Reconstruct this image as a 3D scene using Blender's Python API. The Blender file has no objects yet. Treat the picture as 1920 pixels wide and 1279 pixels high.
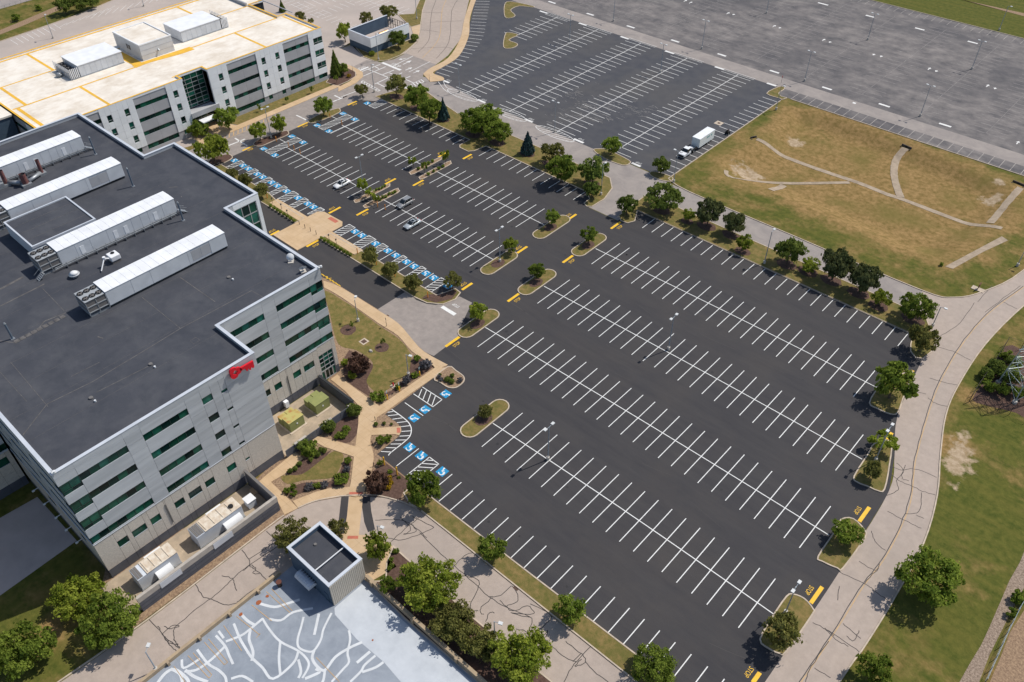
import bpy, bmesh, math, random
import numpy as np
from mathutils import Matrix, Vector
from mathutils.geometry import tessellate_polygon
random.seed(7); RN = np.random.default_rng(11)
sc = bpy.context.scene
col = sc.collection

# ------------------------------------------------------------------ camera
CH, CF = 115.4, 1552.08323
def cam_rows(p, r, y):
    cp, sp = math.cos(p), math.sin(p)
    fwd = Vector((math.cos(y)*cp, math.sin(y)*cp, -sp)); right = Vector((math.sin(y), -math.cos(y), 0))
    down = fwd.cross(right); c, s = math.cos(r), math.sin(r)
    return c*right + s*down, -s*right + c*down, fwd
RR, DD, FF = cam_rows(0.73597905, 0.00652985, 5.45104204 - math.pi)
cam_d = bpy.data.cameras.new('camera'); cam = bpy.data.objects.new('camera', cam_d); col.objects.link(cam)
cam_d.sensor_width = 36; cam_d.lens = 36*CF/1920; cam_d.clip_start = 1; cam_d.clip_end = 4000
cam.matrix_world = Matrix(((RR.x, -DD.x, -FF.x, 0), (RR.y, -DD.y, -FF.y, 0), (RR.z, -DD.z, -FF.z, CH), (0, 0, 0, 1)))
sc.camera = cam

# ------------------------------------------------------------------ light
SUN_EL, SUN_DIR = 54.0, (0.35, 0.937)
w = bpy.data.worlds.new('World'); sc.world = w; w.use_nodes = True
nt = w.node_tree; bg = nt.nodes['Background']
sky = nt.nodes.new('ShaderNodeTexSky'); sky.sky_type = 'NISHITA'; sky.sun_disc = False
sky.sun_elevation = math.radians(SUN_EL); sky.sun_rotation = math.atan2(SUN_DIR[0], SUN_DIR[1])
nt.links.new(sky.outputs[0], bg.inputs[0]); bg.inputs[1].default_value = 0.10
sl = bpy.data.lights.new('sun', 'SUN'); sl.energy = 3.6; sl.angle = math.radians(0.53); sl.color = (1.0, 0.95, 0.86)
so = bpy.data.objects.new('sun', sl); col.objects.link(so)
ce = math.cos(math.radians(SUN_EL))
so.rotation_euler = Vector((SUN_DIR[0]*ce, SUN_DIR[1]*ce, math.sin(math.radians(SUN_EL)))).to_track_quat('Z', 'Y').to_euler()
sc.view_settings.view_transform = 'Standard'; sc.view_settings.look = 'None'
sc.view_settings.exposure = 0.15; sc.view_settings.gamma = 1.0

# ------------------------------------------------------------------ pixel -> place
def ray(x, y): return RR*(x-960) + DD*(y-639.5) + FF*CF
def W(x, y, z=0.0):
    d = ray(x, y); t = (z-CH)/d.z; return (d.x*t, d.y*t)
def scale_at(x, y, z=0.0):
    X, Y = W(x, y, z); v = Vector((X, Y, z-CH)); dep = v.dot(FF)
    return CF/dep, math.asin(-(v.normalized().z))
def tl(ox, oy, k, pts): return [(ox+x/k, oy+y/k) for x, y in pts]
def Wp(pts, z=0.0): return [W(x, y, z) for x, y in pts]
def smooth(pts, closed=False, n=5):
    out = []; m = len(pts)
    rng = range(m) if closed else range(m-1)
    for i in rng:
        if closed: p0, p1, p2, p3 = pts[(i-1) % m], pts[i], pts[(i+1) % m], pts[(i+2) % m]
        else: p0, p1, p2, p3 = pts[max(i-1, 0)], pts[i], pts[i+1], pts[min(i+2, m-1)]
        for k in range(n):
            t = k/n
            out.append(tuple(0.5*((2*p1[j]) + (-p0[j]+p2[j])*t + (2*p0[j]-5*p1[j]+4*p2[j]-p3[j])*t*t + (-p0[j]+3*p1[j]-3*p2[j]+p3[j])*t**3) for j in (0, 1)))
    if not closed: out.append(tuple(pts[-1]))
    return out
def capsule(a, b, r, n=8):
    a = Vector(a); b = Vector(b); d = (b-a).normalized(); pn = Vector((-d.y, d.x)); out = []
    for k in range(n+1):
        t = math.pi*k/n; v = b + (d*math.sin(t) - pn*math.cos(t))*r; out.append((v.x, v.y))
    for k in range(n+1):
        t = math.pi*k/n; v = a + (pn*math.cos(t) - d*math.sin(t))*r; out.append((v.x, v.y))
    return out
def inside(poly, X, Y):
    X = np.asarray(X); Y = np.asarray(Y); r = np.zeros(X.shape, bool); j = len(poly)-1
    for i in range(len(poly)):
        xi, yi = poly[i]; xj, yj = poly[j]
        c = ((yi > Y) != (yj > Y)) & (X < (xj-xi)*(Y-yi)/(yj-yi+1e-12)+xi); r ^= c; j = i
    return r
def pdist(poly, X, Y):
    X = np.asarray(X, float); Y = np.asarray(Y, float); d = np.full(X.shape, 1e9); m = len(poly)
    for i in range(m):
        ax, ay = poly[i]; bx, by = poly[(i+1) % m]; dx, dy = bx-ax, by-ay
        t = np.clip(((X-ax)*dx+(Y-ay)*dy)/(dx*dx+dy*dy+1e-12), 0, 1)
        d = np.minimum(d, np.hypot(X-ax-t*dx, Y-ay-t*dy))
    return d

# ------------------------------------------------------------------ materials
MATS = {}
def mat(name, c, rough=0.7, c2=None, scale=1.0, detail=4, bump=0.0, bscale=None, metal=0.0, spec=0.3, stretch=None, c3=None, s3=0.1, w3=0.5, lo=0.35, hi=0.65, coord='pos', rand=0.0, dist=0.0):
    m = bpy.data.materials.new(name); m.use_nodes = True; N = m.node_tree.nodes; L = m.node_tree.links
    b = N['Principled BSDF']; b.inputs['Roughness'].default_value = rough; b.inputs['Metallic'].default_value = metal
    b.inputs['Specular IOR Level'].default_value = spec; b.inputs['Base Color'].default_value = (*c, 1)
    MATS[name] = m
    if c2 is None and bump == 0 and rand == 0: return m
    if coord == 'pos': src = N.new('ShaderNodeNewGeometry').outputs['Position']
    else: src = N.new('ShaderNodeTexCoord').outputs['Object']
    if stretch:
        mp = N.new('ShaderNodeMapping'); mp.inputs['Scale'].default_value = stretch; L.new(src, mp.inputs[0]); src2 = mp.outputs[0]
    else: src2 = src
    cur = None
    def noise(s, v, det=detail):
        n = N.new('ShaderNodeTexNoise'); n.inputs['Scale'].default_value = s; n.inputs['Detail'].default_value = det; n.inputs['Roughness'].default_value = 0.68 if det >= 8 else 0.5; n.inputs['Distortion'].default_value = dist
        L.new(v, n.inputs['Vector']); return n.outputs[0]
    def mix(f, a, b2):
        x = N.new('ShaderNodeMix'); x.data_type = 'RGBA'; L.new(f, x.inputs[0])
        if hasattr(a, 'is_output'): L.new(a, x.inputs[6])
        else: x.inputs[6].default_value = (*a, 1)
        x.inputs[7].default_value = (*b2, 1); return x.outputs[2]
    def ramp(v, lo, hi, w=1.0):
        x = N.new('ShaderNodeMapRange'); x.inputs[1].default_value = lo; x.inputs[2].default_value = hi; x.inputs[4].default_value = w; L.new(v, x.inputs[0]); return x.outputs[0]
    if c2 is not None: cur = mix(ramp(noise(scale, src2), lo, hi), c, c2)
    if c3 is not None: cur = mix(ramp(noise(s3, src), 0.45, 0.7, w3), cur if cur is not None else c, c3)
    if rand:
        o = N.new('ShaderNodeObjectInfo'); h = N.new('ShaderNodeHueSaturation')
        if cur is not None: L.new(cur, h.inputs['Color'])
        else: h.inputs['Color'].default_value = (*c, 1)
        L.new(ramp(o.outputs['Random'], 0, 1, 1), h.inputs['Value']); h.inputs['Value'].links[0].from_node.inputs[3].default_value = 1-rand; h.inputs['Value'].links[0].from_node.inputs[4].default_value = 1+rand
        cur = h.outputs[0]
    if cur is not None: L.new(cur, b.inputs['Base Color'])
    if bump:
        bn = N.new('ShaderNodeBump'); bn.inputs['Strength'].default_value = bump; bn.inputs['Distance'].default_value = 0.05
        L.new(noise(bscale or scale*6, src, 3), bn.inputs['Height']); L.new(bn.outputs[0], b.inputs['Normal'])
    return m
mat('asphalt_new', (0.041, 0.039, 0.043), 0.85, (0.053, 0.050, 0.052), 0.35, 10, 0.25, 9, c3=(0.064, 0.057, 0.054), s3=0.05, w3=0.75, stretch=(0.25, 1.6, 1))
mat('asphalt_far', (0.055, 0.057, 0.068), 0.85, (0.072, 0.072, 0.080), 0.3, 6, 0.25, 8, c3=(0.095, 0.088, 0.082), s3=0.045, w3=0.6)
mat('ghost_paint', (0.33, 0.305, 0.29), 0.9, (0.15, 0.14, 0.14), 0.6, 9)
mat('asphalt_old', (0.088, 0.083, 0.088), 0.9, (0.25, 0.225, 0.212), 0.22, 15, 0.3, 6, c3=(0.066, 0.065, 0.074), s3=0.028, w3=0.85, lo=0.32, hi=0.70, dist=0.0, stretch=(0.75, 1.0, 1))
mat('asphalt_grey', (0.33, 0.288, 0.26), 0.9, (0.255, 0.222, 0.205), 0.7, 12, 0.2, 6, c3=(0.23, 0.205, 0.19), s3=0.12, w3=0.6)
mat('asphalt_lane', (0.33, 0.29, 0.265), 0.9, (0.25, 0.222, 0.21), 0.22, 9, 0.2, 6, dist=0.8)
mat('concrete_road', (0.43, 0.354, 0.302), 0.88, (0.365, 0.30, 0.256), 0.8, 13, 0.15, 8, c3=(0.315, 0.267, 0.235), s3=0.07, w3=0.6)
mat('joint', (0.42, 0.29, 0.17), 0.9)
mat('concrete_lot', (0.46, 0.39, 0.345), 0.9, (0.38, 0.325, 0.29), 0.08, 9, c3=(0.39, 0.34, 0.31), s3=0.03, w3=0.6)
mat('sidewalk', (0.56, 0.40, 0.245), 0.88, (0.48, 0.335, 0.195), 0.4, 8, 0.1, 8, c3=(0.58, 0.44, 0.30), s3=0.12, w3=0.7)
mat('kerb', (0.56, 0.46, 0.36), 0.85, (0.42, 0.35, 0.28), 0.9, 6)
mat('brick_red', (0.50, 0.16, 0.10), 0.85, (0.42, 0.13, 0.09), 3)
mat('dock_concrete', (0.50, 0.43, 0.395), 0.88, (0.42, 0.36, 0.33), 0.25, 7)
mat('gravel', (0.42, 0.29, 0.18), 0.95, (0.20, 0.13, 0.085), 3.2, 8, 0.8, 7, lo=0.3, hi=0.6)
mat('gravel_pale', (0.40, 0.31, 0.24), 0.95, (0.16, 0.115, 0.085), 3.5, 8, 0.8, 7, lo=0.35, hi=0.62)
mat('mulch', (0.075, 0.042, 0.032), 0.95, (0.13, 0.078, 0.06), 2.5, 8, 0.7, 8)
mat('lawn', (0.115, 0.108, 0.026), 0.95, (0.24, 0.165, 0.062), 0.9, 14, 0.9, 5, c3=(0.090, 0.098, 0.020), s3=0.3, w3=0.8, lo=0.36, hi=0.64)
mat('white_paint', (0.76, 0.76, 0.74), 0.6, (0.52, 0.52, 0.51), 1.2, 9, lo=0.48, hi=0.8)
mat('white_worn', (0.70, 0.69, 0.67), 0.7, (0.28, 0.27, 0.27), 0.8, 9, lo=0.52, hi=0.78)
mat('scuff', (0.34, 0.32, 0.30), 0.8)
mat('asphalt_stain', (0.027, 0.026, 0.028), 0.7)
mat('asphalt_scuff', (0.075, 0.070, 0.068), 0.9)
mat('yard_floor', (0.47, 0.37, 0.265), 0.9, (0.33, 0.265, 0.20), 0.5, 9, c3=(0.20, 0.17, 0.12), s3=0.3, w3=0.6)
mat('faded_paint', (0.50, 0.45, 0.40), 0.8, (0.22, 0.205, 0.20), 0.5, 8)
mat('yellow_paint', (0.86, 0.52, 0.03), 0.6, (0.72, 0.42, 0.03), 1.0, 6)
mat('blue_paint', (0.015, 0.27, 0.52), 0.6, (0.02, 0.23, 0.45), 1.5)
mat('crack_seal', (0.045, 0.041, 0.040), 0.7, (0.12, 0.10, 0.09), 0.8, 6, lo=0.5, hi=0.75)
mat('crack_soft', (0.16, 0.135, 0.12), 0.8)
mat('line_tan', (0.55, 0.36, 0.18), 0.8, (0.42, 0.30, 0.18), 0.9)
mat('drain_iron', (0.10, 0.06, 0.045), 0.8)
mat('roof_dark', (0.044, 0.048, 0.060), 0.75, (0.060, 0.063, 0.076), 0.25, 9, 0.15, 4, c3=(0.088, 0.090, 0.100), s3=0.16, w3=0.75, dist=0.3)
mat('roof_seam', (0.085, 0.08, 0.08), 0.8, (0.15, 0.14, 0.135), 1.2)
mat('roof_white', (0.80, 0.745, 0.665), 0.75, (0.66, 0.575, 0.475), 0.5, 10, c3=(0.50, 0.405, 0.30), s3=0.16, w3=0.55, lo=0.42, hi=0.75, stretch=(1, .5, 1))
mat('roof_yellow', (0.80, 0.46, 0.05), 0.7, (0.66, 0.38, 0.05), 0.6)
mat('coping', (0.62, 0.65, 0.70), 0.45, (0.54, 0.57, 0.62), 0.4, metal=0.15)
mat('frame_dark', (0.03, 0.06, 0.05), 0.4)
mat('panel_grey', (0.44, 0.46, 0.485), 0.5, (0.53, 0.55, 0.575), 0.6, 6, stretch=(1, 0.22, 2.2), metal=0.15, rand=0.07)
mat('panel_white', (0.86, 0.875, 0.89), 0.5, (0.80, 0.815, 0.83), 0.35, 5, rand=0.03)
mat('panel_mid', (0.42, 0.42, 0.435), 0.55, (0.375, 0.375, 0.39), 0.4, 5, rand=0.04)
mat('block', (0.60, 0.54, 0.47), 0.9, (0.49, 0.44, 0.385), 2.4, 5, 0.5, 5, stretch=(1, 1.0, 2.6), rand=0.04)
mat('base_dark', (0.085, 0.09, 0.11), 0.7, (0.11, 0.115, 0.135), 0.6, rand=0.05)
mat('core_dark', (0.03, 0.033, 0.037), 0.8)
mat('frame', (0.50, 0.52, 0.54), 0.4, metal=0.4)
mat('glass', (0.012, 0.085, 0.052), 0.10, (0.005, 0.038, 0.025), 0.3, 2, spec=0.22, rand=0.5)
mat('glass_teal', (0.020, 0.145, 0.105), 0.10, (0.010, 0.07, 0.05), 0.5, 2, spec=0.25, rand=0.3)  # cyan window reflections put into the pane colour
mat('glass_black', (0.004, 0.020, 0.018), 0.08, spec=0.2, rand=0.4)
mat('unit_white', (0.80, 0.81, 0.83), 0.5, (0.72, 0.73, 0.75), 0.5, rand=0.02)
mat('unit_side', (0.60, 0.62, 0.65), 0.5, (0.53, 0.55, 0.58), 0.5, rand=0.04)
mat('unit_grey', (0.33, 0.35, 0.37), 0.55)
mat('louvre', (0.16, 0.15, 0.145), 0.6)
mat('fan_black', (0.015, 0.016, 0.018), 0.6)
mat('galv', (0.42, 0.44, 0.46), 0.45, (0.32, 0.34, 0.36), 2, metal=0.5)
mat('steel_blue', (0.15, 0.19, 0.24), 0.5, metal=0.3)
mat('pole_grey', (0.36, 0.40, 0.44), 0.45, metal=0.3)
mat('lamp_white', (0.60, 0.61, 0.61), 0.5)
mat('pole_base', (0.50, 0.46, 0.41), 0.9)
mat('stack_red', (0.13, 0.05, 0.05), 0.7, (0.20, 0.09, 0.08), 1.5)
mat('key_red', (0.68, 0.015, 0.03), 0.4)
mat('trans_green', (0.27, 0.28, 0.10), 0.6, (0.22, 0.24, 0.09), 0.8, coord='obj')
mat('trans_rust', (0.42, 0.37, 0.13), 0.7, (0.36, 0.15, 0.05), 0.9, 5, lo=0.5, hi=0.75)
mat('gen_roof', (0.70, 0.64, 0.55), 0.6, (0.50, 0.40, 0.30), 1.2, 10)
mat('gen_side', (0.62, 0.66, 0.72), 0.5, (0.55, 0.59, 0.65), 0.6)
mat('wall_cap', (0.44, 0.40, 0.355), 0.9, (0.37, 0.335, 0.30), 1.2)
mat('channel', (0.42, 0.335, 0.25), 0.95, (0.28, 0.22, 0.16), 0.6, 9)
mat('channel_dark', (0.10, 0.085, 0.07), 0.95, (0.06, 0.05, 0.045), 1.0)
mat('deck', (0.30, 0.332, 0.378), 0.75, (0.215, 0.242, 0.285), 0.25, 9, c3=(0.34, 0.37, 0.42), s3=0.12, w3=0.8, dist=0.6)
mat('deck_pale', (0.53, 0.56, 0.60), 0.7, (0.45, 0.48, 0.52), 0.4, 9)
mat('deck_seal', (0.64, 0.66, 0.68), 0.7, (0.56, 0.58, 0.60), 0.6)
mat('deck_wall', (0.42, 0.32, 0.21), 0.85, (0.34, 0.26, 0.18), 0.8, 7)
mat('rust', (0.33, 0.10, 0.04), 0.9)
mat('slate_blue', (0.075, 0.115, 0.165), 0.7, (0.06, 0.095, 0.14), 0.5)
mat('ribbed_cream', (0.52, 0.47, 0.40), 0.7, (0.46, 0.42, 0.36), 2)
mat('tank_copper', (0.55, 0.30, 0.14), 0.35, (0.42, 0.24, 0.12), 1.5, metal=0.5)
mat('bollard_yellow', (0.85, 0.46, 0.02), 0.5)
mat('bollard_orange', (0.75, 0.28, 0.04), 0.5)
mat('post_dark', (0.05, 0.035, 0.03), 0.6)
mat('sign_blue', (0.30, 0.45, 0.50), 0.5)
mat('sign_red', (0.55, 0.03, 0.03), 0.5)
mat('bark', (0.13, 0.095, 0.07), 0.95, (0.08, 0.06, 0.045), 6, coord='obj')
mat('car_white', (0.80, 0.81, 0.82), 0.25, spec=0.6)
mat('car_silver', (0.52, 0.56, 0.58), 0.25, metal=0.3, spec=0.6)
mat('car_grey', (0.33, 0.33, 0.33), 0.28, metal=0.4, spec=0.6)
mat('car_glass', (0.012, 0.016, 0.018), 0.05, spec=0.7)
mat('tyre', (0.018, 0.018, 0.018), 0.85)
mat('rim', (0.45, 0.46, 0.47), 0.35, metal=0.6)
mat('headlamp', (0.72, 0.75, 0.76), 0.15)
mat('taillamp', (0.45, 0.02, 0.02), 0.3)
mat('truck_box', (0.74, 0.78, 0.78), 0.45)
mat('teal_print', (0.12, 0.36, 0.38), 0.5)
mat('black_plastic', (0.02, 0.02, 0.022), 0.5)
mat('wood_brown', (0.13, 0.05, 0.035), 0.7)
mat('tower_steel', (0.40, 0.46, 0.46), 0.5, metal=0.3)
mat('dish_white', (0.72, 0.73, 0.74), 0.4)
mat('boulder', (0.45, 0.42, 0.38), 0.9, (0.34, 0.31, 0.28), 2)

def leaf_mat(name, a, b, trans=0.25):
    m = bpy.data.materials.new(name); m.use_nodes = True; N = m.node_tree.nodes; L = m.node_tree.links
    N.remove(N['Principled BSDF']); out = N['Material Output']
    at = N.new('ShaderNodeAttribute'); at.attribute_name = 'tone'
    x = N.new('ShaderNodeMix'); x.data_type = 'RGBA'; x.inputs[6].default_value = (*a, 1); x.inputs[7].default_value = (*b, 1); L.new(at.outputs['Fac'], x.inputs[0])
    o = N.new('ShaderNodeObjectInfo'); mr = N.new('ShaderNodeMapRange'); mr.inputs[3].default_value = 0.82; mr.inputs[4].default_value = 1.2; L.new(o.outputs['Random'], mr.inputs[0])
    h = N.new('ShaderNodeHueSaturation'); L.new(x.outputs[2], h.inputs['Color']); L.new(mr.outputs[0], h.inputs['Value'])
    d = N.new('ShaderNodeBsdfDiffuse'); t = N.new('ShaderNodeBsdfTranslucent'); ms = N.new('ShaderNodeMixShader'); ms.inputs[0].default_value = trans
    L.new(h.outputs[0], d.inputs[0]); L.new(h.outputs[0], t.inputs[0]); L.new(d.outputs[0], ms.inputs[1]); L.new(t.outputs[0], ms.inputs[2]); L.new(ms.outputs[0], out.inputs[0])
    MATS[name] = m
leaf_mat('leaf_mid', (0.108, 0.170, 0.026), (0.320, 0.385, 0.070), 0.48)
leaf_mat('leaf_dark', (0.088, 0.136, 0.029), (0.265, 0.315, 0.074), 0.46)
leaf_mat('leaf_light', (0.17, 0.235, 0.028), (0.43, 0.47, 0.08), 0.5)
leaf_mat('leaf_olive', (0.130, 0.140, 0.036), (0.31, 0.295, 0.095), 0.42)
leaf_mat('leaf_pine', (0.060, 0.078, 0.030), (0.185, 0.195, 0.078), 0.3)
leaf_mat('leaf_blue', (0.045, 0.090, 0.085), (0.105, 0.165, 0.155), 0.1)
leaf_mat('leaf_burgundy', (0.080, 0.042, 0.032), (0.18, 0.105, 0.075))
leaf_mat('leaf_yellow', (0.30, 0.20, 0.02), (0.55, 0.36, 0.03))
leaf_mat('leaf_lavender', (0.10, 0.10, 0.10), (0.21, 0.20, 0.22))

# ------------------------------------------------------------------ mesh helpers
class MB:
    def __init__(s): s.v = []; s.f = []
    def add(s, v, f):
        o = len(s.v); s.v += [tuple(p) for p in v]; s.f += [tuple(i+o for i in q) for q in f]; return s
    def box(s, x0, x1, y0, y1, z0, z1):
        return s.add([(x0, y0, z0), (x1, y0, z0), (x1, y1, z0), (x0, y1, z0), (x0, y0, z1), (x1, y0, z1), (x1, y1, z1), (x0, y1, z1)],
                     [(3, 2, 1, 0), (4, 5, 6, 7), (0, 1, 5, 4), (1, 2, 6, 5), (2, 3, 7, 6), (3, 0, 4, 7)])
    def sheet(s, poly, z):
        tri = tessellate_polygon([[Vector((p[0], p[1], 0)) for p in poly]]); f = []
        for t in tri:
            a, b, c = (Vector(poly[i]) for i in t)
            f.append(tuple(t) if (b-a).cross(c-a) > 0 else tuple(reversed(t)))
        return s.add([(p[0], p[1], z) for p in poly], f)
    def prism(s, poly, z0, z1):
        ar = sum(poly[i][0]*poly[(i+1) % len(poly)][1]-poly[(i+1) % len(poly)][0]*poly[i][1] for i in range(len(poly)))
        if ar < 0: poly = poly[::-1]
        s.sheet(poly, z1); n = len(poly)
        return s.add([(p[0], p[1], z0) for p in poly]+[(p[0], p[1], z1) for p in poly], [(i, (i+1) % n, n+(i+1) % n, n+i) for i in range(n)])
    def tube(s, a, b, r0, r1=None, n=8, caps=True):
        r1 = r0 if r1 is None else r1; a = Vector(a); b = Vector(b); d = (b-a).normalized()
        u = d.orthogonal().normalized(); q = d.cross(u); v = []
        for c, r in ((a, r0), (b, r1)):
            for k in range(n):
                t = 2*math.pi*k/n; v.append(c+(u*math.cos(t)+q*math.sin(t))*r)
        f = [(k, (k+1) % n, n+(k+1) % n, n+k) for k in range(n)]
        if caps: f += [tuple(range(n-1, -1, -1)), tuple(range(n, 2*n))]
        return s.add(v, f)
    def ribbon(s, pts, wd, z):
        P = [Vector(p[:2]) for p in pts]; n = len(P); v = []
        for i in range(n):
            d = (P[min(i+1, n-1)]-P[max(i-1, 0)]).normalized(); q = Vector((-d.y, d.x))*wd/2; zz = z if not callable(z) else z(P[i].x, P[i].y)
            v += [(P[i].x-q.x, P[i].y-q.y, zz), (P[i].x+q.x, P[i].y+q.y, zz)]
        return s.add(v, [(2*i, 2*i+2, 2*i+3, 2*i+1) for i in range(n-1)])
    def strip(s, pts, wd, z0, z1, closed=False):
        P = [Vector(p[:2]) for p in pts]; n = len(P); v = []
        def nrm(i, j):
            d = P[j]-P[i]; d = d.normalized() if d.length > 1e-6 else Vector((1, 0)); return Vector((-d.y, d.x))
        for i in range(n):
            if closed: a, b = nrm(i-1, i), nrm(i, (i+1) % n)
            else: a = nrm(max(i-1, 0), max(i, 1)); b = nrm(min(i, n-2), min(i+1, n-1))
            q = (a+b); q = q.normalized() if q.length > 1e-6 else a; q = q/max(0.5, q.dot(a))*wd/2
            for k, zz in ((-1, z0), (1, z0), (1, z1), (-1, z1)): v.append((P[i].x+k*q.x, P[i].y+k*q.y, zz))
        f = []
        for i in range(n if closed else n-1):
            a = 4*i; b = 4*((i+1) % n)
            f += [(a+(k+1) % 4, b+(k+1) % 4, b+k, a+k) for k in (0, 1, 2, 3)]
        if not closed: f += [(0, 1, 2, 3), (4*n-1, 4*n-2, 4*n-3, 4*n-4)]
        return s.add(v, f)
    def cyl(s, x, y, z0, z1, r, n=16): return s.tube((x, y, z0), (x, y, z1), r, r, n)
    def build(s, name, m, parent=None, off=None, smooth=False, bevel=0.0):
        me = bpy.data.meshes.new(name); v = s.v
        if off: v = [(p[0]-off[0], p[1]-off[1], p[2]-off[2]) for p in v]
        me.from_pydata(v, [], s.f); me.materials.append(MATS[m]); me.update()
        o = bpy.data.objects.new(name, me); col.objects.link(o)
        if parent: o.parent = parent
        if smooth: me.shade_smooth()
        if bevel:
            md = o.modifiers.new('bevel', 'BEVEL'); md.width = bevel; md.segments = 2
        return o
def tag(o, label=None, cat=None, group=None, kind=None):
    if label: o['label'] = label
    if cat: o['category'] = cat
    if group: o['group'] = group
    if kind: o['kind'] = kind
    return o
def empty(name, loc, label=None, cat=None, group=None, rz=0.0, kind=None):
    o = bpy.data.objects.new(name, None); col.objects.link(o); o.location = loc; o.rotation_euler.z = rz; o.empty_display_size = 0.5
    return tag(o, label, cat, group, kind)
def copy_tree(o, parent=None):
    c = o.copy(); col.objects.link(c); c.parent = parent
    for ch in list(o.children): copy_tree(ch, c)
    return c
def struct(name, poly, z, m, parent=None):
    o = MB().sheet(poly, z).build(name, m, parent); 
    if not parent: o['kind'] = 'structure'
    return o
def inst(name, me, loc, parent, rz=0.0, sx=1.0):
    o = bpy.data.objects.new(name, me); col.objects.link(o); o.parent = parent; o.location = loc; o.rotation_euler.z = rz
    return o
# ================================================================== the setting
BASIN = Wp([(1418, 268), (1478, 200), (1560, 212), (1640, 240), (1800, 302), (1905, 350), (1915, 400), (1870, 440), (1775, 492), (1680, 470), (1560, 412), (1440, 360), (1345, 335), (1345, 295)])
def gz(X, Y):
    X = np.asarray(X, float); Y = np.asarray(Y, float); ins = inside(BASIN, X, Y); t = np.clip(pdist(BASIN, X, Y)/9.0, 0, 1)
    return np.where(ins, -2.2*(t*t*(3-2*t)), 0.0)
def gz1(X, Y): return float(gz([X], [Y])[0])
ax = np.concatenate([[-1800, -900, -600, -450], np.arange(-360, -105, 2.5), np.arange(-104, 4, 1.2), np.arange(6, 62, 2.5), [90, 150, 300, 900, 1800]])
ay = np.concatenate([[-1800, -900, -400, -200], np.arange(-80, 164, 2.5), np.arange(165, 236, 1.2), np.arange(238, 352, 2.5), [400, 500, 700, 1200, 2400]])
GX, GY = np.meshgrid(ax, ay, indexing='ij'); GZ = gz(GX.ravel(), GY.ravel())
def blob(px, py, rpx, soft=1.0):
    X, Y = W(px, py); s, _ = scale_at(px, py); r = rpx/s
    return np.clip(1.3-np.hypot(GX.ravel()-X, GY.ravel()-Y)/r, 0, 1)
dry = np.full(GX.size, 0.40)
dry = np.where(inside(BASIN, GX.ravel(), GY.ravel()), 1.0, dry)
dry = np.maximum(dry, 0.75*np.clip(1-(pdist(BASIN, GX.ravel(), GY.ravel())-1)/6.0, 0, 1))
for b in [(1790, 840, 60), (1810, 740, 40), (1870, 1250, 60), (1770, 900, 40), (1900, 1190, 60), (1480, 250, 60), (1700, 330, 60), (1880, 370, 40), (1620, 420, 70), (1850, 480, 40), (90, 1180, 50), (1400, 260, 40), (1550, 240, 60), (1840, 600, 40)]: dry = np.maximum(dry, blob(*b)*0.9)
for b in [(1500, 222, 40), (1580, 236, 40), (1650, 262, 36), (1600, 395, 40), (1690, 405, 36), (1470, 345, 30), (1555, 290, 30)]: dry = np.maximum(dry, blob(*b)*1.25)
for b in [(1840, 960, 110), (1880, 820, 60), (1800, 1180, 80), (1860, 30, 160), (1700, 10, 160), (1900, 20, 120), (30, 1060, 50)]: dry = dry*(1-0.85*np.clip(blob(*b)*1.2, 0, 1))
soil = np.zeros(GX.size)
for b in [(1398, 312, 34), (1420, 320, 22), (1800, 850, 34), (1790, 900, 22), (1495, 255, 24), (1862, 365, 26), (1872, 340, 16), (1802, 815, 22), (1806, 880, 26), (1785, 865, 26)]: soil = np.maximum(soil, blob(*b))
nx, ny = len(ax), len(ay)
gv = np.stack([GX.ravel(), GY.ravel(), GZ], 1); idx = np.arange(nx*ny).reshape(nx, ny)
gf = np.stack([idx[:-1, :-1], idx[1:, :-1], idx[1:, 1:], idx[:-1, 1:]], -1).reshape(-1, 4)
gm = bpy.data.meshes.new('ground'); gm.from_pydata(gv.tolist(), [], gf.tolist())
for nme, arr in (('dry', dry), ('soil', soil)):
    a = gm.attributes.new(nme, 'FLOAT', 'POINT'); a.data.foreach_set('value', arr.astype(np.float32))
gm.shade_smooth(); ground = bpy.data.objects.new('ground', gm); col.objects.link(ground); ground['kind'] = 'structure'
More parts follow.
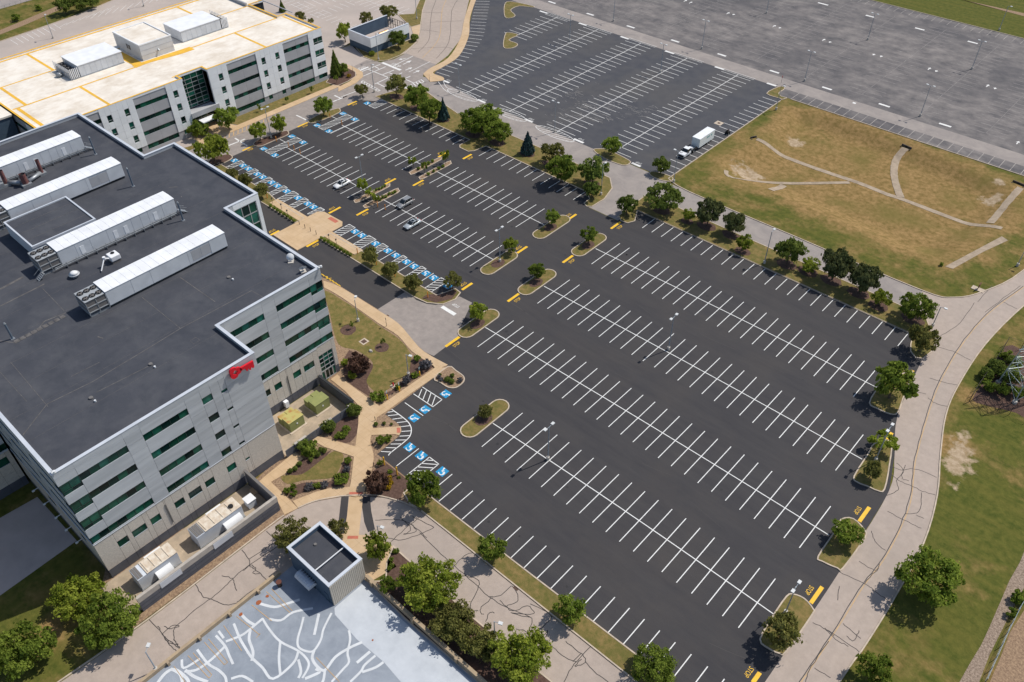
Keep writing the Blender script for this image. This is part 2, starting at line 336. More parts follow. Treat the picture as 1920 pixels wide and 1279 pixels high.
def ground_mat():
    m = bpy.data.materials.new('grass_ground'); m.use_nodes = True; N = m.node_tree.nodes; L = m.node_tree.links; b = N['Principled BSDF']
    b.inputs['Roughness'].default_value = 0.95; b.inputs['Specular IOR Level'].default_value = 0.1
    pos = N.new('ShaderNodeNewGeometry').outputs['Position']
    def noise(s, d=8, st=None, ds=0.0):
        n = N.new('ShaderNodeTexNoise'); n.inputs['Scale'].default_value = s; n.inputs['Detail'].default_value = d; n.inputs['Roughness'].default_value = 0.66 if d >= 8 else 0.5; n.inputs['Distortion'].default_value = ds
        if st:
            mp = N.new('ShaderNodeMapping'); mp.inputs['Scale'].default_value = st[:3]; mp.inputs['Rotation'].default_value[2] = st[3]; L.new(pos, mp.inputs[0]); L.new(mp.outputs[0], n.inputs['Vector'])
        else: L.new(pos, n.inputs['Vector'])
        return n.outputs[0]
    def mr(v, a, c, lo=0, hi=1):
        x = N.new('ShaderNodeMapRange'); x.inputs[1].default_value = a; x.inputs[2].default_value = c; x.inputs[3].default_value = lo; x.inputs[4].default_value = hi; L.new(v, x.inputs[0]); return x.outputs[0]
    def mx(f, a, c):
        x = N.new('ShaderNodeMix'); x.data_type = 'RGBA'; L.new(f, x.inputs[0])
        for k, q in ((6, a), (7, c)):
            if isinstance(q, tuple): x.inputs[k].default_value = (*q, 1)
            else: L.new(q, x.inputs[k])
        return x.outputs[2]
    def ma(op, a, c):
        x = N.new('ShaderNodeMath'); x.operation = op
        for k, q in ((0, a), (1, c)):
            if isinstance(q, (int, float)): x.inputs[k].default_value = q
            else: L.new(q, x.inputs[k])
        return x.outputs[0]
    ad = N.new('ShaderNodeAttribute'); ad.attribute_name = 'dry'; asn = N.new('ShaderNodeAttribute'); asn.attribute_name = 'soil'
    green = mx(mr(noise(0.8, 14), 0.36, 0.64), (0.058, 0.074, 0.014), (0.118, 0.118, 0.026))
    mow = noise(0.25, 4, (0.15, 2.2, 1, 0.1)); green = mx(mr(mow, 0.42, 0.62, 0, 0.35), green, (0.15, 0.13, 0.032))
    brown = mx(mr(noise(0.8, 14, None, 0.2), 0.35, 0.65), (0.165, 0.115, 0.037), (0.325, 0.208, 0.090))
    brown = mx(mr(noise(0.09, 6), 0.5, 0.68, 0, 0.7), brown, (0.150, 0.125, 0.035))
    f = ma('ADD', ad.outputs['Fac'], mr(noise(0.16, 14), 0.3, 0.7, -0.4, 0.4))
    c = mx(mr(f, 0.30, 0.80), green, brown)
    sf = ma('ADD', asn.outputs['Fac'], mr(noise(0.45, 14), 0.3, 0.7, -0.5, 0.5))
    c = mx(mr(sf, 0.5, 0.85), c, mx(mr(noise(1.2, 6), 0.4, 0.6), (0.44, 0.34, 0.235), (0.33, 0.245, 0.155)))
    L.new(c, b.inputs['Base Color'])
    bn = N.new('ShaderNodeBump'); bn.inputs['Strength'].default_value = 0.6; bn.inputs['Distance'].default_value = 0.12; L.new(noise(3.0, 5), bn.inputs['Height']); L.new(bn.outputs[0], b.inputs['Normal'])
    gm.materials.append(m)
ground_mat()

T2 = lambda p: tl(640, 0, 3, p)
T3 = lambda p: tl(1280, 0, 3, p)
T5 = lambda p: tl(640, 426, 3, p)
T6 = lambda p: tl(1280, 426, 3, p)
B0 = lambda p: tl(0, 852, 2.995, p)
B2 = lambda p: tl(640, 852, 2.995, p)
B3 = lambda p: tl(1280, 852, 2.995, p)
T64 = lambda p: tl(640, 640, 6, p)
T46 = lambda p: tl(400, 680, 6, p)
T50 = lambda p: tl(500, 800, 4.92, p)
TE = lambda p: tl(640, 0, 7.1, p)
TP = lambda p: tl(400, 180, 5.8125, p)
TQ = lambda p: tl(560, 260, 5.8125, p)
TX = lambda p: tl(470, 340, 6.4, p)
TD = lambda p: tl(280, 960, 4.009, p)
TR = lambda p: tl(1720, 580, 5.815, p)
TG = lambda p: tl(1680, 960, 4.008, p)

# --- large sheets
rear_lot = struct('rear_parking_lot', Wp([(-150, 130), (0, 78), (140, 30), (213, 0), (300, -40), (640, -80), (810, -60), (799, 0), (791, 24), (789, 56), (782, 80), (761, 100), (700, 118), (640, 150), (440, 250), (-150, 420)]), 0.010, 'concrete_lot')
old_lot = struct('old_parking_lot', [(-420, 237.6), (-103.3, 237.5), (-99.5, 232.7), (260, 232.9), (260, 327.5), (-420, 327.0)], 0.008, 'asphalt_old')
struct('access_lane', [(-420, 237.7), (-103.3, 237.6), (-97, 237.9), (260, 238.2), (260, 244.5), (-420, 244.3)], 0.014, 'asphalt_lane')
far_lot = struct('upper_parking_lot', [(-97.9, 169.0), (-97.9, 230.0), (-100, 232.4), (-103.3, 237.5), (-216, 237.6)] + Wp([(895, -25), (890, 0), (881, 43), (875, 67), (853, 100), (816, 135), (806, 160)]) + [(-182, 170.3), (-167.8, 168.9), (-120, 168.6)], 0.020, 'asphalt_far')
near_lot = struct('parking_lot', [(-194.4, 64), (-194.4, 148), (-192.4, 149.4), (-151.6, 149.4), (-145.6, 149.7), (-106, 149.7), (-105, 144.3), (-96, 144.3), (-95, 151.3), (-24.5, 151.3), (-20, 146), (-17.6, 127), (-14.1, 117.5), (-11.3, 108.7), (-10.5, 88.4), (-10.3, 69.1), (-10.2, 40), (-14, 34), (-26, 55.3), (-69.5, 55.2), (-80, 54.6), (-88, 54.8), (-96, 60), (-98, 64)], 0.020, 'asphalt_new')
mid_road = struct('connector_road', [(-196, 150), (-196, 168), (-184, 171), (-167.8, 168.8), (-100, 168.5), (-97, 167.5), (-28, 167.2), (-24, 158.8), (-95, 158.8), (-96, 144.5), (-107, 144.5), (-114, 157)], 0.016, 'asphalt_lane')
ring_road = struct('ring_road', smooth([(-2, 262), (-11.5, 225), (-14.8, 190), (-18.7, 176.2), (-23, 169.2), (-29, 167.0)]) + smooth([(-27, 159.2), (-20.5, 152), (-20.2, 145), (-17.6, 127.1), (-14.1, 117.5), (-11.4, 108.7), (-10.6, 88.4), (-10.4, 69.1), (-10.3, 30)]) + smooth([(-3.2, 30), (-2.5, 71.6), (-2.2, 78.3), (-2.2, 89.1), (-2.8, 102.4), (-4.9, 113.5), (-8, 123), (-10.9, 133.1), (-12.1, 142.7), (-12.4, 158.3), (-10.6, 176.7), (-7, 195), (4, 262)]), 0.024, 'concrete_road')
south_road = struct('service_road', Wp(smooth([(90, 1296), (280, 1162), (501, 992), (533, 969), (559, 953), (591, 940), (638, 931), (681, 929), (715, 932), (755, 943), (790, 960), (827, 989), (1187, 1276), (1290, 1350)], n=3) + smooth([(1130, 1350), (1034, 1279), (930, 1196), (887, 1159), (767, 1052), (737, 1026), (700, 1006), (640, 1020), (560, 1060), (527, 1078), (280, 1270), (230, 1310)], n=3)), 0.014, 'concrete_road')
front_road = struct('frontage_road', [(-206.2, 60), (-206.2, 148), (-203, 152), (-194.3, 152), (-194.3, 60)], 0.016, 'asphalt_grey')
cross_rd = struct('crossroads', Wp(TE([(0, 1290), (0, 1200), (190, 1110), (290, 1020), (280, 960), (150, 890), (340, 800), (520, 830), (700, 790), (860, 710), (1260, 860), (1085, 1010), (1090, 1080), (1280, 1100), (1190, 1150), (1000, 1250), (700, 1360), (350, 1340), (60, 1330)])), 0.022, 'asphalt_grey')
up_road = struct('entrance_road', Wp(TE([(860, 712), (1010, 570), (1060, 400), (1075, 170), (1130, 0), (1200, -180), (1800, -180), (1700, 0), (1640, 260), (1590, 520), (1420, 740), (1260, 862)])), 0.019, 'concrete_road')
struct('front_apron', [(-114.4, 80), (-114.4, 90.6)] + Wp(T5([(400, 388), (420, 410), (480, 432), (530, 438), (600, 425), (640, 400), (665, 390), (735, 425), (655, 590), (660, 620), (590, 672), (520, 725), (440, 690), (380, 640), (300, 560), (205, 466)])), 0.026, 'asphalt_grey')
struct('loading_dock', Wp([(-60, 1005), (70, 932), (144, 1014), (-60, 1160)]), 0.02, 'dock_concrete')
struct('highway', Wp([(-80, 42), (0, 17), (60, 0), (110, -25), (-80, -25)]), 0.02, 'asphalt_lane')
struct('dirt_track', Wp(tl(0, 0, 3, [(-60, 200), (0, 170), (120, 120), (330, 30), (360, 45), (130, 145), (0, 195), (-60, 225)])), 0.022, 'gravel')
struct('field_track', Wp(T3([(1530, -10), (1920, 75), (2100, 115), (2100, 140), (1920, 92), (1600, 5)])), 0.02, 'gravel')
struct('gravel_track', Wp(TG([(470, 1290), (560, 1130), (640, 1000), (700, 870), (800, 640), (850, 520), (930, 380), (962, 300), (1100, 100), (1150, 220), (962, 570), (850, 780), (780, 920), (700, 1080), (620, 1290)])), 0.02, 'gravel_pale')
struct('dry_field', Wp(TG([(700, 1290), (790, 1080), (860, 900), (962, 740), (1150, 600), (1150, 1400), (690, 1400)])), 0.026, 'gravel')

# --- kerbs and raised beds
def kerb(pts, closed=False, parent=None, wd=0.22, h=0.16):
    o = MB().strip(pts, wd, -0.02, h, closed).build('kerb', 'kerb', parent)
    if not parent: o['kind'] = 'structure'
    return o
def bed(name, poly, m, h=0.12, k=True):
    o = MB().prism(poly, -0.01, h).build(name, m); o['kind'] = 'structure'
    if k: kerb(poly, True, o)
    return o
kerb([(-24.5, 151.3)] + [(x, 151.3) for x in (-50, -95)]); 
med_r = bed('planted_median', Wp(T2([(1560, 1215), (1572, 1243), (1610, 1256), (1650, 1245)])) + [(-95, 151.4), (-60, 151.4), (-24.6, 151.4)] + Wp(T6([(1282, 660), (1282, 700), (1310, 735), (1350, 740), (1395, 705), (1420, 650)])) + [(-24.5, 158.0), (-28, 158.9), (-60, 159.0), (-90, 159.2), (-97.5, 158.2)], 'lawn')
med_l = bed('planted_median', [(-192.5, 149.5), (-151.7, 149.3), (-151.6, 145.2), (-150.6, 144.3), (-147.4, 144.3), (-146.4, 145.5), (-145.7, 149.8), (-110, 149.8), (-107.2, 147.6), (-107, 145), (-105.6, 144.4), (-104.6, 145.2), (-104.4, 150), (-106, 155.5), (-109.5, 159.2), (-120, 159.1), (-141.7, 159.1), (-165.7, 158.4), (-178, 161), (-186, 163), (-190.5, 158)], 'lawn')
low_strip = bed('grass_verge', Wp([(778, 909), (807, 932), (1000, 1081), (1194, 1229), (1280, 1297), (1225, 1305), (1187, 1274), (1000, 1125), (827, 987), (790, 958), (768, 944), (757, 925)]), 'lawn')
struct('mulch_bed', Wp(B2([(180, 95), (245, 45), (330, 112), (395, 165), (345, 215), (330, 262), (250, 243), (150, 238), (140, 160)])), 0.125, 'mulch')
deck_strip = bed('planting_strip', Wp(B2([(255, 612), (292, 520), (380, 600), (740, 920), (870, 1030), (1180, 1279), (1260, 1420), (960, 1420), (770, 1279), (360, 925), (150, 715), (215, 715), (252, 700)])), 'mulch')
ISL = []
for a, b, r in [(T5([(697, 588)])[0], T5([(848, 497)])[0], 1.75), (T5([(1032, 352)])[0], T5([(1170, 268)])[0], 1.75), (T5([(1332, 138)])[0], T5([(1453, 62)])[0], 1.75), (T5([(822, 240)])[0], T5([(953, 163)])[0], 1.75), ((1012, 440), (1056, 412), 1.75), (T5([(722, 1143)])[0], T5([(893, 1010)])[0], 1.75)]:
    A, B = W(*a), W(*b); xm = (A[0]+B[0])/2
    o = bed('traffic_island', capsule((xm, min(A[1], B[1])), (xm, max(A[1], B[1])), r), 'lawn')
    MB().sheet([(xm+1.35*math.cos(t)*(0.9+0.2*random.random()), (A[1]*0.5+B[1]*0.5)-0.4+1.9*math.sin(t)) for t in np.linspace(0, 6.1, 13)], 0.135).build('mulch_ring', 'mulch', o)
for P, m in [(T6([(1050, 990), (1100, 905), (1180, 850), (1290, 812), (1275, 870), (1240, 960), (1208, 1045), (1165, 1052), (1095, 1022)]), 'lawn'),
             (B3([(962, 125), (1040, 0), (1078, -60), (1168, -70), (1160, 60), (1132, 198), (1095, 206), (1040, 182), (980, 158)]), 'lawn'),
             (B3([(760, 575), (850, 440), (888, 368), (958, 364), (1022, 430), (1018, 475), (900, 640), (868, 640), (782, 602)]), 'lawn'),
             (B3([(434, 1040), (500, 920), (582, 800), (622, 788), (682, 812), (731, 870), (724, 905), (580, 1108), (545, 1120), (480, 1090)]), 'lawn'),
             (T64([(1045, 418), (1120, 470), (1205, 522), (1290, 524), (1360, 475), (1383, 435), (1368, 392), (1290, 335), (1205, 288)]), 'gravel'),
             (T2([(920, 95), (918, 30), (950, 10), (1075, 35), (1073, 43), (1000, 36), (952, 58), (978, 88), (950, 103)]), 'lawn'),
             (T2([(912, 265), (922, 195), (942, 185), (993, 198), (942, 226), (988, 246), (984, 262), (950, 274)]), 'lawn'),
             (T2([(1420, 848), (1442, 839), (1500, 846), (1615, 902), (1620, 922), (1580, 930), (1480, 892)]), 'lawn'),
             (T2([(1733, 978), (1748, 966), (1800, 976), (1862, 1000), (1850, 1022), (1790, 1012), (1748, 994)]), 'lawn'),
             (T3([(472, 528), (535, 492), (565, 490), (572, 502), (540, 525), (556, 545), (585, 552), (556, 562), (548, 556)]), 'lawn'),
             (TP([(445, 540), (455, 505), (560, 455), (780, 385), (818, 400), (805, 430), (640, 500), (520, 550)]), 'mulch'),
             (TP([(1035, 285), (1050, 262), (1180, 195), (1350, 140), (1382, 155), (1368, 185), (1200, 262), (1080, 298)]), 'lawn'),
             (TP([(-60, 740), (-20, 680), (60, 655), (160, 640), (205, 660), (195, 690), (100, 740), (-40, 790)]), 'mulch'),
             (TQ([(1215, 380), (1235, 355), (1530, 212), (1558, 214), (1540, 238), (1260, 385)]), 'gravel'),
             (TQ([(1320, 432), (1340, 408), (1625, 256), (1655, 265), (1640, 290), (1360, 438)]), 'gravel'),
             (TQ([(612, 690), (640, 655), (960, 505), (990, 515), (960, 540), (660, 692)]), 'gravel'),
             (TQ([(712, 745), (740, 715), (1050, 556), (1085, 562), (1075, 595), (770, 748)]), 'gravel')]:
    bed('traffic_island', smooth(Wp(P), True, 3), m)
# bed between the front drive and the accessible row, with its walk
bed('shrub_strip', [(-194, 90.6), (-166, 90.8), (-154.8, 90.8), (-154.8, 93.4), (-166, 93.6), (-171, 94.5), (-194, 94.5)], 'lawn')
bed('shrub_strip', [(-144.8, 90.6), (-127, 90.6), (-112, 90.5), (-108, 91.0), (-105, 93), (-104.2, 96), (-105, 98.4), (-106.8, 98.6), (-107.6, 96), (-108.3, 94.2), (-133, 94.0), (-144.8, 93.6)], 'lawn')
MB().sheet([(-110, 91.3), (-106.5, 92.3), (-104.8, 95.5), (-105.6, 98), (-107, 98), (-108, 95), (-110, 93)], 0.14).build('mulch_bed', 'mulch')['kind'] = 'structure'
walks = []
def walk(poly, z=0.13, m='sidewalk', name='sidewalk'):
    o = MB().prism(poly, 0.0, z).build(name, m); o['kind'] = 'structure'
    P = np.array(poly); x0, y0 = P.min(0); x1, y1 = P.max(0); b = MB()
    for ax_ in (0, 1):
        for c in np.arange((x0, y0)[ax_]+0.9, (x1, y1)[ax_], 1.85):
            t = np.arange((y0, x0)[ax_], (y1, x1)[ax_], 0.12); q = np.full(t.shape, c); X, Y = (q, t) if ax_ == 0 else (t, q); ins = inside(poly, X, Y); s = None
            for i in range(len(t)):
                if ins[i] and s is None: s = i
                if s is not None and (not ins[i] or i == len(t)-1):
                    if i-s > 3: b.ribbon([(X[s], Y[s]), (X[i-1], Y[i-1])], 0.045, z+0.0015+0.0007*ax_)
                    s = None
    if b.v: b.build('slab_joints', 'joint', o)
    return o
walk([(-154.6, 84), (-154.6, 93.4), (-154.6, 97.5), (-153.2, 98.6), (-146.4, 98.8), (-145.0, 97.6), (-145.0, 84)], 0.15)
walk([(-167, 91.9), (-154.6, 91.9), (-154.6, 94.4), (-167, 94.4)], 0.14); walk([(-145.0, 91.9), (-133.4, 91.9), (-133.4, 94.4), (-145.0, 94.4)], 0.14)
MB().sheet([(-150.2, 97.2), (-147.2, 97.2), (-147.2, 98.3), (-150.2, 98.3)], 0.156).build('tactile_paving', 'brick_red')['kind'] = 'structure'
walk([(-208.6, 96), (-208.6, 146), (-206.2, 147), (-206.2, 96)])
walk([(-216.5, 99.5), (-216.5, 108), (-208.6, 110), (-208.6, 97)])
walk(Wp(TE([(-40, 1225), (0, 1205), (190, 1112), (292, 1022), (282, 960), (150, 890), (40, 850), (55, 895), (180, 960), (205, 1005), (110, 1090), (0, 1145), (-40, 1165)])))
walk(Wp(smooth(T2([(460, 418), (500, 385), (600, 328), (668, 222), (692, 110), (735, -20)]), n=4) + smooth(T2([(765, -20), (724, 100), (716, 205), (660, 318), (560, 385), (515, 412), (572, 436), (570, 455), (500, 462)]), n=4)))
# --- garden by the building
struct('gravel_bed', Wp([(600, 518), (640, 538), (708, 580), (795, 659), (840, 687), (813, 709), (722, 777), (747, 795), (752, 808), (747, 819), (707, 852), (720, 862), (807, 932), (783, 955), (750, 940), (715, 932), (681, 929), (638, 931), (591, 940), (559, 953), (533, 969), (500, 993), (420, 1053), (300, 1140), (180, 1140), (200, 1060), (430, 950), (530, 850), (600, 760), (620, 700)]), 0.045, 'gravel')
struct('lawn', Wp(smooth([(609, 546), (640, 562), (680, 588), (712, 612), (748, 636), (770, 663), (770, 680), (765, 700), (750, 712), (735, 725), (715, 738), (703, 735), (690, 722), (688, 712), (699, 690), (695, 675), (668, 657), (640, 650), (628, 630), (618, 585)], True, 3)), 0.07, 'lawn')
struct('lawn', Wp(smooth(T50([(130, 465), (200, 450), (330, 440), (480, 330), (620, 228), (708, 262), (690, 350), (620, 465), (480, 488), (330, 500), (190, 530)]), True, 3)), 0.07, 'lawn')
for P in [T64([(20, 300), (90, 100), (330, 250), (360, 290), (290, 440), (330, 580), (400, 620), (420, 690), (340, 640), (200, 550), (60, 440)]),
          T64([(790, 200), (900, 180), (1040, 285), (760, 470), (560, 600), (400, 680), (430, 600), (560, 560), (740, 390), (770, 290)]),
          T50([(190, 420), (330, 300), (480, 280), (600, 215), (480, 340), (330, 440), (220, 445)]),
          T50([(170, 600), (330, 520), (560, 510), (650, 470), (720, 300), (780, 280), (770, 420), (740, 530), (600, 560), (400, 590), (230, 645)]),
          T46([(1370, 690), (1480, 620), (1600, 640), (1600, 760), (1540, 900), (1400, 880), (1300, 800)]),
          T64([(0, 870), (200, 860), (190, 1000), (120, 1120), (0, 1130)])]:
    struct('mulch_bed', Wp(smooth(P, True, 2)), 0.058+0.002*len(walks), 'mulch'); walks.append(1)
for p, r in [((653, 619), 1.7), ((716, 652), 1.5), ((486, 213), 1.5), ((537, 197), 1.5), ((583, 176), 1.6), ((632, 158), 1.9)]:
    X, Y = W(*p); struct('mulch_ring', [(X+r*math.cos(t)*(0.92+0.16*random.random()), Y+r*math.sin(t)) for t in np.linspace(0, 6.0, 15)], 0.085, 'mulch')
S = lambda P, z=0.13: walk(Wp(P), z)
S(smooth([(606, 527), (640, 540), (708, 582), (746.7, 607), (773, 637), (795, 660), (840, 685)], n=3) + [(818, 694), (812, 686)] + smooth([(815, 688), (773, 660), (746, 630), (710, 607), (640, 558), (608, 540)], n=3), 0.131)
S([(816, 690), (839, 690), (813, 709), (775, 735), (726, 771), (706, 784), (712, 762)], 0.133)
S([(620, 712), (633, 703), (640, 710), (712, 763), (706, 783), (676, 765), (648, 735)], 0.135)
S(smooth([(676, 766), (706, 783), (700, 800), (697, 815), (694, 828), (700, 850), (700, 865), (694, 893), (686, 908), (681, 929), (655, 930), (658, 905), (664, 855), (668, 825), (672, 795)], True, 2), 0.137)
S(T50([(415, 125), (480, 90), (575, 120), (830, 190), (815, 285), (530, 190)]), 0.139)
S(T50([(0, 450), (265, 235), (335, 300), (170, 440), (40, 515), (290, 755), (165, 818), (100, 690), (-10, 560), (-120, 640), (-160, 590)]), 0.141)
S(T50([(240, 690), (470, 600), (600, 570), (770, 560), (765, 622), (690, 648), (450, 690), (290, 752)]), 0.143)
S(T64([(345, 985), (625, 965), (668, 958), (676, 1012), (650, 1062), (600, 1050), (340, 1060)]), 0.145)
S([(700, 1005), (737, 1026), (695, 1080), (690, 1092), (640, 1060), (642, 1010)], 0.147)
walk([(-76.4, 39), (-76.4, 37.6), (-64.5, 37.6), (-63.5, 42), (-70, 44)], 0.12)
struct('road_crossing', Wp(T50([(762, 640), (886, 640), (880, 745), (850, 1005), (712, 1005), (742, 820)])), 0.02, 'sidewalk')
for P in (T50([(688, 650), (757, 646), (742, 820), (713, 1000), (650, 990), (672, 800)]), T50([(888, 645), (953, 648), (965, 780), (1000, 950), (935, 975), (900, 880), (880, 740)])): struct('asphalt_patch', Wp(P), 0.022, 'asphalt_new')
for P, z in ((T50([(765, 608), (890, 606), (886, 634), (760, 636)]), 0.15), (T50([(750, 1012), (847, 1012), (845, 1040), (742, 1040)]), 0.156), (T64([(625, 978), (664, 978), (664, 1035), (625, 1035)]), 0.16)): struct('tactile_paving', Wp(P), z, 'brick_red')
kerb(Wp(smooth([(90, 1293), (280, 1160), (501, 990), (533, 967)], n=3))); kerb(Wp(smooth([(559, 953), (591, 940), (638, 931), (681, 929), (715, 931), (755, 942), (790, 958)], n=3)))
struct('gravel_strip', [(-86.4, 6.5), (-86.4, 36.5), (-85.05, 36.5), (-85.1, 6.5)], 0.11, 'gravel')
# kerbs of the roads and lots
kerb(smooth([(-3.2, 30), (-2.5, 71.6), (-2.2, 78.3), (-2.2, 89.1), (-2.8, 102.4), (-4.9, 113.5), (-8, 123), (-10.9, 133.1), (-12.1, 142.7), (-12.4, 158.3), (-10.6, 176.7), (-7, 195), (4, 262)], n=4))
kerb(smooth([(-97.8, 169.2), (-90, 167.4), (-60, 167.3), (-30, 167.1), (-23, 169.3), (-18.7, 176.3), (-14.8, 190), (-11.5, 225), (-2, 262)], n=4))
kerb([(-97.8, 169.2), (-97.8, 200), (-97.8, 229.5)]); kerb([(-96, 232.5), (0, 232.8), (260, 232.8)]); kerb([(-420, 327.1), (-100, 327.3), (260, 327.6)])
kerb(Wp(smooth([(0, 78), (140, 30), (213, 0)], n=2)))
for P in (TE([(0, 650), (130, 560), (300, 762), (450, 820), (620, 805), (780, 740), (900, 650), (1000, 560), (1030, 480), (930, 470), (925, 530), (390, 722), (130, 602)]), TE([(755, 200), (970, 188), (1000, 100), (1050, -10), (1130, -10), (1078, 150), (1055, 330), (928, 362)])): bed('grass_verge', Wp(P), 'lawn')
walk(Wp(TE([(930, 366), (1052, 332), (1040, 440), (1005, 545), (965, 500)])), 0.125)
struct('lawn', [(-213.2, 108.6), (-213.2, 147.8), (-208.7, 146.5), (-208.7, 110.6)], 0.1, 'lawn')
bed('planting_island', Wp(TE([(-200, 1100), (-60, 900), (30, 860), (150, 920), (190, 970), (190, 1020), (90, 1085), (-60, 1150)])), 'mulch')

# --- painted markings
class Marks:
    def __init__(s, name, m, parent, z=0.026): s.b = MB(); s.name = name; s.m = m; s.p = parent; s.z = z
    def line(s, a, b, wd=0.15): s.b.ribbon([a, b], wd, s.z); return s
    def poly(s, P): s.b.sheet(P, s.z); return s
    def done(s): return s.b.build(s.name, s.m, s.p)
SP = 2.783
def row(t0, b0, t1, spine=None, n=None, m='white_paint', dy=0.12):
    A, B, C = W(*t0), W(*b0), W(*t1); n = n or round(abs(C[0]-A[0])/SP)+1; k = Marks('stall_lines', m, near_lot)
    for i in range(n):
        x = A[0]+(C[0]-A[0])*i/(n-1); bow = 0.35*math.sin(math.pi*i/(n-1)) if n > 15 else 0
        k.line((x, A[1]+bow+dy), (x, B[1]+bow))
    if spine:
        s0, s1 = W(*spine[0]), W(*spine[1]); ym = (A[1]+B[1])/2; pts = [(s0[0]+(s1[0]-s0[0])*t, ym+0.35*math.sin(math.pi*t)*(n > 15)) for t in np.linspace(0, 1, 13)]
        k.z += 0.003; k.b.ribbon(pts, 0.16, k.z)
    return k.done()
row((962.3, 602), (895, 650.3), (1556.7, 950.3), ((910, 614.3), (1553, 1004.5)))
row((1067.7, 525.3), (1008.3, 569.3), (1619.3, 814.3), ((1020, 537), (1617, 860.3)))
row((1161.7, 457), (1109.3, 495.3), (1646, 688.3), ((1115, 467.7), (1646, 728)))
row((979, 775.3), (903.3, 837.7), (1451.7, 1088), ((923.3, 794.3), (1449, 1154)))
row((577, 269), (517, 295.7), (711, 339.7), ((538, 276), (713, 370)), 12); row((763.4, 366.7), (703.7, 399.7), (940, 461), ((720, 374), (926, 487)))
row((673.7, 225.6), (618.6, 249.7), (807.5, 290), ((640, 235), (790, 307))); row((859.5, 314.2), (805.3, 343.8), (1019, 392.7), ((820, 322), (1020, 422)))
k = Marks('stall_lines', 'white_paint', near_lot)
x = -25.6
while x > -92: k.line((x, 145.9), (x, 151.15)); x -= SP
X0 = W(735.7, 197.7)[0]; x = X0
while x < -153.5: k.line((x, 144.3), (x, 149.3)); x += SP
x = W(1095.7, 361)[0]
while x > -144.5: k.line((x, 144.6), (x, 149.6)); x -= SP
x = W(866, 903.8)[0]
while x < -12: k.line((x, 55.5), (x, 61.0)); x += 2.78
k.done()
# accessible bays: blue squares, aisles, bay lines
def wheel(parent, X, Y, rz):
    b = MB(); pts = [(0.06+0.42*math.cos(t), -0.18+0.42*math.sin(t)) for t in np.linspace(-2.6, 0.9, 14)]
    b.ribbon(pts, 0.13, 0); b.ribbon([(-0.16, 0.42), (-0.1, 0.02), (0.26, 0.0), (0.46, -0.42)], 0.14, 0.001)
    b.sheet([(-0.2+0.15*math.cos(t), 0.56+0.15*math.sin(t)) for t in np.linspace(0, 5.6, 9)], 0.0); b.ribbon([(-0.12, 0.25), (0.2, 0.22)], 0.11, 0.002)
    o = b.build('wheelchair_symbol', 'white_paint', parent); o.location = (X, Y, 0.032); o.rotation_euler.z = rz; o.scale = (1.25, 1.25, 1); return o
def blue(X, Y, rz=0.0, s=0.86):
    o = MB().box(-s, s, -s, s, 0.0, 0.004).build('accessible_marking', 'blue_paint', near_lot); o.location = (X, Y, 0.025)
    w_ = wheel(o, 0, 0, rz); w_.location = (0, 0, 0.007)
def hatch(x0, x1, y0, y1, sp=1.05, sl=0.75, k=None, border=True, wd=0.15):
    if border:
        for a, b in (((x0, y0), (x0, y1)), ((x1, y0), (x1, y1)), ((x0, y1), (x1, y1))): k.line(a, b, wd)
    c = y0-sl*(x1-x0)
    while c < y1:
        pts = []
        for q in np.linspace(0, 1, 25):
            X = x0+(x1-x0)*q; Y = c+sl*(X-x0)
            if y0 <= Y <= y1: pts.append((X, Y))
        if len(pts) > 1: k.line(pts[0], pts[-1], wd)
        c += sp
k = Marks('accessible_bay_lines', 'white_paint', near_lot, 0.0275)
xs1 = [-191.94, -187.87, -185.37, -181.27, -178.84, -174.82, -172.36, -168.36, -163.55, -159.45, -157.11]
xs2 = [-140.85, -138.32, -133.3, -128.91, -126.15, -122.34, -119.79, -115.81, -113.34, -108.86]
for xs in (xs1, xs2):
    for i, X in enumerate(xs):
        blue(X, 98.25, math.pi)
        if i+1 < len(xs):
            g = xs[i+1]-X
            if g > 3.3: hatch(X+1.2, xs[i+1]-1.2, 94.3, 99.4, k=k)
            else: k.line((X+g/2, 94.3), (X+g/2, 99.4))
hatch(-144.4, -142.1, 94.3, 99.3, k=k); hatch(-155.8, -154.0, 95.2, 99.3, k=k, sl=1.2)
for X, Y, r in [(-191.27, 135.69, -1.57), (-185.83, 135.66, math.pi), (-191.19, 125.96, -1.57), (-185.86, 126.01, 0), (-191.33, 117.02, -1.57), (-186.03, 116.95, math.pi), (-191.4, 107.43, -1.57), (-186.1, 107.33, 0), (-190.99, 144.88, 0)]: blue(X, Y, r)
for yc in (112.2, 130.8):
    hatch(-190.0, -187.4, yc-5.4, yc+5.4, k=k); k.line((-190.0, yc-5.4), (-187.4, yc-5.4))
    k.line((-190.0, yc+1.5), (-192.4, yc+1.5)); k.line((-184.6, yc-5.4), (-184.6, yc+5.4))
hatch(-189.5, -186.6, 144.2, 149.2, k=k); k.line((-189.5, 144.2), (-186.6, 144.2))
for X, Y, r in [(-85.13, 74.29, -1.57), (-85.09, 68.76, -1.57), (-85.07, 65.9, -1.57), (-80.39, 60.41, 0), (-77.35, 60.45, 0), (-71.92, 60.44, 0)]: blue(X, Y, r)
k.line((-89.3, 67.4), (-84.2, 67.4)); k.line((-78.9, 55.9), (-78.9, 61.3)); k.line((-70.2, 55.8), (-70.2, 61.2))
c4 = Wp(T64([(912, 515), (1133, 657), (1030, 738), (812, 592)]))
for i in range(3): k.line(c4[i], c4[i+1])
for a, b in [((905, 540), (870, 625)), ((960, 548), (918, 655)), ((1010, 580), (970, 690)), ((1060, 612), (1020, 722))]: k.line(*Wp(T64([a, b])))
hatch(-76.0, -73.6, 55.8, 61.2, k=k)
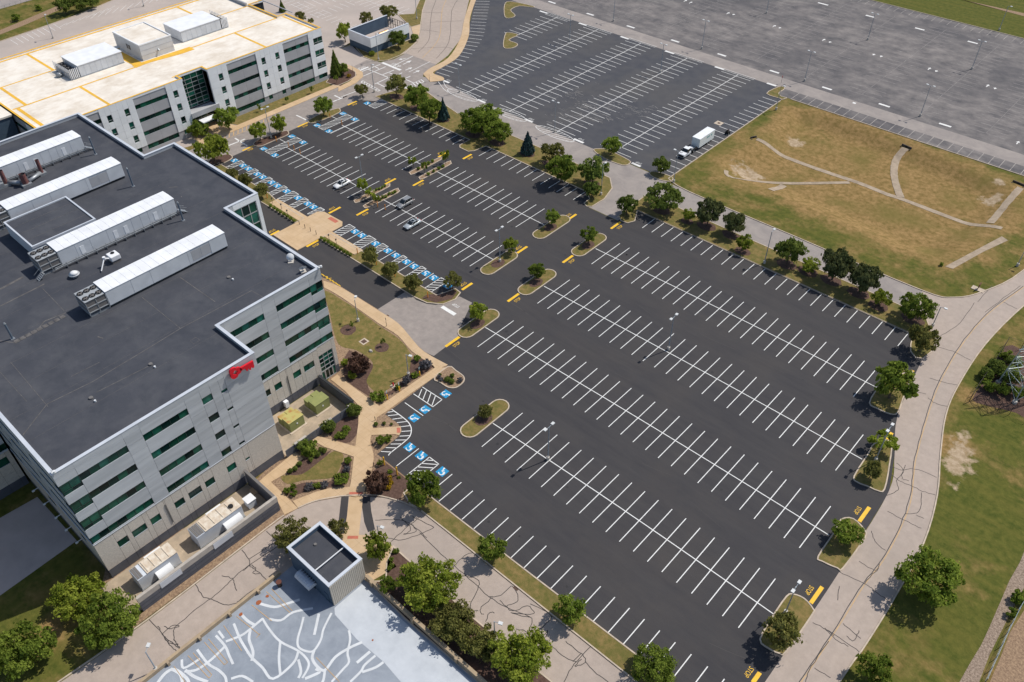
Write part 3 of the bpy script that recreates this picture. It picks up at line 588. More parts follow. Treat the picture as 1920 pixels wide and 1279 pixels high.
arc = smooth(Wp(T64([(565, 765), (690, 855), (760, 920), (788, 990), (770, 1070), (700, 1140), (560, 1250), (530, 1285)])), n=4); k.b.ribbon(arc, 0.17, k.z)
for a, b in [((520, 800), (585, 790)), ((525, 838), (645, 825)), ((575, 878), (690, 862)), ((625, 916), (740, 903)), ((672, 962), (772, 950)), ((678, 1015), (785, 1008)), ((655, 1068), (770, 1062)), ((607, 1113), (730, 1110)), ((555, 1157), (680, 1155)), ((500, 1197), (620, 1200)), ((445, 1240), (565, 1247))]: k.line(*Wp(T64([a, b])))
k.done()
# stop bars with lettering
tc = bpy.data.curves.new('stop_text', 'FONT'); tc.body = 'STOP'; tc.size = 1.0; tc.align_x = 'CENTER'; tc.align_y = 'CENTER'
to = bpy.data.objects.new('stop_text', tc); col.objects.link(to); bpy.context.view_layer.update()
stop_me = bpy.data.meshes.new_from_object(to.evaluated_get(bpy.context.evaluated_depsgraph_get())); bpy.data.objects.remove(to)
stop_y = stop_me.copy(); stop_w = stop_me.copy(); stop_y.materials.clear(); stop_w.materials.clear(); stop_y.materials.append(MATS['yellow_paint']); stop_w.materials.append(MATS['white_worn'])
stop_p = stop_me.copy(); stop_p.materials.clear(); stop_p.materials.append(MATS['white_paint'])
def stop(a, b, side, m='yellow_paint', me=None, parent=None, z=0.029, wd=0.62, sx=0.75, sy=1.1, gap=1.25, text=True, axis='x'):
    A, B = W(*a), W(*b); c = ((A[0]+B[0])/2, (A[1]+B[1])/2)
    if axis == 'x': A = (c[0], A[1]); B = (c[0], B[1])
    else: A = (A[0], c[1]); B = (B[0], c[1])
    bar = MB().ribbon([A, B], wd, z).build('stop_bar', m, parent or near_lot)
    if text:
        o = bpy.data.objects.new('stop_lettering', me or stop_y); col.objects.link(o); o.parent = parent or near_lot
        if axis == 'x': o.location = (c[0]+side*gap, c[1], z); o.rotation_euler.z = math.pi/2 if side > 0 else -math.pi/2
        else: o.location = (c[0], c[1]+side*gap, z); o.rotation_euler.z = math.pi if side > 0 else 0
        o.scale = (sx, sy, 1)
for P, a, b, s in [(TP, (315, 595), (440, 545), 1), (TP, (918, 338), (1030, 290), 1), (TP, (1463, 100), (1565, 58), 1), (TQ, (940, 495), (1060, 438), -1), (TQ, (1245, 513), (1360, 453), 1), (TQ, (325, 812), (460, 750), -1), (TQ, (628, 835), (760, 770), 1), (TQ, (1520, 200), (1628, 147), -1), (TQ, (1790, 222), (1885, 172), 1),
                   (TX, (240, 648), (340, 592), -1), (TX, (668, 785), (822, 705), 1), (T5, (585, 672), (665, 618), 1), (T5, (935, 418), (1000, 375), 1), (T5, (1245, 200), (1303, 160), 1), (T5, (1515, 8), (1572, -28), 1), (T5, (988, 145), (1047, 110), -1), (T5, (677, 352), (738, 316), -1), (T2, (1275, 1238), (1320, 1205), -1),
                   (B3, (995, 380), (1045, 295), -1), (B3, (718, 835), (785, 745), -1), (B3, (390, 1280), (437, 1228), -1), (T6, (1265, 852), (1293, 805), -1), (T6, (1152, 1195), (1175, 1155), -1)]:
    stop(*P([a, b]), s)
stop(*T5([(566, 447), (640, 493)]), 1, 'white_paint', stop_p, near_lot, 0.033, 0.9, axis='y', gap=2.3)
for a, b in [((765, 562), (812, 577)), ((1030, 670), (1078, 687)), ((1305, 783), (1365, 803)), ((1632, 918), (1685, 936)), ((572, 455), (610, 465))]: stop(*T2([a, b]), 1, 'white_worn', stop_w, far_lot, 0.026, 0.8, axis='y')
for P, a, b in [(T2, (1115, 62), (1160, 75)), (T2, (1335, 130), (1380, 143)), (T2, (1570, 206), (1618, 220)), (T2, (1820, 287), (1872, 302)), (T3, (182, 375), (232, 392)), (T3, (475, 467), (525, 485))]: stop(*P([a, b]), -1, 'white_worn', stop_w, far_lot, 0.027, 0.9, axis='y', text=False)
for P, a, b in [(T2, (1165, 8), (1205, 20)), (T2, (1380, 75), (1420, 87)), (T2, (1605, 145), (1650, 158)), (T2, (1855, 224), (1900, 238)), (T3, (195, 303), (245, 316)), (T3, (490, 396), (542, 412)), (T3, (783, 490), (840, 505)), (T3, (1103, 583), (1165, 602)), (T3, (1443, 693), (1510, 715)), (T3, (762, 15), (818, 30)), (T3, (1030, 86), (1078, 98)), (T3, (1307, 157), (1360, 170)), (T3, (1603, 232), (1660, 246)), (T3, (940, 590), (990, 570))]: stop(*P([a, b]), -1, 'white_worn', stop_w, old_lot, 0.022, 0.9, axis='y', text=False)
# far lot rows: spines along Y, bays along X
k = Marks('stall_lines', 'white_worn', far_lot)
for X, y0, y1 in [(-191.4, 211.8, 236.2), (-173.3, 169.7, 236.4), (-154.9, 169.9, 237), (-136.2, 169.9, 237), (-117.0, 170.5, 236.9)]:
    k.line((X, y0-0.5), (X, y1), 0.2); y = y0+1.2
    while y < y1-0.4: k.line((X-5.3, y), (X-0.11, y), 0.17); k.line((X+0.11, y), (X+5.3, y), 0.17); y += SP
    k.line((X-5.8, y1+0.15), (X+5.8, y1+0.15)); k.line((X-5.8, y1+1.1), (X+5.8, y1+1.1))
y = 172.5
while y < 229.5: k.line((-103.1, y), (-98.05, y), 0.17); y += SP
y = 176.0
edge = smooth(Wp([(816, 135), (853, 100), (875, 67), (881, 43), (890, 0), (895, -25)]), n=6)
for i in range(len(edge)-1):
    pass
acc = 0.0
for i in range(len(edge)-1):
    a, b = Vector(edge[i]), Vector(edge[i+1]); L_ = (b-a).length; d = (b-a)/L_; q = Vector((d.y, -d.x)); q = q if q.x > 0 else -q
    while acc < L_:
        p = a+d*acc+q*0.5; f_ = min(1, max(0, (p.y-178)/40)); e = p+Vector((0.97-0.2*f_, 0.12+0.5*f_)).normalized()*5.4; k.line((p.x, p.y), (e.x, e.y), 0.16); acc += 2.9
    acc -= L_
for c_, rx in [(T2([(680, 535)])[0], 6.2), (T2([(950, 645)])[0], 6.2), (T2([(1200, 752)])[0], 7.0)]:
    X, Y = W(*c_); ell = [(X+rx*math.cos(t), Y+1.9*math.sin(t)) for t in np.linspace(0, 2*math.pi, 25)]; k.b.ribbon(ell, 0.17, k.z+0.003)
    for s in np.arange(-rx+0.9, rx-0.3, 1.15):
        yy = 1.9*math.sqrt(max(0, 1-(s/rx)**2)); k.line((X+s-0.35*yy, Y-yy*0.93), (X+s+0.35*yy, Y+yy*0.93))
for P in (T2([(545, 460), (575, 500), (600, 520)]), T2([(570, 448), (590, 490), (625, 505)])): k.b.ribbon(smooth(Wp(P)), 0.16, k.z)
k.done()
worn = MB()
for _ in range(240):
    cx, cy = random.choice([(1260, 520), (1400, 600), (1440, 650), (1680, 620), (1300, 660), (1480, 580)]); px, py = T2([(random.gauss(cx, 75), random.gauss(cy, 22))])[0]
    X, Y = W(px, py); a = random.gauss(0.15, 0.35); L_ = random.uniform(0.4, 2.6); worn.ribbon([(X, Y), (X+L_*0.5*math.cos(a), Y+L_*0.5*math.sin(a)+random.uniform(-.1, .1)), (X+L_*math.cos(a), Y+L_*math.sin(a))], random.uniform(0.03, 0.09), 0.031)
worn.build('paint_scuffs', 'scuff', far_lot)
# faded bays of the old lot
k = Marks('stall_lines', 'faded_paint', old_lot, 0.017)
for X in np.arange(-96, 150, 2.78): k.line((X, 233.0), (X, 238.2))
for X in np.arange(-230, 150, 2.78): k.line((X, 322.0), (X, 327.0), 0.13)
k.done(); k = Marks('stall_lines', 'ghost_paint', old_lot, 0.0175)
for X in np.arange(-230, 120, 18.6):
    k.line((X, 250), (X, 318), 0.12)
    for y in np.arange(250, 318, 2.78):
        if random.random() < 0.9: k.line((X-5.2, y), (X-0.2, y), 0.2); k.line((X+0.2, y), (X+5.2, y), 0.2)
k.done()
aw = MB()
for (a, b) in [(255, 75), (290, 80), (515, 147), (550, 155), (793, 225), (832, 235), (1078, 305), (1120, 315), (1387, 387), (1430, 398), (1715, 483), (1760, 495), (1885, 803), (15, 5), (45, 15)]:
    X, Y = W(*T3([(a, b)])[0]); s = 1 if (a % 2) else -1
    aw.ribbon([(X, Y-1.1), (X, Y+0.2)], 0.28, 0.021); aw.sheet([(X-0.55, Y+0.1*s), (X+0.55, Y+0.1*s), (X, Y+1.2*s)] if s > 0 else [(X-0.55, Y+0.1*s), (X, Y+1.2*s), (X+0.55, Y+0.1*s)], 0.023)
aw.build('arrow_marking', 'white_worn', old_lot)
# rear lot bays
k = Marks('stall_lines', 'white_worn', rear_lot, 0.016)
for x0, y0, x1, y1, n, dx, dy in [(20, 75, 100, 45, 9, 14, 9), (110, 52, 200, 20, 8, 16, -9), (170, 35, 320, -5, 12, 12, -10), (545, 8, 620, -10, 7, 22, 10), (650, 12, 760, -6, 0, 20, 8)]:
    for i in range(n):
        t = i/max(1, n-1); a = W(x0+(x1-x0)*t, y0+(y1-y0)*t); k.line(a, W(x0+(x1-x0)*t+dx, y0+(y1-y0)*t+dy), 0.14)
for X in np.arange(-300, -236, 2.8): k.line((X, 178), (X, 183)); k.line((X, 196), (X, 206))
k.line((-300, 201), (-236, 201))
for Y in np.arange(150, 230, 2.8): k.line((-232, Y) if Y > 195 else (-262, Y), (-226.5, Y) if Y > 195 else (-256.5, Y))
for Y in np.arange(40, 170, 2.8): k.line((-284, Y), (-278.5, Y)); k.line((-272, Y), (-267, Y))
k.done()
# crossroads paint and frontage road paint
k = Marks('road_markings', 'white_worn', cross_rd, 0.028)
for a, b, wd in [((545, 835), (790, 935), 1.0), ((235, 945), (360, 893), 0.7), ((690, 880), (955, 748), 0.25), ((900, 960), (1180, 822), 0.2), ((270, 955), (520, 858), 0.3), ((290, 1015), (590, 890), 0.3), ((360, 925), (640, 1040), 0.3), ((430, 880), (500, 915), 0.3), ((550, 995), (700, 935), 0.3), ((625, 965), (810, 1040), 0.3), ((445, 1120), (620, 1040), 0.3), ((750, 1000), (810, 970), 0.3), ((840, 1050), (920, 1015), 0.3), ((860, 1060), (960, 1105), 0.3), ((480, 1110), (580, 1160), 0.3), ((285, 1075), (520, 1205), 0.2), ((270, 1100), (480, 1215), 0.2), ((820, 1180), (1060, 1060), 0.2), ((850, 1215), (1100, 1090), 0.2), ((0, 1290), (200, 1215), 0.25)]:
    k.line(*Wp(TE([a, b])), wd)
for i in range(8):
    t = i/7; k.line(*Wp(TE([(285+235*t, 1075+130*t), (262+218*t, 1100+115*t)])), 0.35); k.line(*Wp(TE([(820+240*t, 1180-120*t), (850+250*t, 1215-125*t)])), 0.35)
for a, b in [((860, 780), (760, 795)), ((820, 860), (935, 805)), ((855, 935), (945, 898)), ((960, 973), (1045, 937))]:
    A, B = (Vector(q) for q in Wp(TE([a, b]))); d = (B-A).normalized(); q = Vector((-d.y, d.x)); k.line(A, A+(B-A)*0.6, 0.3); tip = A+(B-A)*0.55
    k.poly([tuple(tip+q*0.7), tuple(tip-q*0.7), tuple(B)])
k.done()
o = bpy.data.objects.new('stop_lettering', stop_w); col.objects.link(o); o.parent = cross_rd; o.location = (*W(*TE([(725, 870)])[0]), 0.03); o.rotation_euler.z = 0.0; o.scale = (1.6, 2.2, 1)
o = bpy.data.objects.new('stop_lettering', stop_w); col.objects.link(o); o.parent = cross_rd; o.location = (*W(*TE([(262, 905)])[0]), 0.03); o.rotation_euler.z = -1.57; o.scale = (1.3, 1.8, 1)
k = Marks('road_markings', 'white_worn', front_road, 0.022)
for P, a, b in [(TP, (235, 460), (370, 545)), (TP, (120, 560), (345, 470)), (TP, (905, 210), (1030, 270)), (TP, (1305, 62), (1460, 0)), (TP, (1320, -5), (1385, 25))]: k.line(*Wp(P([a, b])), 0.45)
k.done()
k = Marks('ladder_crossing', 'line_tan', front_road, 0.024)
a0, a1, b0, b1 = Wp(TP([(25, 430), (640, 190+70), (75, 495), (640, 262)]))
A0, A1, C0, C1 = [Vector(q) for q in Wp(TP([(80, 425), (640, 225), (75, 495), (640, 265)]))]
k.line(C0, C1, 0.2)
for i in range(13): t = i/12; k.line(A0+(A1-A0)*t, C0+(C1-C0)*t, 0.28)
k.done()
k = Marks('no_parking_hatch', 'yellow_paint', near_lot, 0.03)
h = tl(400, 500, 6, [(1215, 85), (1430, 220), (1310, 190), (1240, 165)])
k.line(*Wp(tl(400, 500, 6, [(1215, 82), (1432, 222)])), 0.2)
for a, b in [((1235, 105), (1290, 115)), ((1250, 140), (1330, 130)), ((1265, 165), (1350, 155)), ((1320, 190), (1385, 178)), ((1370, 215), (1420, 205))]: k.line(*Wp(tl(400, 500, 6, [a, b])), 0.16)
k.done()
# --- cracks and centre lines of the concrete roads
def cracks(parent, z, lines, wd, P, m='crack_seal', jit=0.05):
    jit = 0.06; wd *= 0.95
    b = MB()
    for ln in lines:
        pts = smooth(Wp(P(ln)), n=5); pts = [(p[0]+random.gauss(0, jit), p[1]+random.gauss(0, jit)) if 0 < i < len(pts)-1 else p for i, p in enumerate(pts)]
        b.ribbon(pts, wd, z); z += 0.0004
    return b.build('sealed_cracks', m, parent)
cracks(south_road, 0.019, [[(0, 810), (90, 910), (140, 985), (205, 1050)], [(60, 860), (100, 920), (150, 970), (230, 1030)], [(110, 860), (150, 880), (200, 855), (380, 710), (520, 605), (630, 500), (750, 400), (985, 245)], [(100, 915), (180, 850), (225, 860), (185, 880), (190, 960), (230, 1030)], [(345, 545), (400, 630), (470, 660), (560, 695), (640, 690), (705, 650)], [(545, 480), (625, 500), (640, 550), (660, 590)], [(695, 285), (750, 360), (760, 410), (820, 450), (890, 525)], [(705, 440), (760, 400), (800, 430), (780, 460), (830, 465)], [(880, 145), (985, 245)], [(750, 355), (975, 215)], [(640, 735), (705, 640), (890, 520), (940, 490)], [(110, 940), (150, 980), (215, 1000), (180, 960)]], 0.13, TD)
cracks(south_road, 0.024, [[(250, 470), (340, 480), (440, 450), (520, 410)], [(190, 370), (330, 370), (400, 400), (480, 470)], [(280, 490), (380, 400), (445, 350)], [(330, 350), (390, 420), (350, 450), (420, 430), (390, 390)], [(440, 440), (560, 560), (690, 670), (830, 800), (950, 870), (1070, 920), (1060, 990), (1150, 1040), (1240, 1130), (1320, 1165)], [(620, 640), (690, 570), (740, 550)], [(690, 680), (770, 710), (760, 770), (720, 860), (770, 880)], [(850, 805), (780, 870), (800, 900)], [(830, 800), (900, 790), (960, 740), (990, 820), (930, 850)], [(890, 820), (960, 880), (1050, 850), (1080, 900), (950, 890), (1060, 915)], [(980, 980), (1050, 1000), (1120, 1030), (1160, 990), (1140, 1040)], [(1090, 1000), (1180, 910), (1060, 840)], [(1250, 1279), (1310, 1180), (1400, 1080)], [(1300, 1165), (1350, 1120), (1370, 1170), (1310, 1190), (1350, 1150)], [(1370, 1160), (1420, 1220), (1500, 1279)], [(1260, 1050), (1350, 1120)], [(810, 940), (830, 890), (860, 890)], [(400, 350), (520, 410)]], 0.12, B2, jit=0.15)
rc = smooth(Wp([(1920, 537), (1850, 590), (1800, 650), (1760, 720), (1735, 790), (1718, 852), (1713, 880), (1706, 940), (1685, 995), (1655, 1050), (1620, 1095), (1570, 1175), (1510, 1265), (1470, 1320)]), n=5)
MB().ribbon([(p[0]+0.12, p[1]) for p in rc], 0.16, 0.030).build('centre_line', 'line_tan', ring_road)
MB().ribbon([(p[0]-0.12+random.gauss(0, 0.06), p[1]) for p in rc], 0.13, 0.032).build('sealed_cracks', 'crack_seal', ring_road)
cracks(ring_road, 0.034, [[(1160, 60), (1230, 90), (1300, 80), (1425, 130)], [(1170, 110), (1220, 150), (1290, 180), (1350, 210), (1420, 230)], [(1200, 50), (1240, 90), (1200, 150), (1210, 200), (1140, 235)], [(1250, 60), (1230, 130), (1270, 150)], [(1340, 215), (1330, 320), (1250, 335)], [(1310, 340), (1355, 360)], [(1150, 320), (1240, 370), (1340, 415)], [(1060, 430), (1080, 490), (1140, 540)], [(880, 660), (1020, 725), (1080, 770), (1160, 825)], [(990, 600), (1080, 650), (1110, 600)], [(1020, 730), (1060, 680), (1100, 640)], [(730, 945), (850, 1010), (990, 1110)], [(850, 1020), (800, 980), (860, 1040), (930, 1080)], [(900, 950), (1000, 1035)], [(920, 1020), (960, 1050), (990, 990)], [(880, 740), (870, 820)], [(740, 1200), (830, 1255)], [(820, 1050), (720, 1190), (690, 1279)]], 0.11, B3)
cracks(ring_road, 0.042, [[(1640, 425), (1560, 540), (1440, 620)], [(1420, 670), (1520, 700), (1620, 750)], [(1390, 850), (1500, 880), (1550, 890)], [(1290, 920), (1370, 940)], [(1380, 960), (1420, 990), (1500, 1010)], [(1800, 420), (1880, 460)], [(1740, 330), (1660, 420)], [(1900, 330), (1830, 380), (1700, 480)]], 0.1, T6)
cracks(up_road, 0.026, [[(1260, 0), (1200, 170), (1180, 420), (1150, 560), (1020, 700)], [(1545, 0), (1470, 150), (1450, 450), (1400, 620), (1260, 780)], [(1075, 165), (1350, 170)], [(1180, 410), (1310, 430)], [(930, 650), (1080, 640), (1390, 630), (1490, 660)], [(1060, 400), (1180, 410)], [(1190, 300), (1330, 290), (1600, 280)]], 0.14, TE)
MB().ribbon(smooth(Wp(TE([(1395, 0), (1340, 150), (1320, 420), (1260, 580), (1080, 770)]))), 0.22, 0.034).build('centre_line', 'line_tan', up_road)
def sheet_small(name, px, sx, sy, z, m):
    X, Y = W(*px); o = MB().box(X-sx/2, X+sx/2, Y-sy/2, Y+sy/2, 0, z).build(name, m); o['kind'] = 'structure'; return o
for px in [(727, 592), (681, 852+5), (969, 1100), (1348, 282), (1364-16, 231)]: pass
for P, q, s in [(T5, (258, 500), 0.7), (B2, (985, 748), 0.9), (tl, None, 0)]:
    if q: sheet_small('storm_drain', P([q])[0], s, s, 0.034, 'drain_iron')
sheet_small('drain_apron', (1348, 231), 2.2, 2.2, 0.028, 'kerb'); sheet_small('storm_drain', (1348, 231), 0.8, 0.8, 0.04, 'drain_iron')
X, Y = W(*T64([(255, 5)])[0]); MB().box(X-.8, X+.8, Y-.8, Y+.8, 0, .085).build('drain_apron', 'kerb')['kind'] = 'structure'; MB().box(X-.5, X+.5, Y-.5, Y+.5, 0, .1).build('storm_drain', 'drain_iron')['kind'] = 'structure'

# --- small wear marks on the new asphalt
st_, sf_ = MB(), MB()
for _ in range(150):
    X, Y = random.uniform(-188, -22), random.choice([72, 77, 91, 96.5, 110, 115.5, 129, 134.5, 148, 58, 112, 125])+random.gauss(0, 1.2)
    if X < -98 and Y < 100: continue
    r = random.uniform(0.08, 0.32); st_.sheet([(X+r*math.cos(q)*random.uniform(.7, 1.3), Y+r*math.sin(q)*random.uniform(.7, 1.3)) for q in np.linspace(0, 5.6, 9)], 0.0232)
for _ in range(70):
    X, Y = random.uniform(-188, -25), random.choice([65, 84, 103, 122, 141, 105, 120, 138])+random.gauss(0, 2.0)
    if X < -98 and Y < 101: continue
    L_ = random.uniform(1.5, 9); a = random.gauss(0, 0.12); bnd = random.gauss(0, 0.25); sf_.ribbon([(X+L_*q*math.cos(a), Y+L_*q*math.sin(a)+bnd*q*q) for q in np.linspace(0, 1, 6)], random.uniform(0.03, 0.07), 0.0236)
for ln in (T2([(880, 1140), (1000, 1150), (1150, 1105)]), T64([(970, 830), (1150, 900), (1290, 1015)]), T5([(520, 1080), (600, 1110), (650, 1145)]), B3([(150, 1060), (260, 1110), (400, 1165)]), T6([(100, 600), (180, 640), (300, 690)])): sf_.ribbon(smooth(Wp(ln)), 0.07, 0.0239)
st_.build('oil_spots', 'asphalt_stain', near_lot); sf_.build('tyre_scuffs', 'asphalt_scuff', near_lot)
struct('scrub_ground', Wp(smooth(TR([(600, 985), (700, 820), (830, 640), (960, 400), (1120, 430), (1300, 560), (1300, 1200), (1080, 1130), (880, 1080), (720, 1040)]), True, 2)), 0.018, 'mulch')
# --- basin channels and headwalls
def channel(pts, wd, lift=0.09):
    P = smooth(Wp(T3(pts), -1.8), n=10); b = MB(); v = []
    for i, p in enumerate(P): pass
    n = len(P); V = [Vector(p) for p in P]; vs = []
    for i in range(n):
        d = (V[min(i+1, n-1)]-V[max(i-1, 0)]).normalized(); q = Vector((-d.y, d.x))
        for s in (-0.5, -0.25, 0, 0.25, 0.5):
            a = V[i]+q*s*wd*(0.92+0.16*random.random()); vs.append((a.x, a.y, gz1(a.x, a.y)+lift*0.6))
    b.add(vs, [(5*i+j, 5*i+5+j, 5*i+6+j, 5*i+1+j) for i in range(n-1) for j in range(4)]); o = b.build('drainage_channel', 'channel'); o['kind'] = 'structure'
channel([(410, 815), (560, 870), (720, 930), (880, 985), (1000, 1025), (1150, 1085), (1240, 1115), (1450, 1195), (1690, 1285), (1780, 1320)], 1.5)
channel([(240, 985), (262, 1015), (450, 1020), (650, 1025), (940, 1020)], 1.2, 0.11); channel([(490, 1100), (570, 1035)], 1.8, 0.13)
channel([(1245, 855), (1205, 890), (1190, 960), (1205, 1040), (1230, 1105)], 1.9, 0.15); channel([(1885, 1090), (1800, 1180), (1720, 1275)], 1.7, 0.12)
struct('spillway', Wp(T6([(1475, 222), (1520, 235), (1690, 140), (1830, 75), (1795, 52)])), 0.05, 'channel')
for px, L_, rz, lab in [((395, 795), 2.0, 1.1, 'small concrete drain headwall in dry grass near the parked truck'), ((1255, 838), 3.0, -0.15, 'wide dark concrete headwall at the top of the curved channel'), ((1880, 1055), 3.2, -0.15, 'concrete headwall with dark culvert mouth at the far corner of the basin')]:
    X, Y = W(*T3([px])[0], -1.0); z0 = gz1(X, Y)-0.1
    r_ = empty('culvert_headwall', (X, Y, z0-0.4), lab, 'headwall', None, rz)
    MB().box(-L_/2, L_/2, 0, 0.25, 0, 1.0).build('wall', 'channel_dark', r_); MB().box(-L_/2, -L_/2+0.25, -0.7, 0, 0, 0.55).build('wing_wall', 'channel_dark', r_); MB().box(L_/2-0.25, L_/2, -0.7, 0, 0, 0.55).build('wing_wall', 'channel_dark', r_)
    MB().tube((0, -0.06, 0.55), (0, 0.02, 0.55), 0.36, n=16).build('culvert_mouth', 'fan_black', r_)
# ================================================================== buildings
class Facade:
    """a wall of separate panels with recessed windows; axis 'x' = plane X const facing +X, 'y' = plane Y const facing -Y (out -1) or +Y"""
    def __init__(s, root, axis, plane, out): s.r = root; s.a = axis; s.p = plane; s.o = out; s.off = tuple(root.location)
    def bx(s, b, u0, u1, d0, d1, z0, z1):
        a, c = sorted((s.p+s.o*d0, s.p+s.o*d1))
        if s.a == 'x': b.box(a, c, u0, u1, z0, z1)
        else: b.box(u0, u1, a, c, z0, z1)
        return b
    def panel(s, u0, u1, z0, z1, m, d=0.0, name='panel', g=0.018):
        if u1-u0 < 0.06 or z1-z0 < 0.06: return
        return s.bx(MB(), u0+g, u1-g, d-0.14, d, z0+g, z1-g).build(name, m, s.r, s.off)
    def window(s, u0, u1, z0, z1, panes=1, rows=None, m=None, d=-0.12, fm='frame_dark', fw=0.04, teal=0.12):
        b = MB(); e = 0.012
        s.bx(b, u0+e, u1-e, d-0.04, d+0.05, z0+e, z0+e+fw); s.bx(b, u0+e, u1-e, d-0.04, d+0.02, z1-e-fw, z1-e)
        us = [u0+(u1-u0)*i/panes for i in range(panes+1)]; zs = [z0]+[z for z in (rows or [])]+[z1]
        for u in us[1:-1]: s.bx(b, u-fw/2, u+fw/2, d-0.03, d+0.012, z0+fw+2*e, z1-fw-2*e)
        for u in (u0+e, u1-e-fw): s.bx(b, u, u+fw, d-0.03, d+0.014, z0+fw+2*e, z1-fw-2*e)
        for z in zs[1:-1]: s.bx(b, u0+fw+e, u1-fw-e, d-0.025, d+0.03, z-fw*0.7, z+fw*0.7)
        f = b.build('window', 'frame' if fw > 0.06 else fm, s.r, s.off)
        if fw <= 0.06: s.bx(MB(), u0+0.02, u1-0.02, d+0.055, d+0.125, z0+0.0, z0+0.035).build('sill', 'coping', f, s.off)
        for i in range(panes):
            for j in range(len(zs)-1):
                mm = m or ('glass_teal' if random.random() < teal else ('glass_black' if random.random() < 0.3 else 'glass'))  # randomly varied pane colours stand in for reflections in the glass
                s.bx(MB(), us[i]+0.02, us[i+1]-0.02, d-0.075, d-0.05, zs[j]+0.02, zs[j+1]-0.02).build('pane', mm, f, s.off)
    def column(s, u0, u1, z0, z1, m, wins=(), maxh=4.2, d=0.0, **kw):
        z = z0
        for w0, w1 in sorted([(q[0], q[1]) for q in wins])+[(z1, z1)]:
            n = max(1, math.ceil((w0-z)/maxh-0.02))
            if w0-z > 0.06:
                for i in range(n): s.panel(u0, u1, z+(w0-z)*i/n, z+(w0-z)*(i+1)/n, m, d)
            if w1 > w0:
                q = [w for w in wins if w[0] == w0][0]; s.window(u0, u1, w0, w1, *(q[2:] or ()), **kw)
            z = w1
R5 = [(21.7, 23.12), (17.55, 18.98), (13.42, 14.86), (9.22, 10.68)]

# ---------------- dark-roofed office building
OX, OY = -95.4, 10.65
bld = empty('office_building', (OX, OY, 0), 'grey panelled five storey office block with flat black roof and green ribbon windows', 'building')
off = (OX, OY, 0)
OUT = [(-95.4, 10.65), (-95.4, 43.8), (-105.4, 43.8), (-105.4, 64.75), (-134.6, 64.75), (-134.6, 72.0), (-165.8, 72.0), (-165.8, 64.75), (-195.2, 64.75), (-195.2, 10.65)]
IN = [(-95.65, 10.9), (-95.65, 43.55), (-105.65, 43.55), (-105.65, 64.5), (-134.85, 64.5), (-134.85, 71.75), (-165.55, 71.75), (-165.55, 64.5), (-194.95, 64.5), (-194.95, 10.9)]
MB().prism(IN, 0.0, 25.0).build('inner_wall', 'core_dark', bld, off)
MB().sheet(IN, 25.06).build('roof', 'roof_dark', bld, off)
INC = [(-95.63, 10.88), (-95.63, 43.57), (-105.63, 43.57), (-105.63, 64.52), (-134.83, 64.52), (-134.83, 71.77), (-165.57, 71.77), (-165.57, 64.52), (-194.97, 64.52), (-194.97, 10.88)]
MB().strip(INC, 0.42, 24.6, 25.74, True).build('parapet', 'panel_grey', bld, off)
MB().strip(INC, 0.56, 25.745, 25.81, True).build('coping', 'coping', bld, off)
F1 = Facade(bld, 'x', -95.4, 1)
sq = lambda n=1: [(a, b, n) for a, b in R5]
tallw = [(20.85, 23.12, 2, [21.55]), (16.68, 18.98, 2, [17.4]), (12.6, 14.86, 2, [13.28]), (9.22, 10.68, 2)]
def upper(F, cols, top=24.62):
    for u0, u1, kind in cols:
        if kind == 'ribbon': F.column(u0, u1, 9.0, top, 'panel_grey', sq(5))
        elif kind == 'tall': F.column(u0, u1, 9.0, top, 'panel_grey', tallw)
        elif kind == 'square': F.column(u0, u1, 9.0, top, 'panel_grey', sq(1))
        elif kind == 'small': F.column(u0, u1, 9.0, top, 'panel_grey', [(a+0.08, a+0.66) for a, b in R5])
        else: F.column(u0, u1, 9.0, top, 'panel_grey', (), 2.075)
        F.panel(u0, u1, top, 25.74, 'panel_grey', 0.0)
upper(F1, [(10.65, 13.57, 'tall'), (13.57, 20.92, 'ribbon'), (20.92, 23.5, 'pier'), (23.5, 30.88, 'ribbon'), (30.88, 33.45, 'pier'), (33.45, 35.2, 'square'), (35.2, 36.74, 'pier'), (36.74, 37.8, 'small'), (37.8, 43.8, 'pier')])
def lower(F, breaks, wins, u0, u1, zt=8.94):
    es = sorted(set([u0, u1]+breaks))
    for a, b in zip(es[:-1], es[1:]):
        ws = [w for w in wins if abs(w[0]-a) < 0.01 and abs(w[1]-b) < 0.01]
        F.column(a, b, 2.06, zt, 'block', [(w[2], w[3], w[4]) for w in ws], 3.6, -0.03)
        F.panel(a, b, 0.0, 2.0, 'base_dark', -0.06, 'base_panel')
    F.bx(MB(), u0, u1, -0.1, 0.06, 8.945, 8.995).build('belt_trim', 'coping', F.r, F.off)
g1 = [(13.65, 15.37), (16.1, 18.45), (19.26, 20.95), (23.55, 25.25), (26.1, 28.4), (29.2, 30.9), (33.44, 35.1)]
lower(F1, [x for w in g1 for x in w]+[22.1, 22.35, 36.9, 37.72, 38.0], [(a, b, 5.1, 6.6, 2 if b-a > 2 else 1) for a, b in g1]+[(36.9, 37.72, 5.18, 5.68, 1)], 10.65, 43.8)
F1.bx(MB(), 22.15, 22.3, 0.0, 0.12, 3.0, 7.6).build('downpipe', 'louvre', bld, off)
F2 = Facade(bld, 'x', -105.4, 1)
upper(F2, [(43.8, 44.6, 'pier'), (44.6, 52.0, 'ribbon'), (52.0, 54.58, 'pier'), (54.58, 61.97, 'ribbon'), (61.97, 64.75, 'tall')])
g2 = [(47.65, 49.35), (50.32, 51.9), (54.58, 56.3), (57.06, 59.45)]
lower(F2, [x for w in g2 for x in w]+[53.2, 53.4], [(a, b, 5.15, 6.68, 2 if b-a > 2 else 1) for a, b in g2], 43.8, 60.56)
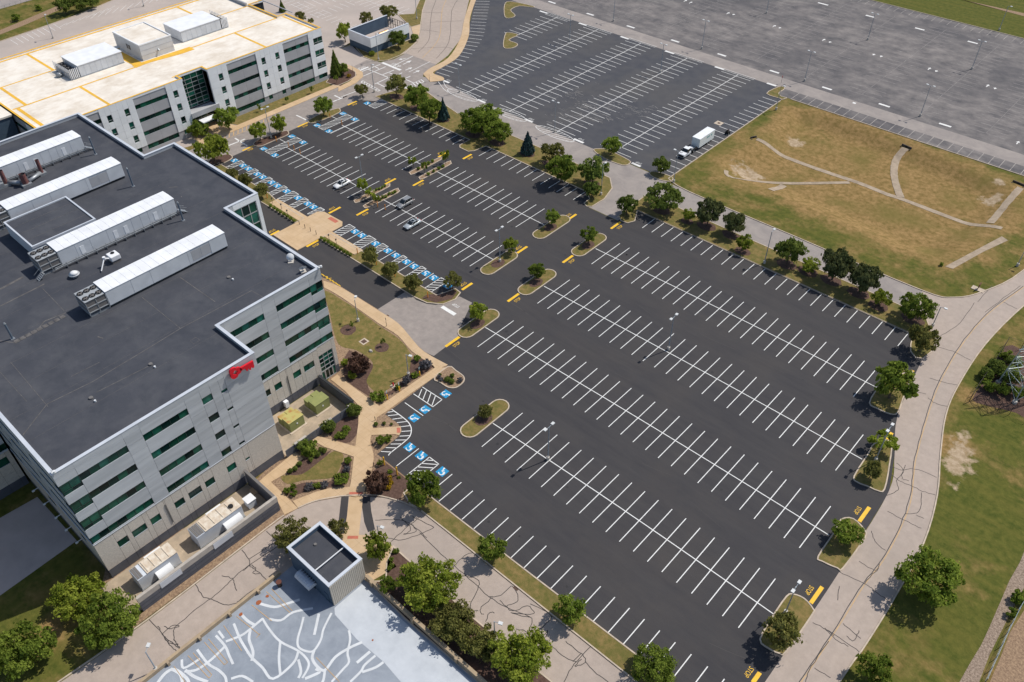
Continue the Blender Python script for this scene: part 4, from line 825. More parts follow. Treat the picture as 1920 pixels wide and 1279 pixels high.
F2.bx(MB(), 53.24, 53.36, 0.0, 0.12, 2.3, 7.0).build('downpipe', 'louvre', bld, off)
F2.column(60.56, 63.95, 6.8, 8.94, 'block', (), 3, -0.03); F2.column(63.95, 64.75, 2.06, 8.94, 'block', (), 4, -0.03); F2.panel(63.95, 64.75, 0, 2.0, 'base_dark', -0.06, 'base_panel')
F2.window(60.56, 63.95, 2.5, 6.8, 3, [3.6, 4.7, 5.75], fw=0.1); F2.window(61.4, 63.2, 0.1, 2.48, 2, None, 'glass_black', fw=0.12); F2.window(60.56, 61.38, 0.1, 2.48, 1, fw=0.1); F2.window(63.22, 63.95, 0.1, 2.48, 1, fw=0.1)
F3 = Facade(bld, 'y', 10.65, -1)
upper(F3, [(-98.3, -95.4, 'tall'), (-105.7, -98.3, 'ribbon'), (-108.3, -105.7, 'pier'), (-115.7, -108.3, 'ribbon'), (-118.3, -115.7, 'pier'), (-123.9, -118.3, 'ribbon')])
lower(F3, [-100, -102, -110, -113], [(-102, -100, 5.1, 6.6, 1), (-113, -110, 5.1, 6.6, 2)], -123.9, -95.4)
F4 = Facade(bld, 'x', -134.6, 1); 
F4.column(64.77, 66.0, 0, 25.7, 'panel_grey', (), 4.2); F4.column(71.2, 72.0, 0, 24.4, 'panel_white', (), 4.2); F4.panel(66.0, 72.0, 24.42, 25.72, 'panel_white')
F4.window(66.0, 71.2, 0.3, 24.4, 3, [3, 6, 9, 12, 14.5, 17, 19.5, 22], fw=0.14, teal=0.3)
for Y_, x0, x1 in ((43.8, -105.4, -95.55), (64.75, -134.5, -105.55), (72.0, -165.8, -134.75), (64.75, -195.2, -165.9)):
    FY = Facade(bld, 'y', Y_, 1); n = max(1, round((x1-x0)/7.4))
    for i in range(n):
        a, b = x0+(x1-x0)*i/n, x0+(x1-x0)*(i+1)/n
        if Y_ == 43.8: FY.column(a, b, 2.06, 25.7, 'panel_grey', (), 4.2)
        else: FY.column(a, b, 2.06, 25.7, 'panel_grey', [(p, q, 4) for p, q in R5], 4.2)
        FY.panel(a, b, 0, 2.0, 'base_dark', -0.06, 'base_panel')
# wing at the corner
wing = empty('office_wing', (-124, 10.5, 0), 'shaded rear wing of the black roofed office with a dark base', 'building'); woff = (-124, 10.5, 0)
MB().box(-165, -124.2, -45, 10.4, 0, 25.0).build('inner_wall', 'core_dark', wing, woff); MB().box(-165, -124.1, -45, 10.42, 25.02, 25.5).build('roof', 'roof_dark', wing, woff)
FW = Facade(wing, 'x', -124.0, 1); gw = [(-6, -3.6), (-1.6, 0.8), (7.6, 9.6)]
for u0, u1 in [(-45, -38), (-38, -31), (-31, -24), (-24, -17), (-17, -10), (-10, -3), (-3, 4), (4, 10.4)]: FW.column(u0, u1, 9.0, 25.4, 'panel_grey', sq(4))
lower(FW, [x for w in gw for x in w]+[-20, -35], [(a, b, 6.2, 7.9, 1) for a, b in gw], -45, 10.4)
# roof details of the office
seam = MB()
TA = lambda p: tl(0, 426, 3, p)
for ln, wd in [([(130, 1168), (265, 995), (520, 870), (820, 690), (1015, 570), (1415, 357)], 0.14), ([(800, 395), (1015, 570)], 0.08), ([(1415, 357), (1480, 395)], 0.08), ([(1010, 280), (1210, 420)], 0.12), ([(0, 815), (150, 980)], 0.07), ([(60, 760), (270, 1010)], 0.07), ([(240, 345), (360, 470)], 0.08), ([(0, 640), (80, 650), (200, 590), (250, 530), (400, 470)], 0.2), ([(0, 350), (130, 280)], 0.5), ([(0, 445), (250, 320)], 0.3), ([(400, 840), (560, 760)], 0.1), ([(540, 930), (840, 780)], 0.12), ([(1070, 640), (1100, 620), (1125, 635), (1090, 658), (1070, 640)], 0.07)]:
    seam.ribbon([W(*p, 25.06) for p in TA(ln)], wd, 25.075)
for X in np.arange(-190, -100, 6.1): seam.ribbon([(X, 11), (X, 64 if X < -106 else 43)], 0.035, 25.071)
for x0, y0 in [(-149, 60), (-146, 62), (-150, 63), (-118, 30)]:
    pts = [(x0+random.gauss(0, .5), y0+random.gauss(0, .5)) for _ in range(2)]; seam.ribbon(pts, 0.2, 25.08)
seam.build('roof_seam', 'roof_seam', bld, off)
patches = MB()
for p in TA([(1330, 150), (1500, 250), (960, 1000), (0, 0), (330, 540)]): pass
mats_b = MB()
for i in range(9):
    a = Vector(W(*TA([(95+i*32, 640-i*17)])[0], 25.1)); mats_b.box(a.x-0.45, a.x+0.45, a.y-0.4, a.y+0.4, 25.07, 25.1)
mats_b.build('walkway_pads', 'roof_seam', bld, off)
def roof_thing(name, px, z=25.08): X, Y = W(*px, z); return X, Y
for p, lab in [((848, 772), 'drain'), ((513, 962), 'drain'), ((1288, 283), 'drain')]:
    X, Y = W(*TA([p])[0], 25.1); o = MB().cyl(X, Y, 25.06, 25.3, 0.32, 12).build('roof_drain', 'louvre', bld, off)
    MB().cyl(X+1.1, Y+0.1, 25.06, 25.35, 0.16, 8).build('roof_vent', 'dish_white', bld, off)

# red key sign
key = empty('key_sign', (-95.4, 40.6, 24.4), 'large red key shaped sign mounted high on the grey panel wall', 'sign')
kb = bmesh.new()
def ringpts(cy, cz, r, n=14): return [(cy+r*math.cos(t), cz+r*math.sin(t)) for t in np.linspace(0, 2*math.pi, n, endpoint=False)]
def yz_prism(b, pts, x0, x1):
    n = len(pts); ar = sum(pts[i][0]*pts[(i+1) % n][1]-pts[(i+1) % n][0]*pts[i][1] for i in range(n)); pts = pts if ar > 0 else pts[::-1]
    tri = tessellate_polygon([[Vector((p[0], p[1], 0)) for p in pts]])
    v = [(x0, p[0], p[1]) for p in pts]+[(x1, p[0], p[1]) for p in pts]
    b.add(v, [tuple(t) for t in tri]+[tuple(i+n for i in t) for t in tri]+[(i, (i+1) % n, n+(i+1) % n, n+i) for i in range(n)])
bow = MB(); c0 = (39.62, 24.72); oc = []; ic = []
for t in np.linspace(0, 2*math.pi, 48, endpoint=False):
    r = 0.74+0.40*abs(math.cos(1.5*t+math.pi))**0.8; oc.append((c0[0]+r*math.cos(t), c0[1]+r*math.sin(t))); ri = 0.30+0.16*abs(math.cos(2*t)); ic.append((c0[0]+ri*math.cos(t), c0[1]+ri*math.sin(t)))
n = 48; v = [(x, p[0], p[1]) for x in (-95.12, -94.80) for p in oc]+[(x, p[0], p[1]) for x in (-95.12, -94.80) for p in ic]
bow.add(v, [(i, (i+1) % n, n+(i+1) % n, n+i) for i in range(n)]+[(2*n+(i+1) % n, 2*n+i, 3*n+i, 3*n+(i+1) % n) for i in range(n)]+[(n+i, n+(i+1) % n, 3*n+(i+1) % n, 3*n+i) for i in range(n)]+[((i+1) % n, i, 2*n+i, 2*n+(i+1) % n) for i in range(n)])
bow.build('key_bow', 'key_red', key, (-95.4, 40.6, 24.4))
bl = MB(); yz_prism(bl, [(40.5, 24.98), (42.95, 24.90), (42.88, 23.62), (42.55, 23.55), (42.5, 23.85), (42.32, 23.85), (42.25, 23.5), (42.0, 23.55), (41.96, 24.0), (41.8, 24.05), (41.72, 23.68), (41.45, 23.72), (41.42, 24.36), (40.5, 24.42)], -95.12, -94.80)
bl.build('key_blade', 'key_red', key, (-95.4, 40.6, 24.4))
st = MB()
for y, z in ((39.0, 24.7), (40.2, 24.7), (42.2, 24.4)): st.box(-95.42, -95.1, y-0.05, y+0.05, z-0.05, z+0.05)
st.build('mounting_stud', 'frame', key, (-95.4, 40.6, 24.4))

# ---------------- rooftop units
def fan(parent, x, y, z, r=0.52):
    b = MB()
    ring = [(x+r*math.cos(t), y+r*math.sin(t)) for t in np.linspace(0, 2*math.pi, 17)]
    o = MB().strip(ring[:-1], 0.09, z, z+0.12, True).build('fan', 'fan_black', parent)
    MB().cyl(x, y, z+0.005, z+0.02, r*0.97, 16).build('fan_well', 'fan_black', o)
    bl = MB()
    for k in range(4):
        t = k*math.pi/2+0.3; c, s = math.cos(t), math.sin(t); p = lambda a, w_, h: (x+a*c-w_*s, y+a*s+w_*c, z+h)
        bl.add([p(0.1, -0.05, 0.06), p(r*0.9, -0.16, 0.05), p(r*0.9, 0.14, 0.1), p(0.1, 0.06, 0.08)], [(0, 1, 2, 3)])
    bl.cyl(x, y, z+0.03, z+0.11, 0.12, 8); bl.build('fan_blades', 'louvre', o)
def rtu(X, label, piping, plain):
    t = empty('rooftop_unit', (X, 34.4, 25.06), label, 'rooftop unit', 'long white air handling units on the black roof')
    MB().box(-3.75, -0.15, 0.2, 23.2, 0.0, 0.55).build('curb', 'core_dark' if plain else 'unit_grey', t)
    MB().box(-3.86, -0.06, 0.05, 23.35, 0.5, 3.4).build('casing', 'unit_side', t)
    n = 16
    for i in range(n):
        y0, y1 = 23.4*i/n, 23.4*(i+1)/n
        b = MB(); b.add([(-4.0, y0+.015, 3.42), (0.04, y0+.015, 3.42), (0.04, y1-.015, 3.42), (-4.0, y1-.015, 3.42), (-4.0, y0+.015, 3.5), (0.04, y0+.015, 3.5), (0.04, y1-.015, 3.5), (-4.0, y1-.015, 3.5), (-2, y0+.015, 3.58), (-2, y1-.015, 3.58)], [(3, 2, 1, 0), (0, 1, 5, 8, 4), (1, 2, 6, 5), (2, 3, 7, 9, 6), (3, 0, 4, 7), (4, 8, 9, 7), (8, 5, 6, 9)])
        b.build('roof_panel', 'unit_white', t)
    es = [0.05, 3.2, 6.0, 9.3, 14.2, 16.0, 17.6, 20.6, 23.35] if piping else [0.05, 4.6, 8.2, 15.5, 16.2, 18.1, 20.0, 23.35]
    for i, (a, b_) in enumerate(zip(es[:-1], es[1:])):
        grey = (not piping and i in (4, 5))
        MB().box(-0.055, -0.01 if not grey else -0.03, a+0.03, b_-0.03, 0.58 if not grey else 0.9, 3.36 if not grey else 3.0).build('side_panel', 'unit_side' if not grey else 'panel_mid', t)
    for a in (3.9, 10.4, 12.5, 18.6):
        if piping: MB().box(-0.01, 0.03, a, a+0.75, 0.8, 2.5).build('access_door', 'unit_white', t)
    MB().box(-3.9, -3.86, 0.6, 23.0, 0.6, 3.3).build('side_panel', 'unit_side', t); MB().box(-3.6, -0.3, 23.36, 23.4, 0.7, 3.2).build('end_panel', 'unit_side', t)
    c = MB().box(-3.8, -0.1, -3.5, 0.0, 1.0, 3.1).build('condenser', 'louvre', t)
    fr = MB()
    for y in (-3.52, -1.78, -0.06):
        for x in (-3.86, -0.1): fr.box(x, x+0.08, y, y+0.08, 0.3, 3.3)
    for z in (0.9, 2.0, 3.1): fr.box(-0.1, -0.02, -3.52, 0.02, z, z+0.14); fr.box(-3.86, -0.02, -3.56, -3.5, z, z+0.14)
    fr.build('condenser_frame', 'unit_grey', t); MB().box(-3.86, -0.02, -3.5, -0.02, 3.12, 3.26).build('condenser_top', 'unit_grey', t)
    MB().box(-3.7, -0.2, -3.4, 0.0, 0.0, 0.35).build('skid', 'galv', t)
    for y in (-2.9, -1.75, -0.6):
        for x in (-2.9, -1.0): fan(t, x, y, 3.27, 0.5)
    if piping:
        p = MB()
        for z, x in ((0.55, 0.35), (0.8, 0.35), (0.65, 0.6)): p.tube((x, -1.5, z), (x, 22.8, z), 0.07, n=6)
        p.build('pipe_run', 'galv', t)
        for y in np.arange(0.5, 23, 1.9): MB().box(0.2, 0.85, y, y+0.07, 0, 0.5).box(0.75, 0.81, y, y+0.07, 0.5, 1.35).build('pipe_stand', 'galv', t)
        for y0, s in ((23.5, 1), (-3.6, -1)):
            b = MB()
            for i in range(5): b.box(-0.1, 0.9, y0+s*i*0.28-0.13, y0+s*i*0.28+0.13, 0.95-i*0.2, 1.0-i*0.2)
            for x in (-0.1, 0.9): b.tube((x, y0, 1.0), (x, y0+s*1.4, 0.05), 0.05, n=5); b.tube((x, y0, 1.9), (x, y0+s*1.4, 1.0), 0.03, n=5)
            b.build('access_steps', 'galv', t)
    return t
rtu(-123.75, 'long white rooftop unit with six fans beside the roof edge with the key sign', False, True)
rtu(-141.0, 'long white rooftop unit with pipe stands and steps beside the low penthouse', True, False)
rtu(-161.2, 'long white rooftop unit behind the dark topped penthouse next to maroon stacks', False, True)
rtu(-178.3, 'long white rooftop unit with steps, farthest from the key sign wall', True, False)
ph = empty('rooftop_penthouse', (-152.5, 38.4, 25.06), 'low square penthouse with black roof and pale parapet on the office roof', 'penthouse'); po = (-152.5, 38.4, 25.06)
MB().box(-158.3, -146.6, 32.4, 44.4, 25.06, 27.6).build('wall', 'unit_side', ph, po); MB().strip([(-158.25, 32.45), (-146.65, 32.45), (-146.65, 44.35), (-158.25, 44.35)], 0.3, 27.6, 28.1, True).build('parapet', 'coping', ph, po)
MB().box(-158, -146.9, 32.6, 44.2, 27.61, 27.9).build('roof', 'roof_dark', ph, po)
for x in (-155.5, -152.5, -149.5): MB().box(x-0.03, x+0.03, 32.8, 44, 27.9, 27.92).build('roof_seam', 'roof_seam', ph, po)
for (X, Y, h, lab) in [(-157.0, 57.03, 4.1, 'thin steel post standing by the end of a piped rooftop unit, third unit row'), (-138.2, 57.1, 4.0, 'thin steel post beside the steps of the unit near the penthouse'), (-128.5, 19.7, 3.2, 'thin steel post at the end of the walkway pads'), (-175.2, 58.3, 4.0, 'thin steel post beside the steps of the farthest rooftop unit')]:
    p = empty('steel_post', (X, Y, 25.06), lab, 'post', 'posts on the office roof'); MB().tube((0, 0, 0), (0, 0, h), 0.17, n=8).build('shaft', 'steel_blue', p); MB().tube((0, 0, h), (0, 0, h+0.25), 0.2, 0.12, n=8).build('cap', 'galv', p); MB().box(-.3, .3, -.3, .3, 0, .1).build('foot', 'galv', p)
for (X, Y, h, r, lab) in [(-174.0, 42.6, 2.6, 0.62, 'short wide maroon exhaust stack among rooftop ducts'), (-175.7, 46.8, 3.4, 0.38, 'slim maroon exhaust stack nearest the unit steps'), (-177.0, 39.9, 3.4, 0.42, 'slim maroon exhaust stack at the far end of the ducts')]:
    p = empty('exhaust_stack', (X, Y, 25.06), lab, 'stack', 'maroon exhaust stacks'); MB().tube((0, 0, 0), (0, 0, h), r, n=14, caps=False).build('pipe', 'stack_red', p); MB().tube((0, 0, h-0.3), (0, 0, h-0.28), r*0.95, n=14).build('throat', 'fan_black', p); MB().box(-r-.35, r+.35, -r-.35, r+.35, 0, .5).build('base_box', 'galv', p)
d_ = empty('roof_ductwork', (-174.8, 44.5, 25.06), 'galvanised ducts joining the maroon exhaust stacks', 'duct')
MB().tube((0.8, -1.2, 0.6), (-0.6, 1.9, 0.6), 0.38, n=10).build('duct', 'galv', d_, None, True); MB().tube((-1.9, -4.2, 0.6), (0.3, -2.6, 0.7), 0.42, n=10).build('duct', 'galv', d_, None, True); MB().box(-2.9, -1.4, -6.6, -5.2, 0, 1.1).build('fan_housing', 'galv', d_)
v_ = empty('roof_ventilator', (-136.8, 34.5, 25.06), 'shiny round mushroom ventilator on the black roof', 'ventilator')
MB().cyl(0, 0, 0, 0.55, 0.5, 16).build('curb', 'galv', v_); MB().tube((0, 0, 0.55), (0, 0, 0.75), 0.95, 0.9, 18).tube((0, 0, 0.75), (0, 0, 1.15), 0.9, 0.35, 18).build('hood', 'dish_white', v_, None, True)
v_ = empty('exhaust_fan_unit', (-135.9, 41.5, 25.06), 'small pale fan box with a bent exhaust arm between the rooftop units', 'fan')
MB().box(-1.0, 0.9, -0.7, 1.1, 0.5, 1.5).build('housing', 'unit_white', v_, bevel=0.12); MB().box(-0.9, 0.8, -0.6, 1.0, 0, 0.5).build('stand', 'louvre', v_); MB().tube((0.3, -0.7, 1.1), (0.4, -1.6, 1.7), 0.14, n=8).tube((0.4, -1.6, 1.7), (1.5, -3.2, 0.3), 0.11, n=8).build('exhaust_arm', 'unit_white', v_); MB().cyl(0.4, -1.6, 1.55, 2.0, 0.28, 10).build('arm_cap', 'unit_white', v_)
MB().cyl(-0.3, 0.3, 1.5, 1.62, 0.35, 12).build('outlet', 'fan_black', v_)
def dish(loc, rz, lab):
    t = empty('satellite_dish', loc, lab, 'dish', 'dishes on the roof corner', rz); b = MB(); n = 16; rings = [0.0, 0.25, 0.5, 0.7]
    vs = [(0, 0, 1.0)]
    for r in rings[1:]:
        for k in range(n): a = 2*math.pi*k/n; q = 0.35*r*r; vs.append((0.5*r*math.sin(a)*1.0+q*1.2, r*math.cos(a), 1.0+0.85*r*math.sin(a)-q*0.4))
    fs = [(0, 1+k, 1+(k+1) % n) for k in range(n)]+[(1+j*n+k, 1+(j+1)*n+k, 1+(j+1)*n+(k+1) % n, 1+j*n+(k+1) % n) for j in range(2) for k in range(n)]
    b.add(vs, fs); b.build('reflector', 'dish_white', t, None, True); MB().tube((0, 0, 0.1), (-0.08, 0, 1.0), 0.06, n=6).tube((-0.05, 0, 0.6), (0.75, 0, 1.2), 0.03, n=5).build('mount', 'galv', t); MB().box(-.6, .6, -.5, .5, 0, .14).build('ballast', 'pole_base', t)
dish((-111.6, 62.9, 25.06), 2.4, 'white satellite dish back from the roof corner by the front drive'); dish((-107.6, 62.6, 25.06), -0.4, 'white satellite dish right at the roof corner by the front drive')
for X, Y, lab in [(-95.7, 10.95, 'white dome camera at the parapet corner by the shaded side wall'), (-105.5, 64.6, 'white dome camera at the parapet corner above the front drive')]:
    t = empty('security_camera', (X, Y, 25.81), lab, 'camera', 'cameras on the parapet'); MB().tube((0, 0, 0), (0, 0, 0.5), 0.05, n=6).tube((0, 0, 0.5), (0.5, 0.2, 0.6), 0.05, n=6).build('bracket', 'dish_white', t); MB().cyl(0.5, 0.2, 0.25, 0.6, 0.2, 10).build('dome', 'dish_white', t); MB().box(-.25, .2, -.2, .2, 0, .12).build('plate', 'dish_white', t)
# wall lights on the shaded side
for i, X in enumerate((-101, -104.5, -108, -112, -116)):
    t = empty('wall_light', (X, 10.5, 5.5), 'small bracket light on the shaded side wall of the office', 'wall light', 'wall lights above the loading dock'); MB().box(-.05, .05, -.9, 0, 0, .08).build('arm', 'dish_white', t); MB().box(-.14, .14, -1.15, -.75, -.12, .06).build('head', 'dish_white', t)

# ---------------- white-roofed office building
WX = -213.0
wb = empty('white_roof_building', (WX, 60, 0), 'four storey white and grey office block with cream roof and yellow roof stripes', 'building'); wo = (WX, 60, 0)
WO = [(-213.2, 60.2), (-213.2, 147.6), (-230.4, 147.6), (-230.4, 144.2), (-246, 144.2), (-246, 150), (-263.5, 150), (-263.5, 60.2)]
BAY = [(-213.2, 60.2), (-213.2, 99.8), (-215.8, 99.8), (-215.8, 107.8), (-213.2, 107.8), (-213.2, 147.6), (-230.4, 147.6), (-230.4, 144.4), (-246, 144.4), (-246, 149.8), (-263.5, 149.8), (-263.5, 60.2)]
BAYC = [(-213.5, 60.5), (-213.5, 99.8), (-216.1, 99.8), (-216.1, 107.8), (-213.5, 107.8), (-213.5, 147.3), (-230.4, 147.3), (-230.4, 144.4), (-246, 144.4), (-246, 149.8), (-263.5, 149.8), (-263.5, 60.5)]
MB().prism(BAYC, 0, 16.15).build('inner_wall', 'core_dark', wb, wo); MB().sheet(BAY, 16.2).build('roof', 'roof_white', wb, wo)
MB().strip(BAY, 0.4, 16.0, 16.62, True).build('parapet', 'panel_white', wb, wo); MB().strip(BAY, 0.5, 16.625, 16.68, True).build('coping', 'roof_yellow', wb, wo)
FA = Facade(wb, 'x', WX, 1); RW = [(12.9, 14.1), (9.05, 10.22), (5.15, 6.35)]; SW = [(12.1, 14.15), (8.25, 10.3), (4.35, 6.4)]
for u0, u1, kind in [(60.0, 66.0, 'w0'), (66.0, 75.38, 'g'), (75.38, 85.0, 'w2'), (85.0, 94.6, 'g'), (94.6, 99.8, 'w1'), (107.8, 113.9, 'w1'), (113.9, 123.7, 'g'), (123.7, 133.3, 'w2'), (133.3, 142.6, 'g'), (142.6, 147.8, 'wc')]:
    if kind == 'g':
        um = (u0+u1)/2
        for z0, z1 in zip([2.5]+[w[1] for w in RW[::-1]], [w[0] for w in RW[::-1]]+[16.6]): FA.panel(u0, um, z0, z1, 'panel_mid', -0.1); FA.panel(um, u1, z0, z1, 'panel_mid', -0.1)
        for a, b in RW: FA.window(u0, u1, a, b, 6, d=-0.2)
        FA.window(u0, u1, 1.15, 2.45, 6, d=-0.2); FA.panel(u0, u1, 0, 1.12, 'panel_mid', -0.08, 'base_panel')
    else:
        if kind == 'w2': ws = [(u0+1.6, u0+2.95), (u0+6.5, u0+7.85)]
        elif kind == 'w1': ws = [(u0+1.75, u0+3.15)] if u0 < 100 else [(u0+2.95, u0+4.35)]
        elif kind == 'wc': ws = [(u0+1.7, u0+5.15)]
        else: ws = [(u0+0.1, u0+3.5)]
        es = [u0]+[x for w in ws for x in w]+[u1]; 
        if kind == 'w2': es.insert(3, (u0+u1)/2)
        for a, b in zip(es[:-1], es[1:]):
            if (a, b) in ws:
                z = 2.55
                for s0, s1 in SW[::-1]: FA.panel(a, b, z, s0, 'panel_white', 0.05); FA.window(a, b, s0, s1, 2 if b-a > 2 else 1, [s0+0.62], d=-0.08, fw=0.07); z = s1
                FA.panel(a, b, z, 16.6, 'panel_white', 0.05)
                FA.window(a, b, 1.15, 2.45, 2 if b-a > 2 else 1, d=-0.2); FA.panel(a, b, 0, 1.12, 'panel_mid', -0.08, 'base_panel')
            else:
                FA.column(a, b, 2.5, 16.6, 'panel_white', (), 2.02, 0.05); FA.panel(a, b, 0, 2.48, 'panel_mid', -0.08, 'base_panel')
FB = Facade(wb, 'x', -215.6, 1); FB.window(99.85, 107.75, 6.5, 16.1, 4, [7.4, 8.6, 9.8, 11.0, 12.2, 13.4, 14.6], fw=0.09, teal=0.3); FB.window(99.85, 107.75, 0.2, 4.6, 4, [2.6], fw=0.1)
FS = Facade(wb, 'y', 99.8, 1); FS.column(-215.6, -213.15, 6.4, 16.6, 'panel_white'); FS2 = Facade(wb, 'y', 107.8, -1); FS2.column(-215.6, -213.15, 0.0, 16.6, 'panel_white')
MB().box(-215.5, -212.6, 99.6, 108.6, 4.9, 6.3).build('entrance_beam', 'panel_mid', wb, wo); MB().box(-212.9, -210.4, 101.3, 106.2, 3.5, 3.75).build('entrance_canopy', 'unit_white', wb, wo)
for y in (101.6, 105.9): MB().tube((-210.7, y, 0), (-210.7, y, 3.5), 0.12).build('canopy_post', 'unit_white', wb, wo)
FE = Facade(wb, 'y', 60.0, -1)
for i in range(6):
    a, b = -263.5+8.4*i, -263.5+8.4*(i+1); FE.column(a, b, 2.5, 16.6, 'panel_white' if i % 2 else 'panel_mid', [(p, q, 3) for p, q in RW]); FE.panel(a, b, 0, 2.48, 'panel_mid', -0.08, 'base_panel')
FN = Facade(wb, 'y', 147.8, 1)
for a, b in ((-230.2, -221.8), (-221.8, -213.1)): FN.column(a, b, 2.5, 16.6, 'panel_white', [(p, q, 3) for p, q in RW]); FN.panel(a, b, 0, 2.48, 'panel_mid', -0.08, 'base_panel')
ys = MB(); zz = 16.215
for a, b, wd in [((-245.9, 61), (-245.9, 148), 0.55), ((-230.4, 61), (-230.4, 147), 0.6), ((-263, 79.3), (-246.2, 79.3), 0.75), ((-230.1, 79.2), (-213.5, 79.2), 0.75), ((-230.1, 128.4), (-213.5, 128.4), 0.75), ((-263, 128.3), (-246.2, 128.3), 0.75), ((-246, 64.5), (-230.7, 64.5), 0.8), ((-230, 62.2), (-213.5, 62.2), 0.9), ((-230, 146.2), (-213.5, 146.2), 0.7), ((-246, 143.9), (-230.7, 143.9), 0.6), ((-214.0, 62.7), (-214.0, 99.5), 0.22), ((-214.0, 108), (-214.0, 145.8), 0.22), ((-262.7, 61), (-262.7, 149), 0.8), ((-216.6, 98.9), (-216.6, 108.6), 0.5)]: ys.ribbon([a, b], wd, zz); zz += 0.0015
for P in ([(-232, 95.5), (-232, 99), (-231.4, 113.6), (-228.6, 113.6), (-228.6, 109.5), (-230.2, 99.5), (-229.8, 95.5)], [(-246.0, 95.8), (-246, 98.5), (-232, 98.5), (-232, 95.8)]): ys.sheet(P, zz); zz += 0.002
ys.build('yellow_roof_stripe', 'roof_yellow', wb, wo)
MB().strip([(-262.6, 143.6), (-246, 143.6)], 0.5, 16.2, 17.2).strip([(-246.2, 150), (-230.4, 150)], 0.3, 16.2, 16.4).build('upstand', 'panel_mid', wb, wo)
WR = 16.25
def wunit(y0, y1, cy0, cy1, lab):
    t = empty('rooftop_unit', (-240.3, (y0+y1)/2, WR), lab, 'rooftop unit', 'white louvred units on the cream roof'); o_ = (-240.3, (y0+y1)/2, WR)
    MB().box(-245, -235.6, y0, y1, WR, WR+3.1).build('casing', 'unit_side', t, o_); MB().box(-245.15, -235.45, y0-0.1, y1+0.1, WR+3.12, WR+3.3).build('roof', 'unit_white', t, o_)
    n = 8
    for i in range(n):
        a = y0+(y1-y0)*i/n; MB().box(-235.59, -235.55, a+0.04, a+(y1-y0)/n-0.04, WR+0.2, WR+3.0).build('side_panel', 'unit_side', t, o_)
    MB().box(-244.6, -236, cy0, cy1, WR, WR+1.9).build('condenser', 'louvre', t, o_)
    nb = 12
    for i in range(nb): x = -245+9.2*i/(nb-1); yy = cy0-0.15 if cy0 < y0 else cy1+0.05; MB().box(x, x+0.25, yy, yy+0.1, WR+0.2, WR+2.9).build('louvre_blade', 'unit_white', t, o_)
    for i in range(5): yy = cy0+(cy1-cy0)*(i+0.3)/5; MB().box(-235.6, -235.5, yy, yy+0.25, WR+0.2, WR+2.9).build('louvre_blade', 'unit_white', t, o_)
    for x in (-243.2, -241.2, -239.2, -237.2): f0 = fan(t, x+240.3, (cy0+cy1)/2-(y0+y1)/2, 2.0, 0.75)
    MB().box(-245.1, -235.4, min(y0, cy0), max(y1, cy1), WR-0.04, WR+0.12).build('skid', 'galv', t, o_)
wunit(82.3, 95.2, 79.7, 82.1, 'white louvred rooftop unit standing nearer the black roofed office'); wunit(114.0, 127.4, 127.6, 129.8, 'white louvred rooftop unit with fans facing the entrance road')
t = empty('rooftop_plant_room', (-239.8, 104.2, WR), 'boxy white plant room between two rooftop units on the cream roof', 'plant room'); o_ = (-239.8, 104.2, WR)
MB().box(-247.2, -232.4, 99.3, 109.4, WR, WR+4.3).build('wall', 'unit_side', t, o_); MB().box(-247, -232.6, 99.5, 109.2, WR+4.31, WR+4.36).build('roof', 'roof_white', t, o_); MB().strip([(-247.1, 99.4), (-232.5, 99.4), (-232.5, 109.3), (-247.1, 109.3)], 0.35, WR+4.3, WR+4.6, True).build('parapet', 'unit_white', t, o_)
for z in (1.4, 2.8): MB().box(-232.39, -232.36, 99.4, 109.3, WR+z, WR+z+0.03).build('panel_joint', 'panel_mid', t, o_)
for x in (-240.5, -239.2): MB().box(x, x+0.9, 99.22, 99.29, WR+1.6, WR+2.9).build('louvre', 'louvre', t, o_)
MB().tube((-232.3, 104.5, WR+1.9), (-231.9, 104.5, WR+1.5), 0.25, n=8).build('exhaust_hood', 'galv', t, o_)
t = empty('roof_ventilator', (-240.5, 78.5, WR), 'round metal ventilator on the stained cream roof by the louvred unit', 'ventilator'); MB().cyl(0, 0, 0, 0.5, 0.5, 14).build('curb', 'galv', t); MB().tube((0, 0, 0.5), (0, 0, 0.75), 0.95, 0.9, 16).tube((0, 0, 0.75), (0, 0, 1.1), 0.9, 0.3, 16).build('hood', 'galv', t, None, True)
# link wing beyond
lw = empty('glazed_link_building', (-226, 52, 0), 'dark blue glazed link wing behind the black roofed office', 'building'); FL = Facade(lw, 'x', -228.0, 1); lo_ = tuple(lw.location)
MB().box(-262, -228.3, 25, 59.6, 0, 15.8).build('inner_wall', 'slate_blue', lw, lo_); MB().box(-262, -227.8, 25, 59.7, 15.85, 16.3).build('roof', 'roof_white', lw, lo_)
for u0, u1 in ((25, 33), (33, 41), (41, 49), (49, 54)): FL.column(u0, u1, 0.5, 15.8, 'slate_blue', [(1, 4, 4), (5, 8, 4), (9, 12, 4)])
FL.column(54, 59.5, 0, 15.8, 'slate_blue')

